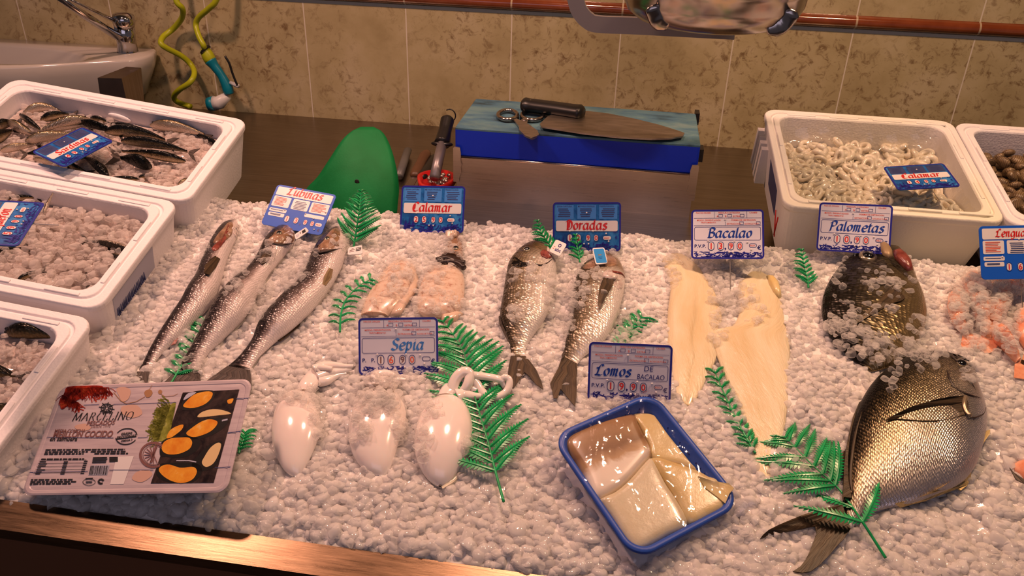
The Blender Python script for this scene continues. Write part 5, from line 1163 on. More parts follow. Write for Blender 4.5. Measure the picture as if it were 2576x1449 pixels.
cap_patch(t, 'nape', bd, KD([(1240, 350), (1215, 385), (1215, 420), (1270, 425), (1330, 415), (1345, 395), (1290, 385)]), 'dark_pomfret_skin', .0004)
cap_patch(t, 'mouth', bd, KD([(1420, 320), (1450, 305), (1490, 330), (1500, 355), (1470, 365), (1430, 350)]), 'red_gill', .0016)
cap_patch(t, 'jaw', bd, KD([(1470, 280), (1500, 320), (1510, 345), (1490, 350), (1470, 320)]), 'pale_jaw', .0012)
crease(t, 'gill_slit', bd, KD([(1385, 400), (1420, 410), (1460, 400), (1500, 370)]), .0016, 'slit_dark')
eye_on(t, surf_px(bd, *KD([(1325, 300)])[0], .0006), .0062, ICE)
fin('dorsal_fin', [ICE.hit(x, y, .010) for x, y in KD([(1140, 760), (1126, 770), (1132, 820), (1160, 880), (1185, 930), (1200, 950), (1178, 885), (1152, 825)])], ICE.hit(*KD([(1180, 800)])[0], .01), 'dark_fin', t, ICE.n)
tag_plate(t, 'gill_tag', KD([(1530, 228), (1606, 262), (1555, 348), (1480, 312)]), .030, 'token_white', {'ink_navy': [text2d('abc', .26, .02)] and [((lambda q: (q[0] * (1.1, 1) + (.35, .22), q[1]))(text2d('abc', .34, .02))), (lambda a, f: (a + (.55, .68), f))(*rring2(.26, .26, .13, .055))], 'ink_orange_red': [rect2(.12, .3, .25, .34), rect2(.15, .45, .28, .48)]}, ICE)

t, bd = bream(KD([(1880, 334), (1830, 345), (1760, 380), (1700, 432), (1662, 520), (1645, 620), (1648, 700), (1640, 770), (1620, 850), (1600, 920), (1588, 1000), (1570, 1062)]),
              KD([(1935, 340), (1975, 385), (2005, 450), (2015, 520), (2005, 600), (1988, 660), (1970, 740), (1940, 822), (1900, 900), (1840, 970), (1760, 1025), (1705, 1070), (1676, 1112)]),
              KD([(1572, 1050), (1545, 1130), (1512, 1190), (1488, 1240), (1505, 1300), (1512, 1342), (1540, 1340), (1552, 1300), (1562, 1276), (1590, 1312), (1630, 1360), (1662, 1398), (1674, 1320), (1674, 1200), (1680, 1100)]), 'right sea bream with a blue tag and a folded wet tail')
cap_patch(t, 'head', bd, KD([(1875, 338), (1820, 355), (1750, 392), (1715, 430), (1760, 440), (1830, 420), (1900, 425), (1960, 410), (1950, 370), (1920, 345)]), 'brown_head')
crease(t, 'gill', bd, KD([(1880, 455), (1930, 458), (1985, 468), (2015, 500)]), .0032, 'red_gill')
cap_patch(t, 'throat', bd, KD([(1890, 470), (1950, 470), (2005, 490), (2005, 560), (1960, 580), (1920, 520)]), 'pale_jaw', .0005)
fin('pectoral_fin', [surf_px(bd, x, y, h) for (x, y), h in zip(KD([(1875, 490), (1910, 505), (1938, 510), (1925, 570), (1885, 640), (1850, 700), (1830, 735), (1822, 680), (1828, 600), (1850, 530)]), (.002, .004, .004, .005, .006, .005, .004, .003, .003, .002))], surf_px(bd, *KD([(1900, 480)])[0]), 'brown_fin', t, ICE.n)
mk('fin_root', *ellipsoid(surf_px(bd, *KD([(1900, 492)])[0], .002), (ICE.ex * .013, ICE.ey * .008, ICE.n * .004), 14, 8), 'pale_jaw', t)
fin('dorsal_fin', [ICE.hit(x, y, .010) for x, y in KD([(1590, 1000), (1568, 1040), (1576, 1065), (1590, 1030)])], ICE.hit(*KD([(1595, 1030)])[0], .01), 'dark_fin', t, ICE.n)
tag_plate(t, 'gill_tag', KD([(1782, 290), (1868, 285), (1892, 395), (1808, 405)]), .036, 'token_white', {'tag_blue': [(rrect(.84, .86, .08, 4, .5, .5), [tuple(range(20))])], 'token_white': [(rrect(.56, .42, .2, 5, .5, .45), [tuple(range(24))])], 'mussel_orange': [rect2(.36, .52, .64, .58)], 'ink_blue': [rect2(.33, .40, .67, .43), rect2(.38, .33, .62, .36)]}, ICE)

# pomfret: the big one at the right
D = KP([(1405, 186), (1330, 135), (1230, 108), (1120, 112), (1040, 132), (960, 178), (870, 240), (805, 310), (752, 400), (712, 500), (686, 600), (668, 700), (656, 800), (650, 900), (650, 975), (632, 1030)])
V = KP([(1432, 200), (1446, 270), (1462, 340), (1492, 420), (1506, 500), (1500, 580), (1482, 660), (1452, 760), (1412, 828), (1340, 900), (1220, 950), (1100, 1000), (980, 1030), (870, 1052), (790, 1085), (730, 1132), (690, 1165)])
bd = body(ICE, D, V, .34, .55, 66, 44, 0.0, tsc=lambda s: 1 + .35 * max(0, (s - .7) / .3) - .8 * max(0, (s - .92) / .08))
c = bd['C'].mean(0); t = thing('pomfret', (c[0], c[1], ice_z(c[1])), 'large silvery bronze pomfret with a forked dark tail at the lower right', 'fish', 'pomfrets on the ice')
mk('body', bd['v'], bd['f'], 'pomfret_skin', t, uv=bd['uv'], st=bd['st']); keep(bd, .93)
pb = bd
fin('tail_fin', [ICE.hit(x, y, z) for (x, y), z in zip(KP([(640, 1020), (570, 1034), (500, 1052), (410, 1080), (330, 1112), (260, 1142), (200, 1172), (165, 1202), (148, 1225), (200, 1205), (260, 1192), (330, 1178), (400, 1165), (450, 1152), (478, 1150), (486, 1190), (468, 1240), (445, 1300), (420, 1350), (390, 1390), (345, 1420), (400, 1428), (450, 1420), (500, 1385), (560, 1325), (610, 1265), (650, 1225), (690, 1165)]), [.010] * 9 + [.006] * 5 + [.008] * 14)], bd['C'][-4], 'pomfret_fin', t, ICE.n, .002)
Pn = KP([(1372, 384), (1300, 388), (1200, 408), (1120, 432), (1050, 452), (980, 482), (925, 508), (898, 524), (960, 516), (1040, 520), (1120, 524), (1200, 524), (1290, 512), (1370, 490), (1392, 470), (1386, 420)])
hs_ = [.004, .005, .006, .006, .006, .005, .004, .003, .002, .001, .001, .001, .001, .002, .003, .004]
pf = fin('pectoral_fin', [surf_px(bd, x, y, h) for (x, y), h in zip(Pn, hs_)], surf_px(bd, *KP([(1395, 430)])[0]), 'pomfret_fin', t, ICE.n)
mk('fin_root', *tube(smooth([surf_px(bd, x, y, .004) for x, y in KP([(1372, 388), (1362, 430), (1375, 475), (1400, 500)])], 12), .0028, 8, flat=.7), 'gill_plate', t)
crease(t, 'throat_line', bd, KP([(1400, 500), (1440, 500), (1480, 480), (1500, 440)]), .0012, 'slit_dark')
crease(t, 'gill_cover_edge', bd, KP([(1265, 215), (1278, 260), (1305, 310), (1350, 345), (1400, 362)]), .0014, 'slit_dark')
crease(t, 'cheek_line', bd, KP([(1330, 190), (1370, 230), (1410, 290), (1440, 340)]), .0010, 'slit_dark')
eye_on(t, surf_px(bd, *KP([(1352, 178)])[0], .0004), .0085, ICE)
crease(t, 'gill_slit', bd, KP([(1290, 305), (1340, 340), (1400, 365), (1470, 385)]), .0016, 'slit_dark')
cap_patch(t, 'mouth', bd, KP([(1290, 128), (1330, 128), (1390, 160), (1415, 195), (1380, 205), (1320, 165)]), 'dark_fin', .002)
fin('anal_fin', [(ICE.hit(x, y, .008) if i > 6 else surf_px(bd, x, y, .0015)) for i, (x, y) in enumerate(KP([(960, 1018), (1060, 996), (1160, 955), (1240, 915), (1320, 862), (1385, 812), (1410, 822), (1408, 870), (1388, 905), (1350, 935), (1330, 922), (1270, 945), (1200, 970), (1140, 995), (1060, 1015), (990, 1036)]))], surf_px(bd, *KP([(1150, 860)])[0]), 'gold_fin', t, ICE.n, .002)
fin('dorsal_fin', [ICE.hit(x, y, .012) for x, y in KP([(650, 975), (640, 1000), (648, 900), (650, 800), (662, 690), (682, 590), (706, 490), (740, 410), (766, 388), (730, 470), (706, 560), (690, 660), (682, 780), (684, 900), (696, 980)])], ICE.hit(*KP([(760, 760)])[0], .012), 'pomfret_fin', t, ICE.n, .003)
crease(t, 'dorsal_ridge', bd, KP([(700, 960), (690, 860), (700, 720), (722, 590), (756, 470)]), .0022, 'pomfret_fin', .001)
fin('far_pectoral_fin', [ICE.hit(x, y, .005) for x, y in KP([(668, 680), (640, 710), (605, 770), (580, 840), (572, 900), (590, 905), (620, 850), (655, 800), (668, 740)])], ICE.hit(*KP([(690, 680)])[0], .005), 'brown_fin', t, ICE.n)
fin('pelvic_fin', [ICE.hit(x, y, .014) for x, y in KP([(1490, 625), (1500, 580), (1525, 572), (1522, 600), (1500, 630), (1482, 660)])], ICE.hit(*KP([(1480, 640)])[0], .014), 'gold_fin', t, ICE.n)

# the second pomfret, mostly under ice
D = [(2218, 618), (2180, 628), (2135, 648), (2100, 685), (2076, 728), (2066, 770), (2072, 812), (2092, 850), (2130, 890), (2165, 920)]
V = [(2262, 622), (2290, 655), (2305, 700), (2322, 740), (2331, 790), (2322, 836), (2296, 880), (2255, 915), (2215, 930), (2190, 935)]
bd = body(ICE, D, V, .34, .5, 54, 40, 0.0); c = bd['C'].mean(0)
t = thing('pomfret', (c[0], c[1], ice_z(c[1])), 'dark pomfret half covered with crushed ice below the Palometas sign', 'fish', 'pomfrets on the ice')
mk('body', bd['v'], bd['f'], 'dark_pomfret_skin', t, uv=bd['uv'], st=bd['st']); keep(bd, .93)
db = bd
eye_on(t, surf_px(bd, 2183, 646, .001), .0135, ICE); 
P = [ICE.hit(*q, .045) for q in KF([(1780, 150), (1800, 140), (1840, 165), (1870, 215), (1872, 250), (1840, 262), (1800, 235), (1785, 200)])]; v, f = pillow(P, .006, ICE.n); mk('upper_jaw', v, f, 'pale_fin', t)
P = [ICE.hit(*q, .036) for q in KF([(1870, 205), (1910, 190), (1960, 225), (2010, 290), (2020, 345), (1985, 355), (1930, 305), (1885, 260)])]; v, f = pillow(P, .008, ICE.n); mk('lower_jaw', v, f, 'red_gill', t)
fin('pectoral_fin', [surf_px(bd, x, y, .003) for x, y in KF([(1840, 480), (1880, 470), (1960, 560), (1930, 580), (1860, 600), (1700, 690), (1570, 770), (1640, 690), (1760, 590)])], surf_px(bd, *KF([(1900, 470)])[0]), 'brown_fin', t, ICE.n)
crease(t, 'gill_slit', bd, KF([(1770, 460), (1840, 445), (1920, 435)]), .0018, 'slit_dark')

# cod fillets: soft slabs with a groove
def fillet(dors, vent, label, prof, thick=.30, dz=0.0):
    bd = body(ICE, dors, vent, thick, .15, 70, 44, dz, profile=prof); c = bd['C'].mean(0)
    t = thing('cod_fillet', (c[0], c[1], ice_z(c[1])), label, 'fish fillet', 'cod fillets on the ice'); mk('flesh', bd['v'], bd['f'], 'cod_fillet_flesh', t, uv=bd['uv'], st=bd['st']); keep(bd, .9); return t, bd
p1 = lambda c, s: (1 - .60 * np.exp(-((c - (.62 - .10 * s)) / .055) ** 2) * min(1, max(0, (s - .25) / .15))) * (1.15 - .45 * c)
t, bd = fillet(KF([(255, 230), (205, 250), (180, 285), (215, 340), (245, 420), (248, 520), (232, 640), (225, 780), (235, 900), (262, 1000), (265, 1100), (282, 1200), (300, 1275), (335, 1325)]),
               KF([(330, 228), (400, 268), (460, 322), (500, 395), (560, 480), (605, 590), (628, 690), (605, 780), (570, 880), (590, 975), (560, 1050), (510, 1150), (470, 1230), (430, 1305), (395, 1345)]), 'cod fillet nearer the Lomos sign, with a long dark groove', p1)
p2 = lambda c, s: (1 - .30 * np.exp(-((c - .52) / .06) ** 2) - .22 * np.exp(-((c - .72) / .05) ** 2)) * (1.0 + .05 * math.sin(9 * s))
t, bd = fillet(KF([(850, 352), (790, 400), (745, 450), (735, 520), (760, 600), (745, 690), (690, 770), (545, 790), (530, 800), (552, 870), (582, 960), (622, 1060), (670, 1180), (722, 1305), (752, 1440)]) + KP([(60, 600), (108, 745), (112, 800), (150, 845), (200, 878)]),
               KF([(905, 352), (975, 395), (1040, 450), (1062, 560), (1082, 700), (1112, 840), (1124, 950), (1112, 1100)]) + KP([(322, 330), (302, 510), (280, 640), (248, 740), (238, 800), (216, 872)]), 'wide cod fillet tapering to a tail, below the Bacalao sign', p2, .20)
P = [ICE.hit(*q, .004) for q in KF([(950, 390), (990, 392), (1040, 450), (1062, 540), (1040, 560), (1000, 520), (965, 450)])]; v, f = pillow(P, .010, ICE.n); mk('side_flap', v, f, 'cod_loin_flesh', t)

# cuttlefish
CG = 'cuttlefish on the ice'
def cuttle(dors, vent, label, head, arms, thick=.58, extra=None):
    bd = body(ICE, dors, vent, thick, .55, 46, 40, 0.0); c = bd['C'].mean(0)
    t = thing('cuttlefish', (c[0], c[1], ice_z(c[1])), label, 'cuttlefish', CG); mk('mantle', bd['v'], bd['f'], 'cuttlefish_flesh', t); keep(bd, .9)
    if head:
        hb = body(ICE, head[0], head[1], .55, .6, 20, 20, head[2]); mk('head', hb['v'], hb['f'], 'cuttlefish_flesh', t)
    for nm, px, r0, r1, z in arms:
        zz = z if isinstance(z, (list, tuple)) else [z] * len(px)
        P = smooth([ICE.hit(x, y, h) for (x, y), h in zip(px, zz)], 40); v, f = tube(P, np.linspace(r0, r1, 40), 12, flat=.85, up=ICE.n); mk(nm, v, f, 'cuttlefish_flesh', t)
    return t, bd
cuttle(KS([(330, 555), (270, 565), (215, 600), (170, 670), (140, 760), (130, 860), (138, 960), (165, 1050), (205, 1130), (255, 1185), (305, 1212)]),
       KS([(350, 555), (400, 575), (450, 625), (485, 700), (502, 790), (498, 870), (470, 960), (430, 1050), (388, 1140), (352, 1195), (325, 1216)]), 'left cuttlefish of the three, its arms stretched to the right under the sign',
       (KS([(320, 560), (335, 500), (380, 440), (425, 392), (465, 368)]), KS([(430, 570), (470, 540), (490, 490), (490, 440), (492, 385)]), .004),
       [('arm', KS([(460, 400), (520, 365), (600, 358), (680, 365), (752, 362)]), .0085, .002, .012), ('arm', KS([(480, 450), (540, 425), (610, 410), (690, 395), (738, 385)]), .0090, .0025, .008),
        ('arm', KS([(495, 480), (550, 475), (600, 450), (650, 430), (700, 420)]), .0085, .002, .006), ('arm', KS([(450, 385), (480, 372), (530, 376), (590, 384)]), .006, .003, .016)])
cuttle(KS([(930, 560), (860, 585), (790, 640), (735, 730), (716, 830), (718, 930), (745, 1040), (800, 1120), (865, 1180), (940, 1212)]),
       KS([(1000, 560), (1070, 580), (1130, 640), (1155, 720), (1140, 820), (1105, 915), (1078, 1010), (1052, 1100), (1015, 1175), (985, 1214)]), 'middle cuttlefish of the three, its upper half under ice',
       (KS([(820, 540), (840, 490), (875, 450), (910, 425), (960, 415)]), KS([(1060, 560), (1090, 520), (1095, 480), (1075, 445), (1030, 418)]), .004),
       [('arm', KS([(900, 470), (940, 430), (1000, 420), (1060, 440)]), .0075, .004, .022), ('arm', KS([(920, 500), (980, 460), (1040, 470), (1100, 465), (1150, 468)]), .007, .002, .018), ('arm', KS([(870, 520), (900, 480), (950, 455)]), .0075, .004, .016)])
t, bd = cuttle(KS([(1450, 590), (1385, 605), (1310, 660), (1255, 750), (1222, 850), (1212, 960), (1228, 1070), (1270, 1165), (1325, 1235), (1390, 1283)]),
       KS([(1490, 590), (1560, 608), (1615, 670), (1648, 750), (1662, 850), (1645, 950), (1606, 1060), (1552, 1150), (1485, 1238), (1415, 1290)]), 'right cuttlefish of the three, with looping tentacles over the fern',
       (KS([(1385, 600), (1405, 555), (1440, 505), (1478, 462), (1520, 440)]), KS([(1520, 600), (1555, 570), (1565, 530), (1562, 490), (1556, 455)]), .006),
       [('tentacle', KS([(1500, 560), (1520, 480), (1560, 425), (1605, 408), (1635, 430), (1625, 490), (1600, 540), (1580, 560)]), .0078, .006, [.010, .018, .024, .026, .024, .020, .014, .010]),
        ('tentacle', KS([(1620, 430), (1650, 455), (1690, 500), (1725, 555), (1770, 592), (1840, 598), (1900, 570), (1932, 520), (1935, 470), (1900, 450), (1880, 480), (1900, 520)]), .0068, .004, [.022, .018, .014, .010, .008, .008, .010, .014, .018, .020, .016, .010]),
        ('tentacle', KS([(1640, 432), (1700, 438), (1780, 448), (1850, 462), (1890, 478)]), .0058, .005, [.024, .020, .018, .018, .016]),
        ('arm', KS([(1540, 600), (1590, 585), (1650, 590), (1725, 592)]), .0120, .003, .010), ('arm', KS([(1570, 630), (1620, 622), (1670, 605)]), .009, .003, .006),
        ('tentacle_club', KS([(1845, 600), (1880, 630), (1915, 650), (1945, 665)]), .006, .002, .005), ('arm', KS([(1585, 480), (1620, 520), (1660, 540), (1690, 548)]), .0055, .004, .012)])
P = [ICE.hit(*q, .004) for q in KS([(1650, 800), (1690, 860), (1692, 930), (1660, 1050), (1600, 1150), (1520, 1240), (1430, 1295), (1420, 1280), (1500, 1220), (1570, 1120), (1620, 1010), (1650, 900)])]; v, f, _ = poly_plate(np.array(P), .003, ICE.n); mk('fin_skirt', v, f, 'squid_ring_flesh', t)
mk('tip_mark', *ellipsoid(surf_px(bd, *KS([(1410, 1278)])[0], .001), (ICE.ex * .002, ICE.ey * .002, ICE.n * .001), 8, 6), 'slit_dark', t)

# squid, half buried
QG = 'squid on the ice'
def squid(d, v_, label, thick, extra):
    bd = body(ICE, d, v_, thick, .40, 40, 32, 0.0); c = bd['C'].mean(0); t = thing('squid', (c[0], c[1], ice_z(c[1])), label, 'squid', QG)
    mk('mantle', bd['v'], bd['f'], 'squid_flesh', t, uv=bd['uv'], st=bd['st']); keep(bd, .9); extra(t, bd)
def ex1(t, bd):
    P = [ICE.hit(*q, .006) for q in KD([(545, 440), (570, 520), (545, 600), (480, 690), (440, 760), (360, 770), (420, 700), (500, 600), (535, 520)])]; v, f = pillow(P, .006, ICE.n); mk('side_fin', v, f, 'squid_flesh', t)
def ex2(t, bd):
    hb = body(ICE, KD([(775, 180), (770, 240), (760, 300), (720, 350)]), KD([(850, 175), (870, 240), (875, 310), (880, 380)]), .5, .6, 14, 16, 0.004); mk('head', hb['v'], hb['f'], 'brown_head', t)
    eye_on(t, ICE.hit(*KD([(826, 288)])[0], .024), .0050, ICE)
    g = Geo()
    for px in ([(690, 375), (760, 360), (830, 385), (890, 395)], [(700, 395), (780, 385), (850, 400), (885, 430)]): g.tube(smooth([ICE.hit(*q, .014) for q in KD(px)], 14), .0045, 8)
    mk('ink_stain', g.V(), g.f, 'slit_dark', t)
    for px in ([(800, 185), (815, 200), (822, 170)], [(780, 190), (772, 215)]): 
        v, f = tube(smooth([ICE.hit(*q, .016) for q in KD(px)], 10), np.linspace(.006, .003, 10), 8); mk('arm', v, f, 'squid_flesh', t)
    P = [ICE.hit(*q, .005) for q in KD([(720, 770), (770, 760), (850, 740), (880, 750), (830, 800), (770, 820), (725, 800)])]; v, f = pillow(P, .007, ICE.n); mk('side_fin', v, f, 'squid_flesh', t)
squid(KD([(400, 385), (350, 420), (300, 480), (245, 560), (205, 630), (170, 700), (160, 770)]), KD([(520, 400), (550, 440), (548, 500), (520, 570), (470, 650), (410, 720), (345, 770)]), 'left squid with a pink speckled mantle below the Calamar 25,90 sign', .42, ex1)
squid(KD([(660, 420), (610, 480), (575, 560), (555, 640), (550, 720), (590, 765), (650, 790)]), KD([(840, 410), (880, 480), (890, 560), (885, 640), (870, 710), (820, 755), (740, 790)]), 'right squid with a brown head and an ink stain, beside the left sea bream', .38, ex2)

# prawns under the ice at the right edge, and a red fish
def prawn(px, w, label, dz=.001):
    w *= 1.25; P = np.array(px, float); s = np.linspace(0, 1, 30); sp = smooth(P, 30); d = np.gradient(sp, axis=0); d /= np.linalg.norm(d, axis=1)[:, None]; n = np.stack([-d[:, 1], d[:, 0]], 1)
    ww = np.interp(s, [0, .08, .3, .6, .9, 1], [.35, .85, 1, .85, .5, .35]) * w / 2; ww = ww * (1 + .07 * np.cos(s * 2 * math.pi * 7))
    bd = body(ICE, sp - n * ww[:, None], sp + n * ww[:, None], .85, .7, 40, 18, dz, sm=False); c = bd['C'].mean(0); t = thing('prawn', (c[0], c[1], ice_z(c[1])), label, 'prawn', 'prawns on the ice'); mk('body', bd['v'], bd['f'], 'prawn_shell', t); keep(bd, .85)
    e = sp[-1]; dd = d[-1]; nn = n[-1]
    fin('tail_fan', [ICE.hit(*(e + q), dz + .004) for q in (-nn * w * .2, dd * w * .5 - nn * w * .55, dd * w * .8 - nn * w * .2, dd * w * .85, dd * w * .8 + nn * w * .2, dd * w * .5 + nn * w * .55, nn * w * .2)], bd['C'][-1], 'prawn_shell', t, ICE.n)
for px, w, lb in [([(2440, 690), (2455, 740), (2470, 790), (2480, 840)], 46, 'orange pink prawn nearest the dark pomfret, seen through the ice'), ([(2520, 700), (2510, 760), (2500, 810)], 44, 'pink prawn under the Lenguados sign, seen through the ice'),
                  ([(2500, 830), (2530, 860), (2562, 910)], 44, 'reddest prawn, lying lowest of those at the right edge'), ([(2570, 690), (2550, 720), (2520, 740)], 40, 'pale orange prawn touching the right edge of the photo below the sign'),
                  ([(2404, 730), (2408, 790), (2430, 840)], 38, 'faint pink prawn furthest left of those at the right edge'), ([(2590, 770), (2580, 830), (2590, 880)], 44, 'orange prawn half outside the right edge of the photo')]:
    prawn(px, w, lb)
bd = body(ICE, [(2538, 1168), (2560, 1160), (2590, 1150), (2640, 1145), (2690, 1150)], [(2542, 1176), (2565, 1196), (2600, 1222), (2650, 1235), (2690, 1230)], .5, .6, 30, 24, 0.0); c = bd['C'].mean(0)
t = thing('red_fish', (c[0], c[1], ice_z(c[1])), 'red and dark fish cut off by the right edge beside the large pomfret', 'fish'); mk('body', bd['v'], bd['f'], 'prawn_shell', t); keep(bd, .9)
fin('pectoral_fin', [ICE.hit(x, y, .012) for x, y in ((2540, 1176), (2550, 1188), (2580, 1208), (2576, 1216), (2556, 1206))], ICE.hit(2536, 1172, .012), 'dark_fin', t, ICE.n)
# ------------------------------------------------------------------ plastic ferns
def fern(label, spine, pairs, prof, side=(1, 1), ang=55, lift=0.0, teeth=15, stem=None, up=None, sag=0.006, skip=()):
    """spine: (px, py, height above the ice) from the tip to the base; prof(s): pinna length in metres"""
    P = smooth([ICE.hit(x, y, z) for x, y, z in spine], 80); c = P[-1]; up = ICE.n if up is None else np.array(up, float)
    t = thing('plastic_fern', (c[0], c[1], ice_z(c[1])), label, 'plastic fern', 'green plastic ferns')
    n = len(P); g = Geo(); v, f = tube(P, np.interp(np.linspace(0, 1, n), [0, 1], [.0006, .0017]), 8); mk('stem', v, f, 'green_fern_plastic', t)
    T = np.gradient(P, axis=0); T /= np.linalg.norm(T, axis=1)[:, None]
    for k in range(pairs):
        s = (k + .6) / pairs * (stem or .93); i = min(int(s * (n - 1)), n - 1); tip = -T[i]
        N = up - tip * (up @ tip); N /= np.linalg.norm(N); S = np.cross(tip, N)
        for sg, on in zip((-1, 1), side):
            if not on or (k, sg) in skip: continue
            L = prof(s) * on * (1 + .08 * math.sin(7 * k + sg)); a = math.radians(ang + 6 * math.sin(3 * k + sg)); d = math.cos(a) * tip + math.sin(a) * sg * S; w = np.cross(N, d)
            m = max(4, int(teeth * min(1, L / .035) + .5)); R = []
            for j in range(m + 1):
                u = j / m; R.append(P[i] + d * L * u + tip * L * .10 * u * u + N * (.004 * math.sin(u * 2.6) - sag * u * u + lift * u))
            R = np.array(R); W = L * .105 + .0016
            for j in range(m):
                u = (j + .5) / m; ww = W * (math.sin(min(1, u * 1.25 + .22) * math.pi * .62) if u < .5 else (1 - u) * 1.55 + .12) ; ww = min(ww, W); b0, b1 = R[j], R[j + 1]; e = (b1 - b0)
                for q in (-1, 1):
                    tp = b0 * .3 + b1 * .7 + q * w * ww + e * .75 - N * .0012
                    g.add([b0, b1, b1 * .55 + tp * .45 + e * .12, tp, b0 * .5 + tp * .5 - e * .12], [(0, 1, 2, 3, 4) if q > 0 else (4, 3, 2, 1, 0)])
            v, f = tube(R, np.linspace(.0009, .0004, m + 1), 5); g.add(v, f)
    o = mk('fronds', g.V(), g.f, 'green_fern_plastic', t, smooth=False); so = o.modifiers.new('thick', 'SOLIDIFY'); so.thickness = .0006
    return t
tri = lambda L, p=.75: (lambda s: L * (s ** p) * (1 if s < .8 else 1 - (s - .8) * .6) + .004)
fern('green plastic fern standing upright against the green sheet beside the right sea bass', [(908, 478, .058), (905, 520, .050), (898, 570, .030), (889, 625, .004)], 13, tri(.042), ang=58)
fern('short green plastic fern stem poking out of the ice below the upright fern', [(937, 700, .012), (905, 718, .012), (872, 752, .012), (858, 790, .012), (855, 835, .012)], 9, lambda s: .020, ang=70)
fern('long green plastic fern running down beside the right cuttlefish', [(1112, 806, .016), (1146, 850, .015), (1168, 890, .014), (1180, 940, .013), (1195, 1000, .012), (1212, 1060, .013), (1230, 1120, .014), (1246, 1185, .016), (1267, 1262, .020)], 23, lambda s: .012 + .050 * min(1, s / .35), side=(1.0, .95), ang=56, stem=.90)
fern('small green plastic fern tip behind the head of the left sea bream', [(1350, 554, .030), (1362, 585, .024), (1380, 612, .016), (1400, 640, .006)], 9, tri(.020), ang=50)
fern('green plastic fern leaf in front of the foot of the Doradas sign', [(1446, 588, .024), (1450, 612, .020), (1455, 640, .012), (1460, 660, .006)], 6, tri(.014), ang=45)
fern('small green plastic fern sticking out of the ice left of the dark pomfret', [(2014, 626, .030), (2022, 660, .022), (2030, 695, .014), (2034, 724, .006)], 9, tri(.018), ang=55)
fern('green plastic fern under the tail of the large pomfret', [(1972, 1098, .004), (1992, 1116, .006), (2038, 1164, .008), (2080, 1202, .010), (2112, 1232, .008), (2140, 1270, .008), (2165, 1306, .018), (2195, 1352, .012), (2228, 1404, .006)], 13, lambda s: .024 + .038 * min(1, s / .3) if s < .9 else .045, ang=62, stem=.80, skip={(8, 1), (8, -1), (9, -1), (10, 1), (11, -1), (11, 1)})
fern('dark green plastic fern under the left and middle sea bass', [(520, 800, .006), (495, 850, .006), (468, 900, .006), (430, 965, .006)], 10, lambda s: .026, ang=65)
fern('green plastic fern mostly buried in ice right of the right sea bream', [(1618, 796, .004), (1590, 822, .004), (1566, 848, .004), (1545, 880, .004)], 9, lambda s: .022, ang=60)
fern('green plastic fern peeking out along the left edge of the wide cod fillet', [(1796, 930, .006), (1822, 990, .006), (1850, 1050, .006), (1880, 1105, .006), (1900, 1140, .004)], 12, lambda s: .018, ang=50)
fern('green plastic fern scrap at the right end of the mussel pack', [(618, 1086, .008), (612, 1110, .008), (600, 1140, .006)], 6, lambda s: .012, ang=55)

# ------------------------------------------------------------------ mussel pack
PK = euler_frame(.126, .508, -.162, (-.238, -1.235, .001)); PW, PD = .250, .137
pk = thing('mussel_pack', PK.wor([[0, 0, -.03]])[0], 'sealed tray of cooked mussels with a printed lid, at the front left', 'food pack', frame=PK)
Pm = PK.mat(); KM = crop(0, 930, 2.791)
def pl(x, y):
    q = KM([(x, y)])[0]; return PK.loc(PK.hit(*q))[:2]
zo = .03
L_ = lambda w, d, r, z: z3(rrect(w, d, r, 7), z + zo)
v, f = loft([L_(PW - .05, PD - .05, .012, -.030), L_(PW - .044, PD - .044, .014, -.028), L_(PW - .022, PD - .022, .014, -.003), L_(PW - .02, PD - .02, .014, -.0012)]); mk('tray', v, f, 'black_plastic', pk, world=False)
v, f = loft([L_(PW - .002, PD - .002, .012, -.0022), L_(PW, PD, .013, -.0012), L_(PW, PD, .013, -.0002), L_(PW - .004, PD - .004, .012, .0006), L_(PW - .010, PD - .010, .011, .0004), L_(PW - .012, PD - .012, .010, -.0002), L_(PW - .02, PD - .02, .010, .0002)]); mk('lid', v, f, 'printed_lid', pk, world=False, smooth=False)
ZL = zo + .0005
def art(name, items, mat, z=0.0):
    g = Geo()
    for v2, f2 in items: g.add(np.c_[np.asarray(v2, float), np.full(len(v2), ZL + z)], f2)
    return mk(name, g.V(), g.f, mat, pk, world=False, smooth=False)
def fitted(geo2, a, b, aspect=1.0):
    v2, f2 = geo2; v2 = np.asarray(v2, float).copy(); a, b = pl(*a), pl(*b); v2[:, 0] -= v2[:, 0].min(); w = v2[:, 0].max(); s = np.linalg.norm(b - a) / w; u = (b - a) / np.linalg.norm(b - a); n = np.array([-u[1], u[0]])
    return a + v2[:, 0:1] * s * u + v2[:, 1:2] * s * aspect * n, f2
def blob(px, n=40, z=0): P = smooth([pl(*q) for q in px], n, True); return P, [tuple(range(n))[::-1]] if np.cross(P[1] - P[0], P[n // 3] - P[0]) < 0 else [tuple(range(n))]
def linep(px, w): # thick line through crop pixels
    P = np.array([pl(*q) for q in px]); v = []; f = []
    for a, b in zip(P[:-1], P[1:]):
        d = (b - a) / (np.linalg.norm(b - a) + 1e-12); n = np.array([-d[1], d[0]]) * w / 2; k = len(v); v += [a - n, b - n, b + n, a + n]; f.append((k, k + 1, k + 2, k + 3))
    return np.array(v), f
rng = np.random.default_rng(21)
art('picture', [blob([(1285, 162), (1286, 162), (1680, 140), (1681, 141), (1502, 798), (1501, 798), (1060, 800), (1059, 799)], 8) if False else (np.array([pl(1285, 162), pl(1060, 800), pl(1502, 796), pl(1682, 140)]), [(0, 1, 2, 3)])], 'mussel_dark', .0001)
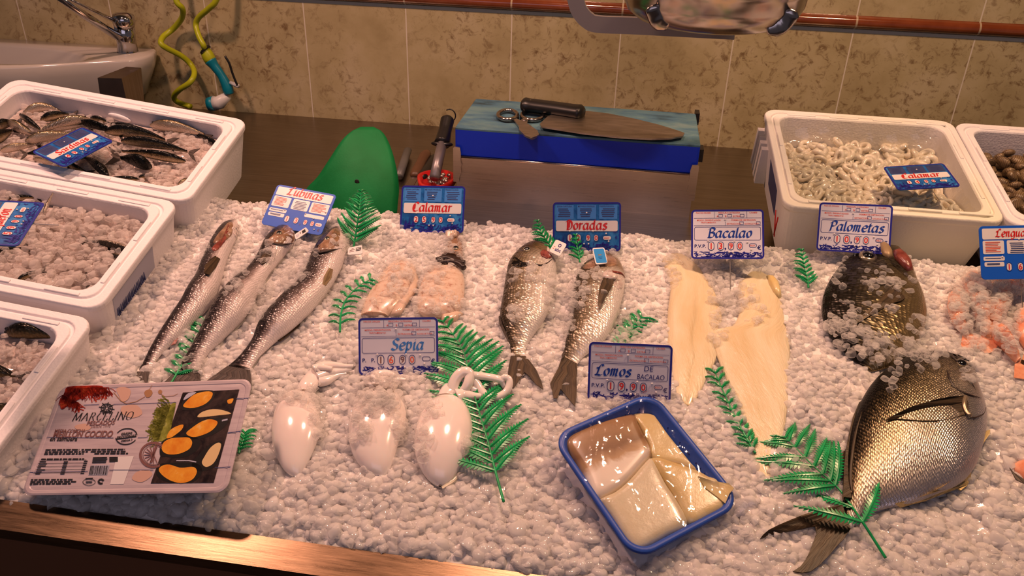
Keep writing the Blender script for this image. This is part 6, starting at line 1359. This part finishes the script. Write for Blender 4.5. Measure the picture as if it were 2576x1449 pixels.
mus = [([(1290, 260), (1310, 225), (1370, 175), (1450, 155), (1495, 165), (1480, 210), (1430, 250), (1350, 272)], 'mussel_orange'), ([(1390, 335), (1420, 300), (1490, 280), (1560, 285), (1625, 310), (1560, 320), (1470, 330)], 'mussel_cream'),
       ([(1310, 450), (1350, 410), (1420, 365), (1480, 350), (1530, 370), (1500, 420), (1440, 455), (1360, 475)], 'mussel_orange'), ([(1172, 480), (1195, 430), (1240, 400), (1288, 388), (1280, 420), (1240, 455), (1200, 480)], 'mussel_orange'),
       ([(1140, 565), (1150, 515), (1200, 485), (1270, 478), (1330, 480), (1352, 515), (1330, 560), (1260, 592), (1180, 595)], 'mussel_orange'), ([(1420, 655), (1440, 610), (1480, 550), (1530, 515), (1555, 530), (1535, 600), (1500, 660), (1450, 685)], 'mussel_cream'),
       ([(1120, 715), (1135, 680), (1190, 668), (1270, 690), (1360, 685), (1385, 720), (1350, 775), (1270, 798), (1180, 770)], 'mussel_orange'), ([(1600, 215), (1640, 205), (1630, 235), (1605, 240)], 'mussel_orange')]
sh = [([(1275, 280), (1285, 220), (1350, 160), (1460, 145), (1510, 160), (1490, 220), (1420, 270), (1330, 285)]), ([(1290, 470), (1330, 400), (1430, 350), (1600, 340), (1560, 420), (1440, 480), (1340, 490)]), ([(1125, 600), (1145, 500), (1270, 465), (1400, 490), (1390, 560), (1300, 615), (1170, 615)]), ([(1350, 680), (1370, 630), (1460, 540), (1560, 500), (1545, 610), (1500, 690), (1400, 715)]), ([(1100, 740), (1120, 670), (1200, 655), (1380, 660), (1420, 720), (1350, 790), (1180, 790)])]
art('mussel_shells', [blob(b) for b in sh], 'black_plastic', .0002)
for b, m_ in mus: art('mussel_print', [blob(b)], m_, .0004)
art('picture_glint', [blob([(1290, 215), (1320, 170), (1380, 160), (1340, 190)]), linep([(1240, 640), (1330, 640), (1380, 650)], .0012), linep([(1560, 360), (1600, 350)], .002)], 'paper_grey', .0003)
def tuft(px0, px1, n, lw, spread, seed):
    r = np.random.default_rng(seed); it = []
    for i in range(n):
        u = r.random(); a = np.array(px0) * (1 - u) + np.array(px1) * u; an = r.uniform(*spread); L = r.uniform(.4, 1) * lw; b = a + L * np.array([math.cos(an), math.sin(an)]); m_ = (a + b) / 2 + r.normal(0, L * .12, 2); it.append(linep([a, m_, b], r.uniform(.0006, .0014)))
    return it
art('red_seaweed_print', tuft((470, 130), (760, 125), 120, 110, (.5, 2.4), 1) + tuft((440, 180), (560, 240), 90, 80, (.6, 2.6), 2) + [blob([(455, 160), (480, 122), (600, 114), (720, 116), (700, 150), (600, 190), (500, 240), (440, 280), (425, 240)])], 'print_red_weed', .0002)
art('green_seaweed_print', tuft((1200, 250), (1120, 480), 170, 110, (2.2, 4.2), 3) + [blob([(1190, 260), (1235, 230), (1220, 330), (1180, 480), (1110, 500), (1090, 420), (1140, 340)])], 'print_green_weed', .0002)
art('shell_print', [blob([(820, 135), (880, 125), (920, 150), (900, 210), (860, 225), (840, 190)])], 'print_peach', .0002)
for b in ([(530, 395), (600, 380), (640, 410), (600, 430), (540, 420)], [(860, 260), (960, 250), (1000, 310), (930, 340), (860, 310)], [(960, 720), (1040, 705), (1070, 740), (1000, 790), (930, 770)]): art('peach_print', [blob(b)], 'print_peach', .0001)
art('seed_print', [blob([(1015, 165), (1030, 145), (1060, 142), (1073, 165), (1055, 192), (1030, 195)], 20), blob([(1112, 155), (1125, 142), (1140, 152), (1135, 170), (1118, 172)], 16), linep([(800, 160), (850, 220), (890, 240), (960, 225), (1020, 190)], .0008), linep([(1050, 140), (1070, 110)], .0006), linep([(1130, 172), (1160, 190), (1220, 185), (1250, 170)], .0006)], 'print_tan', .0002)
art('plank_lines', [linep([(590, 250), (700, 245)], .0006), linep([(800, 245), (1240, 232)], .0006), linep([(330, 475), (800, 480)], .0006), linep([(970, 478), (1040, 476)], .0006), linep([(1600, 445), (1700, 432)], .0009), linep([(1660, 205), (1760, 200)], .0008), linep([(210, 722), (620, 715)], .0006), linep([(770, 706), (1080, 706)], .0006), linep([(1510, 690), (1620, 684)], .0007)], 'ink_slate', .0003)
# ship's wheel emblem
cw = (752, 272); it = []
for r_, w_ in ((38, .0011), (26, .0007)): it.append(linep([(cw[0] + r_ * math.cos(a) * 1.05, cw[1] + r_ * .82 * math.sin(a)) for a in np.linspace(0, 2 * math.pi, 25)], w_))
for k in range(8): a = k * math.pi / 4 + .2; it.append(linep([(cw[0] + 8 * math.cos(a), cw[1] + 7 * math.sin(a)), (cw[0] + 56 * math.cos(a), cw[1] + 43 * math.sin(a))], .0011))
it.append(linep([(705, 300), (725, 288), (745, 300), (765, 288), (790, 298)], .0009))
art('wheel_emblem', it, 'ink_black', .0003)
art('brand_lettering', [fitted(pen('MARCELINO', 1, .07, 4, .16, ROM, False, .08, .016), (505, 362), (930, 352), 1.15)], 'ink_black', .0003)
art('product_lettering', [fitted(text2d('PESCADOS', 1, .02), (610, 393), (805, 386)), fitted(text2d('DESDE 1970', 1, .0), (640, 410), (775, 405)), fitted(text2d('MEDIA CONCHA', 1, .02), (385, 440), (600, 440)), fitted(text2d('MEJILLÓN COCIDO', 1, .03), (372, 478), (788, 474), 1.25)], 'ink_brown', .0003)
art('brine_lettering', [fitted(text2d('en salmuera', 1, .02), (350, 502), (542, 502), 1.05)], 'ink_black', .0003)
cc = (890, 470); it = [linep([(cc[0] + 74 * math.cos(a) + 8 * math.sin(a), cc[1] - 56 * math.sin(a)) for a in np.linspace(.2 + o_, 2.7 + o_, 18)], .0012) for o_ in (0, math.pi)]
it += [fitted(text2d('GRASAS', 1, .04), (850, 462), (930, 452)), fitted(text2d('OMEGA 3', 1, .04), (850, 510), (930, 498)), linep([(815, 490), (960, 470)], .0012), fitted(text2d('PROTEINAS', 1, .03), (822, 488), (955, 472))]
art('round_stamp', it, 'ink_black', .0003)
it = []
for y, xs in ((565, ((322, 560), (575, 880))), (580, ((318, 620), (640, 890))), (594, ((312, 590), (665, 905))), (630, ((292, 595),)), (774, ((220, 350), (362, 515))), (789, ((216, 540),)), (803, ((212, 500),))):
    for x0, x1 in xs:
        x = x0
        while x < x1: w = rng.uniform(14, 44); it.append(linep([(x, y - (x - 300) * .008), (min(x + w, x1), y - (x - 300) * .008)], .0016)); x += w + 6
for k in range(7):
    y = 648 + k * 14; it.append(linep([(280 - k * 5, y), (280 - k * 5 + rng.uniform(25, 60), y)], .0012)); it.append(linep([(450 - k * 4, y), (480 - k * 4, y)], .0012)); it.append(linep([(592 - k * 4, y - 4), (618 - k * 4, y - 4)], .0012))
for k in range(4): it.append(linep([(655 - k * 2, 620 + k * 11), (655 + rng.uniform(60, 105), 618 + k * 11)], .0012))
for k in range(5): it.append(linep([(770, 618 + k * 7), (830, 617 + k * 7)], .0011))
for k in range(5): it.append(linep([(280 - k * 10, 638 + k * 22), (610 - k * 8, 634 + k * 22)], .0004))
it.append(linep([(603, 766), (655, 764)], .0012))
art('small_print', it, 'ink_black', .0003)
it = []; x = 640
while x < 765: w = rng.choice([2.2, 3.5, 6]); it.append((np.array([pl(x, 676), pl(x - 12, 738), pl(x - 12 + w, 738), pl(x + w, 676)]), [(0, 1, 2, 3)])); x += w + rng.choice([3, 4.5])
art('barcode', it, 'ink_black', .0004); art('barcode_panel', [(np.array([pl(640, 672), pl(622, 742), pl(755, 740), pl(772, 670)]), [(0, 1, 2, 3)])], 'paper_grey', .0001)
art('date_label', [(np.array([pl(820, 612), pl(775, 805), pl(870, 804), pl(942, 606)]), [(0, 1, 2, 3)])], 'token_white', .0001)
art('oval_mark', [linep([(628 + 44 * math.cos(a), 790 + 22 * math.sin(a)) for a in np.linspace(0, 6.283, 24)], .0006), linep([(605, 785), (650, 784)], .0008), linep([(605, 795), (650, 794)], .0008), linep([(712 + 18 * math.cos(a), 786 + 15 * math.sin(a)) for a in np.linspace(.9, 6.0, 16)], .0022)], 'ink_black', .0003)
cc = (1080, 600); it = [linep([(cc[0] + 92 * math.cos(a), cc[1] + 84 * math.sin(a)) for a in np.linspace(1.05, 5.5, 26)], .0030), linep([(cc[0] + 74 * math.cos(a), cc[1] + 68 * math.sin(a)) for a in np.linspace(1.0, 5.55, 26)], .0007)]
for k in range(16):
    a = k * math.pi / 8
    if math.cos(a) < .5: it.append(linep([cc, (cc[0] + 66 * math.cos(a), cc[1] + 60 * math.sin(a))], .0010))
it.append(linep([(1062, 655), (1080, 600), (1100, 530)], .0028)); art('compass_print', it, 'ink_brown', .0003)

# ------------------------------------------------------------------ blue tray of cod loins
TF = euler_frame(.693, .284, -.117, (.343, -1.176, -.006)); TW, TD = .148, .173
tr = thing('foam_tray', TF.wor([[0, 0, -.03]])[0], 'blue foam tray holding cod loins, wrapped in clear film, at the front', 'food tray', frame=TF)
zo = .03; q_ = lambda w, d, r, z: z3(rrect(w, d, r, 8), z + zo)
v, f = loft([q_(TW - .04, TD - .04, .016, -.030), q_(TW - .034, TD - .034, .018, -.029), q_(TW - .010, TD - .010, .024, -.006), q_(TW - .001, TD - .001, .026, -.004), q_(TW, TD, .026, -.001), q_(TW - .003, TD - .003, .025, .001), q_(TW - .012, TD - .012, .022, .001), q_(TW - .015, TD - .015, .021, -.001), q_(TW - .030, TD - .030, .016, -.018), q_(TW - .034, TD - .034, .014, -.020)])
mk('tray', v, f, 'blue_foam_tray', tr, world=False)
g = Geo(); rng = np.random.default_rng(2)
for i in range(46):
    u = rng.uniform(0, 1); p_ = resample(np.r_[rrect(TW - .0225, TD - .0225, .02, 6), rrect(TW - .0225, TD - .0225, .02, 6)[:1]], 200)[int(u * 199)]; g.add(*ellipsoid((p_[0], p_[1], zo - .0085), ((.0008, 0, 0), (0, .0008, 0), (0, 0, .0012)), 8, 6))
put(mk('tray_dimple', g.V(), g.f, 'ink_navy', tr, world=False), kind='stuff')
KEEP.append((TF.wor(z3(rrect(TW * .96, TD * .96, .02, 4), 0))[:, :2], None))
KL = crop(1350, 860, 2.46)
def loin(px, label, mat, th, dz):
    P = np.array([TF.hit(x, y, dz) for x, y in smooth(KL(px), 44, True)]); P = P.mean(0) + (P - P.mean(0)) * 1.045; v, f = pillow(P, th * .8, TF.n, 9, 9, .9); solo('cod_loin', v, f, mat, label, 'fish fillet', 'cod loins in the blue tray')
loin([(168, 622), (240, 562), (400, 502), (590, 458), (622, 505), (655, 575), (690, 640), (702, 700), (655, 762), (565, 862), (480, 930), (385, 978), (345, 965), (308, 870), (258, 780), (200, 690)], 'cod loin with brown mottled skin at the upper left of the blue tray', 'cod_skin', .010, -.010)
loin([(595, 462), (700, 452), (742, 490), (805, 580), (885, 680), (965, 780), (985, 806), (880, 772), (725, 735), (695, 650), (645, 545)], 'narrow yellowish cod loin along the upper right wall of the tray', 'cod_loin_flesh', .008, -.012)
loin([(385, 985), (480, 940), (570, 865), (655, 770), (705, 728), (745, 790), (800, 895), (870, 1000), (932, 1138), (800, 1210), (650, 1290), (600, 1290), (540, 1222), (470, 1105), (405, 1020)], 'palest cod loin, at the bottom of the blue tray', 'pale_loin_flesh', .011, -.010)
loin([(705, 728), (850, 762), (990, 812), (1060, 850), (1130, 868), (1160, 900), (1175, 960), (1160, 1040), (1065, 1092), (940, 1140), (872, 1000), (795, 875)], 'yellow cod loin at the right of the blue tray, one corner folded up', 'cod_loin_flesh', .011, -.010)
P = np.array([TF.hit(x, y, z) for (x, y), z in zip(KL([(1000, 830), (1080, 858), (1190, 876), (1222, 905), (1195, 935), (1168, 1000), (1120, 960), (1040, 900)]), (.0, .002, .006, .008, .006, .0, .0, .0))]); v, f, _ = poly_plate(P, .004, TF.n); fo = bpy.context.scene.objects['cod_loin.003']
P = v - np.array(fo.location); mk('folded_corner', P, f, 'cod_loin_flesh', fo, world=False)
# the film
n = 44; U, V_ = np.meshgrid(np.linspace(-1, 1, n), np.linspace(-1, 1, n), indexing='ij'); E_ = .012
X = U * (TW / 2 + E_); Y = V_ * (TD / 2 + E_); ox = np.clip(abs(X) - TW / 2, 0, 1); oy = np.clip(abs(Y) - TD / 2, 0, 1); o_ = np.hypot(ox, oy)
ins = np.minimum(TW / 2 - abs(X), TD / 2 - abs(Y)); Z = .0025 + np.where(ins > 0, .004 * np.clip(ins / .03, 0, 1) * 1.0, -1.6 * o_) + .0014 * np.sin(X * 190 + 3 * np.sin(Y * 60)) * np.sin(Y * 120 + 2 * np.sin(X * 80))
g = Geo(); g.add(TF.wor(np.stack([X, Y, Z], -1).reshape(-1, 3)), [(i * n + j, (i + 1) * n + j, (i + 1) * n + j + 1, i * n + j + 1) for i in range(n - 1) for j in range(n - 1)])
for px, zs in (([(1245, 950), (1300, 970), (1362, 1003), (1320, 1050), (1262, 1095)], (.002, .004, .006, -.004, -.010)), ([(520, 1290), (640, 1345), (622, 1400), (605, 1470), (548, 1462), (520, 1370)], (.002, .001, -.012, -.020, -.022, -.016)), ([(690, 330), (765, 210), (842, 292), (860, 350), (800, 380), (740, 350)], (.002, .040, .022, .010, .002, .003)), ([(75, 590), (60, 640), (110, 760), (130, 800), (170, 780), (100, 660)], (.002, -.006, -.012, -.012, .001, .002))):
    P = np.array([TF.hit(x, y, z) for (x, y), z in zip(KL(px), zs)]); k = len(P); c_ = P.mean(0) + TF.n * .003; g.add(np.r_[P, [c_]], [(i, (i + 1) % k, k) for i in range(k)])
fl = mk('film_wrap', g.V(), g.f, 'clear_film', tr)
# ------------------------------------------------------------------ crushed ice
RNG = np.random.default_rng(77)
def chip_protos(sub, k):
    out = []
    for i in range(k):
        bm = bmesh.new(); bmesh.ops.create_icosphere(bm, subdivisions=sub, radius=1.0); v = np.array([x.co[:] for x in bm.verts]); bm.verts.index_update(); f = np.array([[q.index for q in p.verts] for p in bm.faces]); bm.free()
        v = v * RNG.uniform(.8, 1.25, 3) * np.array([1, 1, .48])
        for j in range(RNG.integers(9, 14)):
            n = RNG.normal(0, 1, 3); n /= np.linalg.norm(n); h = RNG.uniform(.36, .66); d = v @ n - h; v = np.where((d > 0)[:, None], v - d[:, None] * n * .95, v)
        v += RNG.normal(0, .012, v.shape); out.append(v)
    return out, f
PR_HI, F_HI = chip_protos(3, 8); PR_LO, F_LO = chip_protos(2, 16)
def rand_rot(n, tilt):
    a = RNG.uniform(0, 2 * np.pi, n); th = RNG.normal(0, tilt, n); ph = RNG.uniform(0, 2 * np.pi, n)
    cz, sz = np.cos(a), np.sin(a); Z = np.zeros((n, 3, 3)); Z[:, 0, 0] = cz; Z[:, 0, 1] = -sz; Z[:, 1, 0] = sz; Z[:, 1, 1] = cz; Z[:, 2, 2] = 1
    kx, ky = np.cos(ph), np.sin(ph); K = np.zeros((n, 3, 3)); K[:, 0, 2] = ky; K[:, 1, 2] = -kx; K[:, 2, 0] = -ky; K[:, 2, 1] = kx
    R = np.eye(3)[None] + np.sin(th)[:, None, None] * K + (1 - np.cos(th))[:, None, None] * (K @ K); return R @ Z
def chips(P, size, hi=False, tilt=.34):
    """P: room positions, size: radii -> big vertex and triangle arrays"""
    pr, F = (PR_HI, F_HI) if hi else (PR_LO, F_LO); n = len(P); R = rand_rot(n, tilt); idx = RNG.integers(0, len(pr), n); nv = len(pr[0]); base = np.stack(pr)[idx]
    v = np.einsum('nij,nkj->nki', R, base * size[:, None, None]) + P[:, None, :]
    f = F[None] + (np.arange(n) * nv)[:, None, None]; return v.reshape(-1, 3), f.reshape(-1, 3)
def inside(poly, x, y):
    r = np.zeros(len(x), bool); j = len(poly) - 1
    for i in range(len(poly)):
        xi, yi = poly[i]; xj, yj = poly[j]
        if yi != yj: r ^= ((yi > y) != (yj > y)) & (x < (xj - xi) * (y - yi) / (yj - yi) + xi)
        j = i
    return r
def join(parts):
    V = []; F = []; k = 0
    for v, f in parts: V.append(v); F.append(f + k); k += len(v)
    return np.concatenate(V), np.concatenate(F)
def stuff(name, parts, mat, label, cat, bed=False):
    v, f = join(parts); fm = None
    if bed: fm = np.zeros(len(f), np.int32); fm[:len(parts[0][1])] = 1
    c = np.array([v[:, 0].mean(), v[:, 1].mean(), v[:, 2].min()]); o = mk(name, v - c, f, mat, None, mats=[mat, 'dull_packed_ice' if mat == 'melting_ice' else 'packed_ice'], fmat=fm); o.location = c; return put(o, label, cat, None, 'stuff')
YB, YF = -0.705, -1.2975
def und(x, y): return .0035 * np.sin(x * 23 + 2 * np.sin(y * 17)) * np.cos(y * 29 + x * 7) + .002 * np.sin(x * 61 + y * 43)
def bed_z(x, y):
    z = ice_z(y) + und(x, y) - .0015
    back = np.clip((y - YB + .012) / .06, 0, 1); z = z * (1 - back ** 1.5) - .006 * back
    front = np.clip((YF + .02 - y) / .02, 0, 1); return z - .006 * front
# body of the bed
nx, ny = 300, 150; gx, gy = np.meshgrid(np.linspace(-.86, 1.45, nx), np.linspace(YF + .001, YB + .05, ny), indexing='ij'); gz = bed_z(gx, gy) + RNG.normal(0, .0006, gx.shape)
bed = (np.stack([gx, gy, gz], -1).reshape(-1, 3), None); q = np.array([(i * ny + j, (i + 1) * ny + j, (i + 1) * ny + j + 1, i * ny + j + 1) for i in range(nx - 1) for j in range(ny - 1)]); bed = (bed[0], np.r_[q[:, [0, 1, 2]], q[:, [0, 2, 3]]])
BOXP = [b.fr.wor(z3(rrect(b.W - .03, b.D - .03, .02, 3), -b.h * .5))[:, :2] for b in (L1, L2, L3, R1, R2)]
def scatter(n, x0, x1, y0, y1): return RNG.uniform(x0, x1, n), RNG.uniform(y0, y1, n)
parts = [bed]
for layer, (n, s0, s1, dz) in enumerate(((14000, .0056, .0094, -.0008), (17000, .0050, .0090, .0012), (5000, .0045, .0085, .0030))):
    x, y = scatter(n, -.42, 1.25, YF + .004, YB + .035); ok = np.ones(n, bool)
    for P, _ in KEEP: ok &= ~inside(P, x, y)
    for P in BOXP: ok &= ~inside(P, x, y)
    vis = proj(np.stack([x, y, bed_z(x, y)], -1)); ok &= (vis[:, 0] > -150) & (vis[:, 0] < 2750) & (vis[:, 1] < 1600)
    x, y = x[ok], y[ok]; z = bed_z(x, y) + dz + RNG.normal(0, .0012, len(x)); near = y < -1.0
    sz = RNG.uniform(s0, s1, len(x)) * np.where(RNG.random(len(x)) < .06, 1.35, 1) * np.interp(y, [-1.3, -1.0, -.75], [1.34, 1.0, .76])
    for hi in (True, False):
        m = near if hi else ~near; parts.append(chips(np.stack([x, y, z], -1)[m], sz[m], hi and layer == 2))
stuff('crushed_ice', parts, 'crushed_ice', 'bed of crushed ice covering the sloping counter', 'ice', True)

# ice heaped over the fish: clear chips on top
heap = []
TOPV = np.concatenate([b for b in BODIES]); TOPQ = proj(TOPV)
def pile(px, py, rx, ry, n, z0, z1, ang=0, s0=.0048, s1=.0090, dense_=.5):
    n = int(n * .75); a = RNG.uniform(0, 2 * np.pi, n); r = RNG.random(n) ** dense_; ca, sa = math.cos(math.radians(ang)), math.sin(math.radians(ang)); u = r * np.cos(a) * rx; w = r * np.sin(a) * ry
    P = []
    for i in range(n):
        q = np.array([px + u[i] * ca - w[i] * sa, py + u[i] * sa + w[i] * ca]); d = np.abs(TOPQ - q).sum(1); j = int(np.argmin(d))
        if d[j] < 20: P.append(TOPV[j] + ICE.n * RNG.uniform(-.0005, .0055) + RNG.normal(0, .0015, 3))
        else: P.append(ICE.hit(q[0], q[1], RNG.uniform(.001, .009)))
    heap.append(chips(np.array(P), RNG.uniform(s0, s1, n), True))
for a in [(735, 690, 48, 30, 90, .012, .030, -50), (668, 640, 26, 22, 22, .030, .042, -50), (655, 770, 22, 60, 60, .008, .020, 25), (600, 700, 20, 60, 40, .006, .018, 28), (520, 620, 16, 40, 16, .010, .022, 30), (770, 640, 24, 20, 18, .030, .042),
          (1030, 690, 95, 70, 190, .018, .030), (1120, 640, 60, 40, 90, .014, .026), (1085, 760, 90, 30, 80, .014, .026), (960, 720, 40, 60, 24, .018, .026, 30),
          (1330, 690, 60, 20, 46, .028, .040), (1385, 730, 20, 60, 34, .018, .030), (1310, 760, 30, 30, 10, .032, .040), (1290, 820, 14, 50, 16, .012, .022),
          (1450, 720, 34, 60, 80, .012, .028), (1500, 690, 40, 16, 16, .028, .036), (1430, 800, 20, 60, 40, .006, .018), (1520, 720, 30, 30, 12, .032, .040),
          (1690, 680, 24, 40, 34, .010, .020), (1815, 730, 40, 60, 90, .006, .020), (1850, 740, 46, 60, 60, .014, .022), (1885, 780, 40, 40, 24, .014, .020), (1800, 830, 24, 40, 24, .006, .012),
          (2225, 705, 80, 30, 50, .034, .048, 12), (2120, 800, 46, 60, 46, .020, .034), (2150, 850, 90, 40, 100, .014, .030, 14), (2230, 880, 80, 36, 100, .010, .026), (2110, 690, 30, 30, 8, .030, .040), (2190, 760, 90, 60, 24, .032, .044), (2300, 840, 26, 50, 40, .012, .026),
          (2300, 905, 70, 26, 46, .018, .030, 12), (2240, 960, 30, 30, 10, .026, .034), (2440, 930, 22, 44, 26, .014, .026), (2350, 890, 60, 12, 16, .024, .032),
          (945, 1010, 62, 34, 130, .030, .042), (950, 985, 70, 30, 80, .014, .034), (900, 1080, 24, 40, 40, .016, .032), (1010, 1080, 24, 40, 34, .018, .034), (755, 1000, 46, 18, 60, .018, .034), (800, 1050, 18, 60, 50, .010, .028), (1085, 1030, 30, 24, 34, .018, .034), (1060, 1120, 18, 50, 30, .006, .018),
          (2480, 790, 95, 120, 650, .006, .018), (2530, 720, 60, 40, 130, .008, .022), (2440, 740, 50, 60, 120, .006, .018),
          (870, 760, 46, 46, 46, .010, .018), (470, 910, 60, 30, 24, .008, .016), (530, 930, 40, 24, 18, .008, .016), (1580, 840, 40, 40, 60, .006, .014), (1850, 1030, 14, 60, 20, .008, .014, -20), (2030, 1190, 60, 40, 16, .010, .016), (1250, 1090, 30, 60, 16, .010, .020), (1185, 1140, 20, 50, 20, .008, .016),
          (860, 612, 30, 14, 24, .006, .018), (1080, 600, 90, 14, 50, .004, .014), (1480, 640, 90, 12, 46, .004, .012), (1830, 655, 100, 12, 60, .004, .014), (2140, 635, 90, 10, 40, .004, .014), (2520, 690, 60, 12, 30, .006, .016), (1000, 950, 110, 10, 46, .004, .014), (1580, 1010, 110, 10, 46, .002, .010)]:
    pile(*a)
stuff('loose_ice', heap, 'clear_ice', 'loose clear ice chips heaped over the fish and prawns', 'ice')

# ice in the foam boxes
def box_ice(b, z, n, x0, x1, y0, y1, label, name='box_ice', sz=(.0042, .0085), floor=True, lift=.006, bias=None):
    mx, my = b.W / 2 - b.wall - .012, b.D / 2 - b.wall - .012; x = RNG.uniform(max(-mx, x0), min(mx, x1), n); y = RNG.uniform(max(-my, y0), min(my, y1), n)
    P = b.fr.wor(np.stack([x, y, z + lift * RNG.random(n) + .003 * np.sin(x * 40) * np.cos(y * 50)], -1)); prt = [chips(P, RNG.uniform(*sz, n), True)]
    if floor:
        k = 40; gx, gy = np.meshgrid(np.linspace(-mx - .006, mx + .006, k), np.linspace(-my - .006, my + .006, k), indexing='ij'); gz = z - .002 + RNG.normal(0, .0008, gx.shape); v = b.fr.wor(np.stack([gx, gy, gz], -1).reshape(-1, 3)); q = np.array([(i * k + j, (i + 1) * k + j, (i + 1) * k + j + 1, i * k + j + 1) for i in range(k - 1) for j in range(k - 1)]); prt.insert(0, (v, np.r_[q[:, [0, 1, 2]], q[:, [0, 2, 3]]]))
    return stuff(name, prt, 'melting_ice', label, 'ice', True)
box_ice(L1, Z1 + .002, 1100, -.3, .3, -.2, .2, 'crushed ice around the sardines in the back left box')
box_ice(L2, Z2 + .004, 1500, -.3, .3, -.2, .2, 'crushed ice nearly covering the anchovies in the middle box', lift=.014, sz=(.005, .0105))
box_ice(L3, Z3 + .003, 1300, -.3, .3, -.2, .2, 'crushed ice over the dark fish in the front left box', sz=(.0036, .0065), lift=.010)
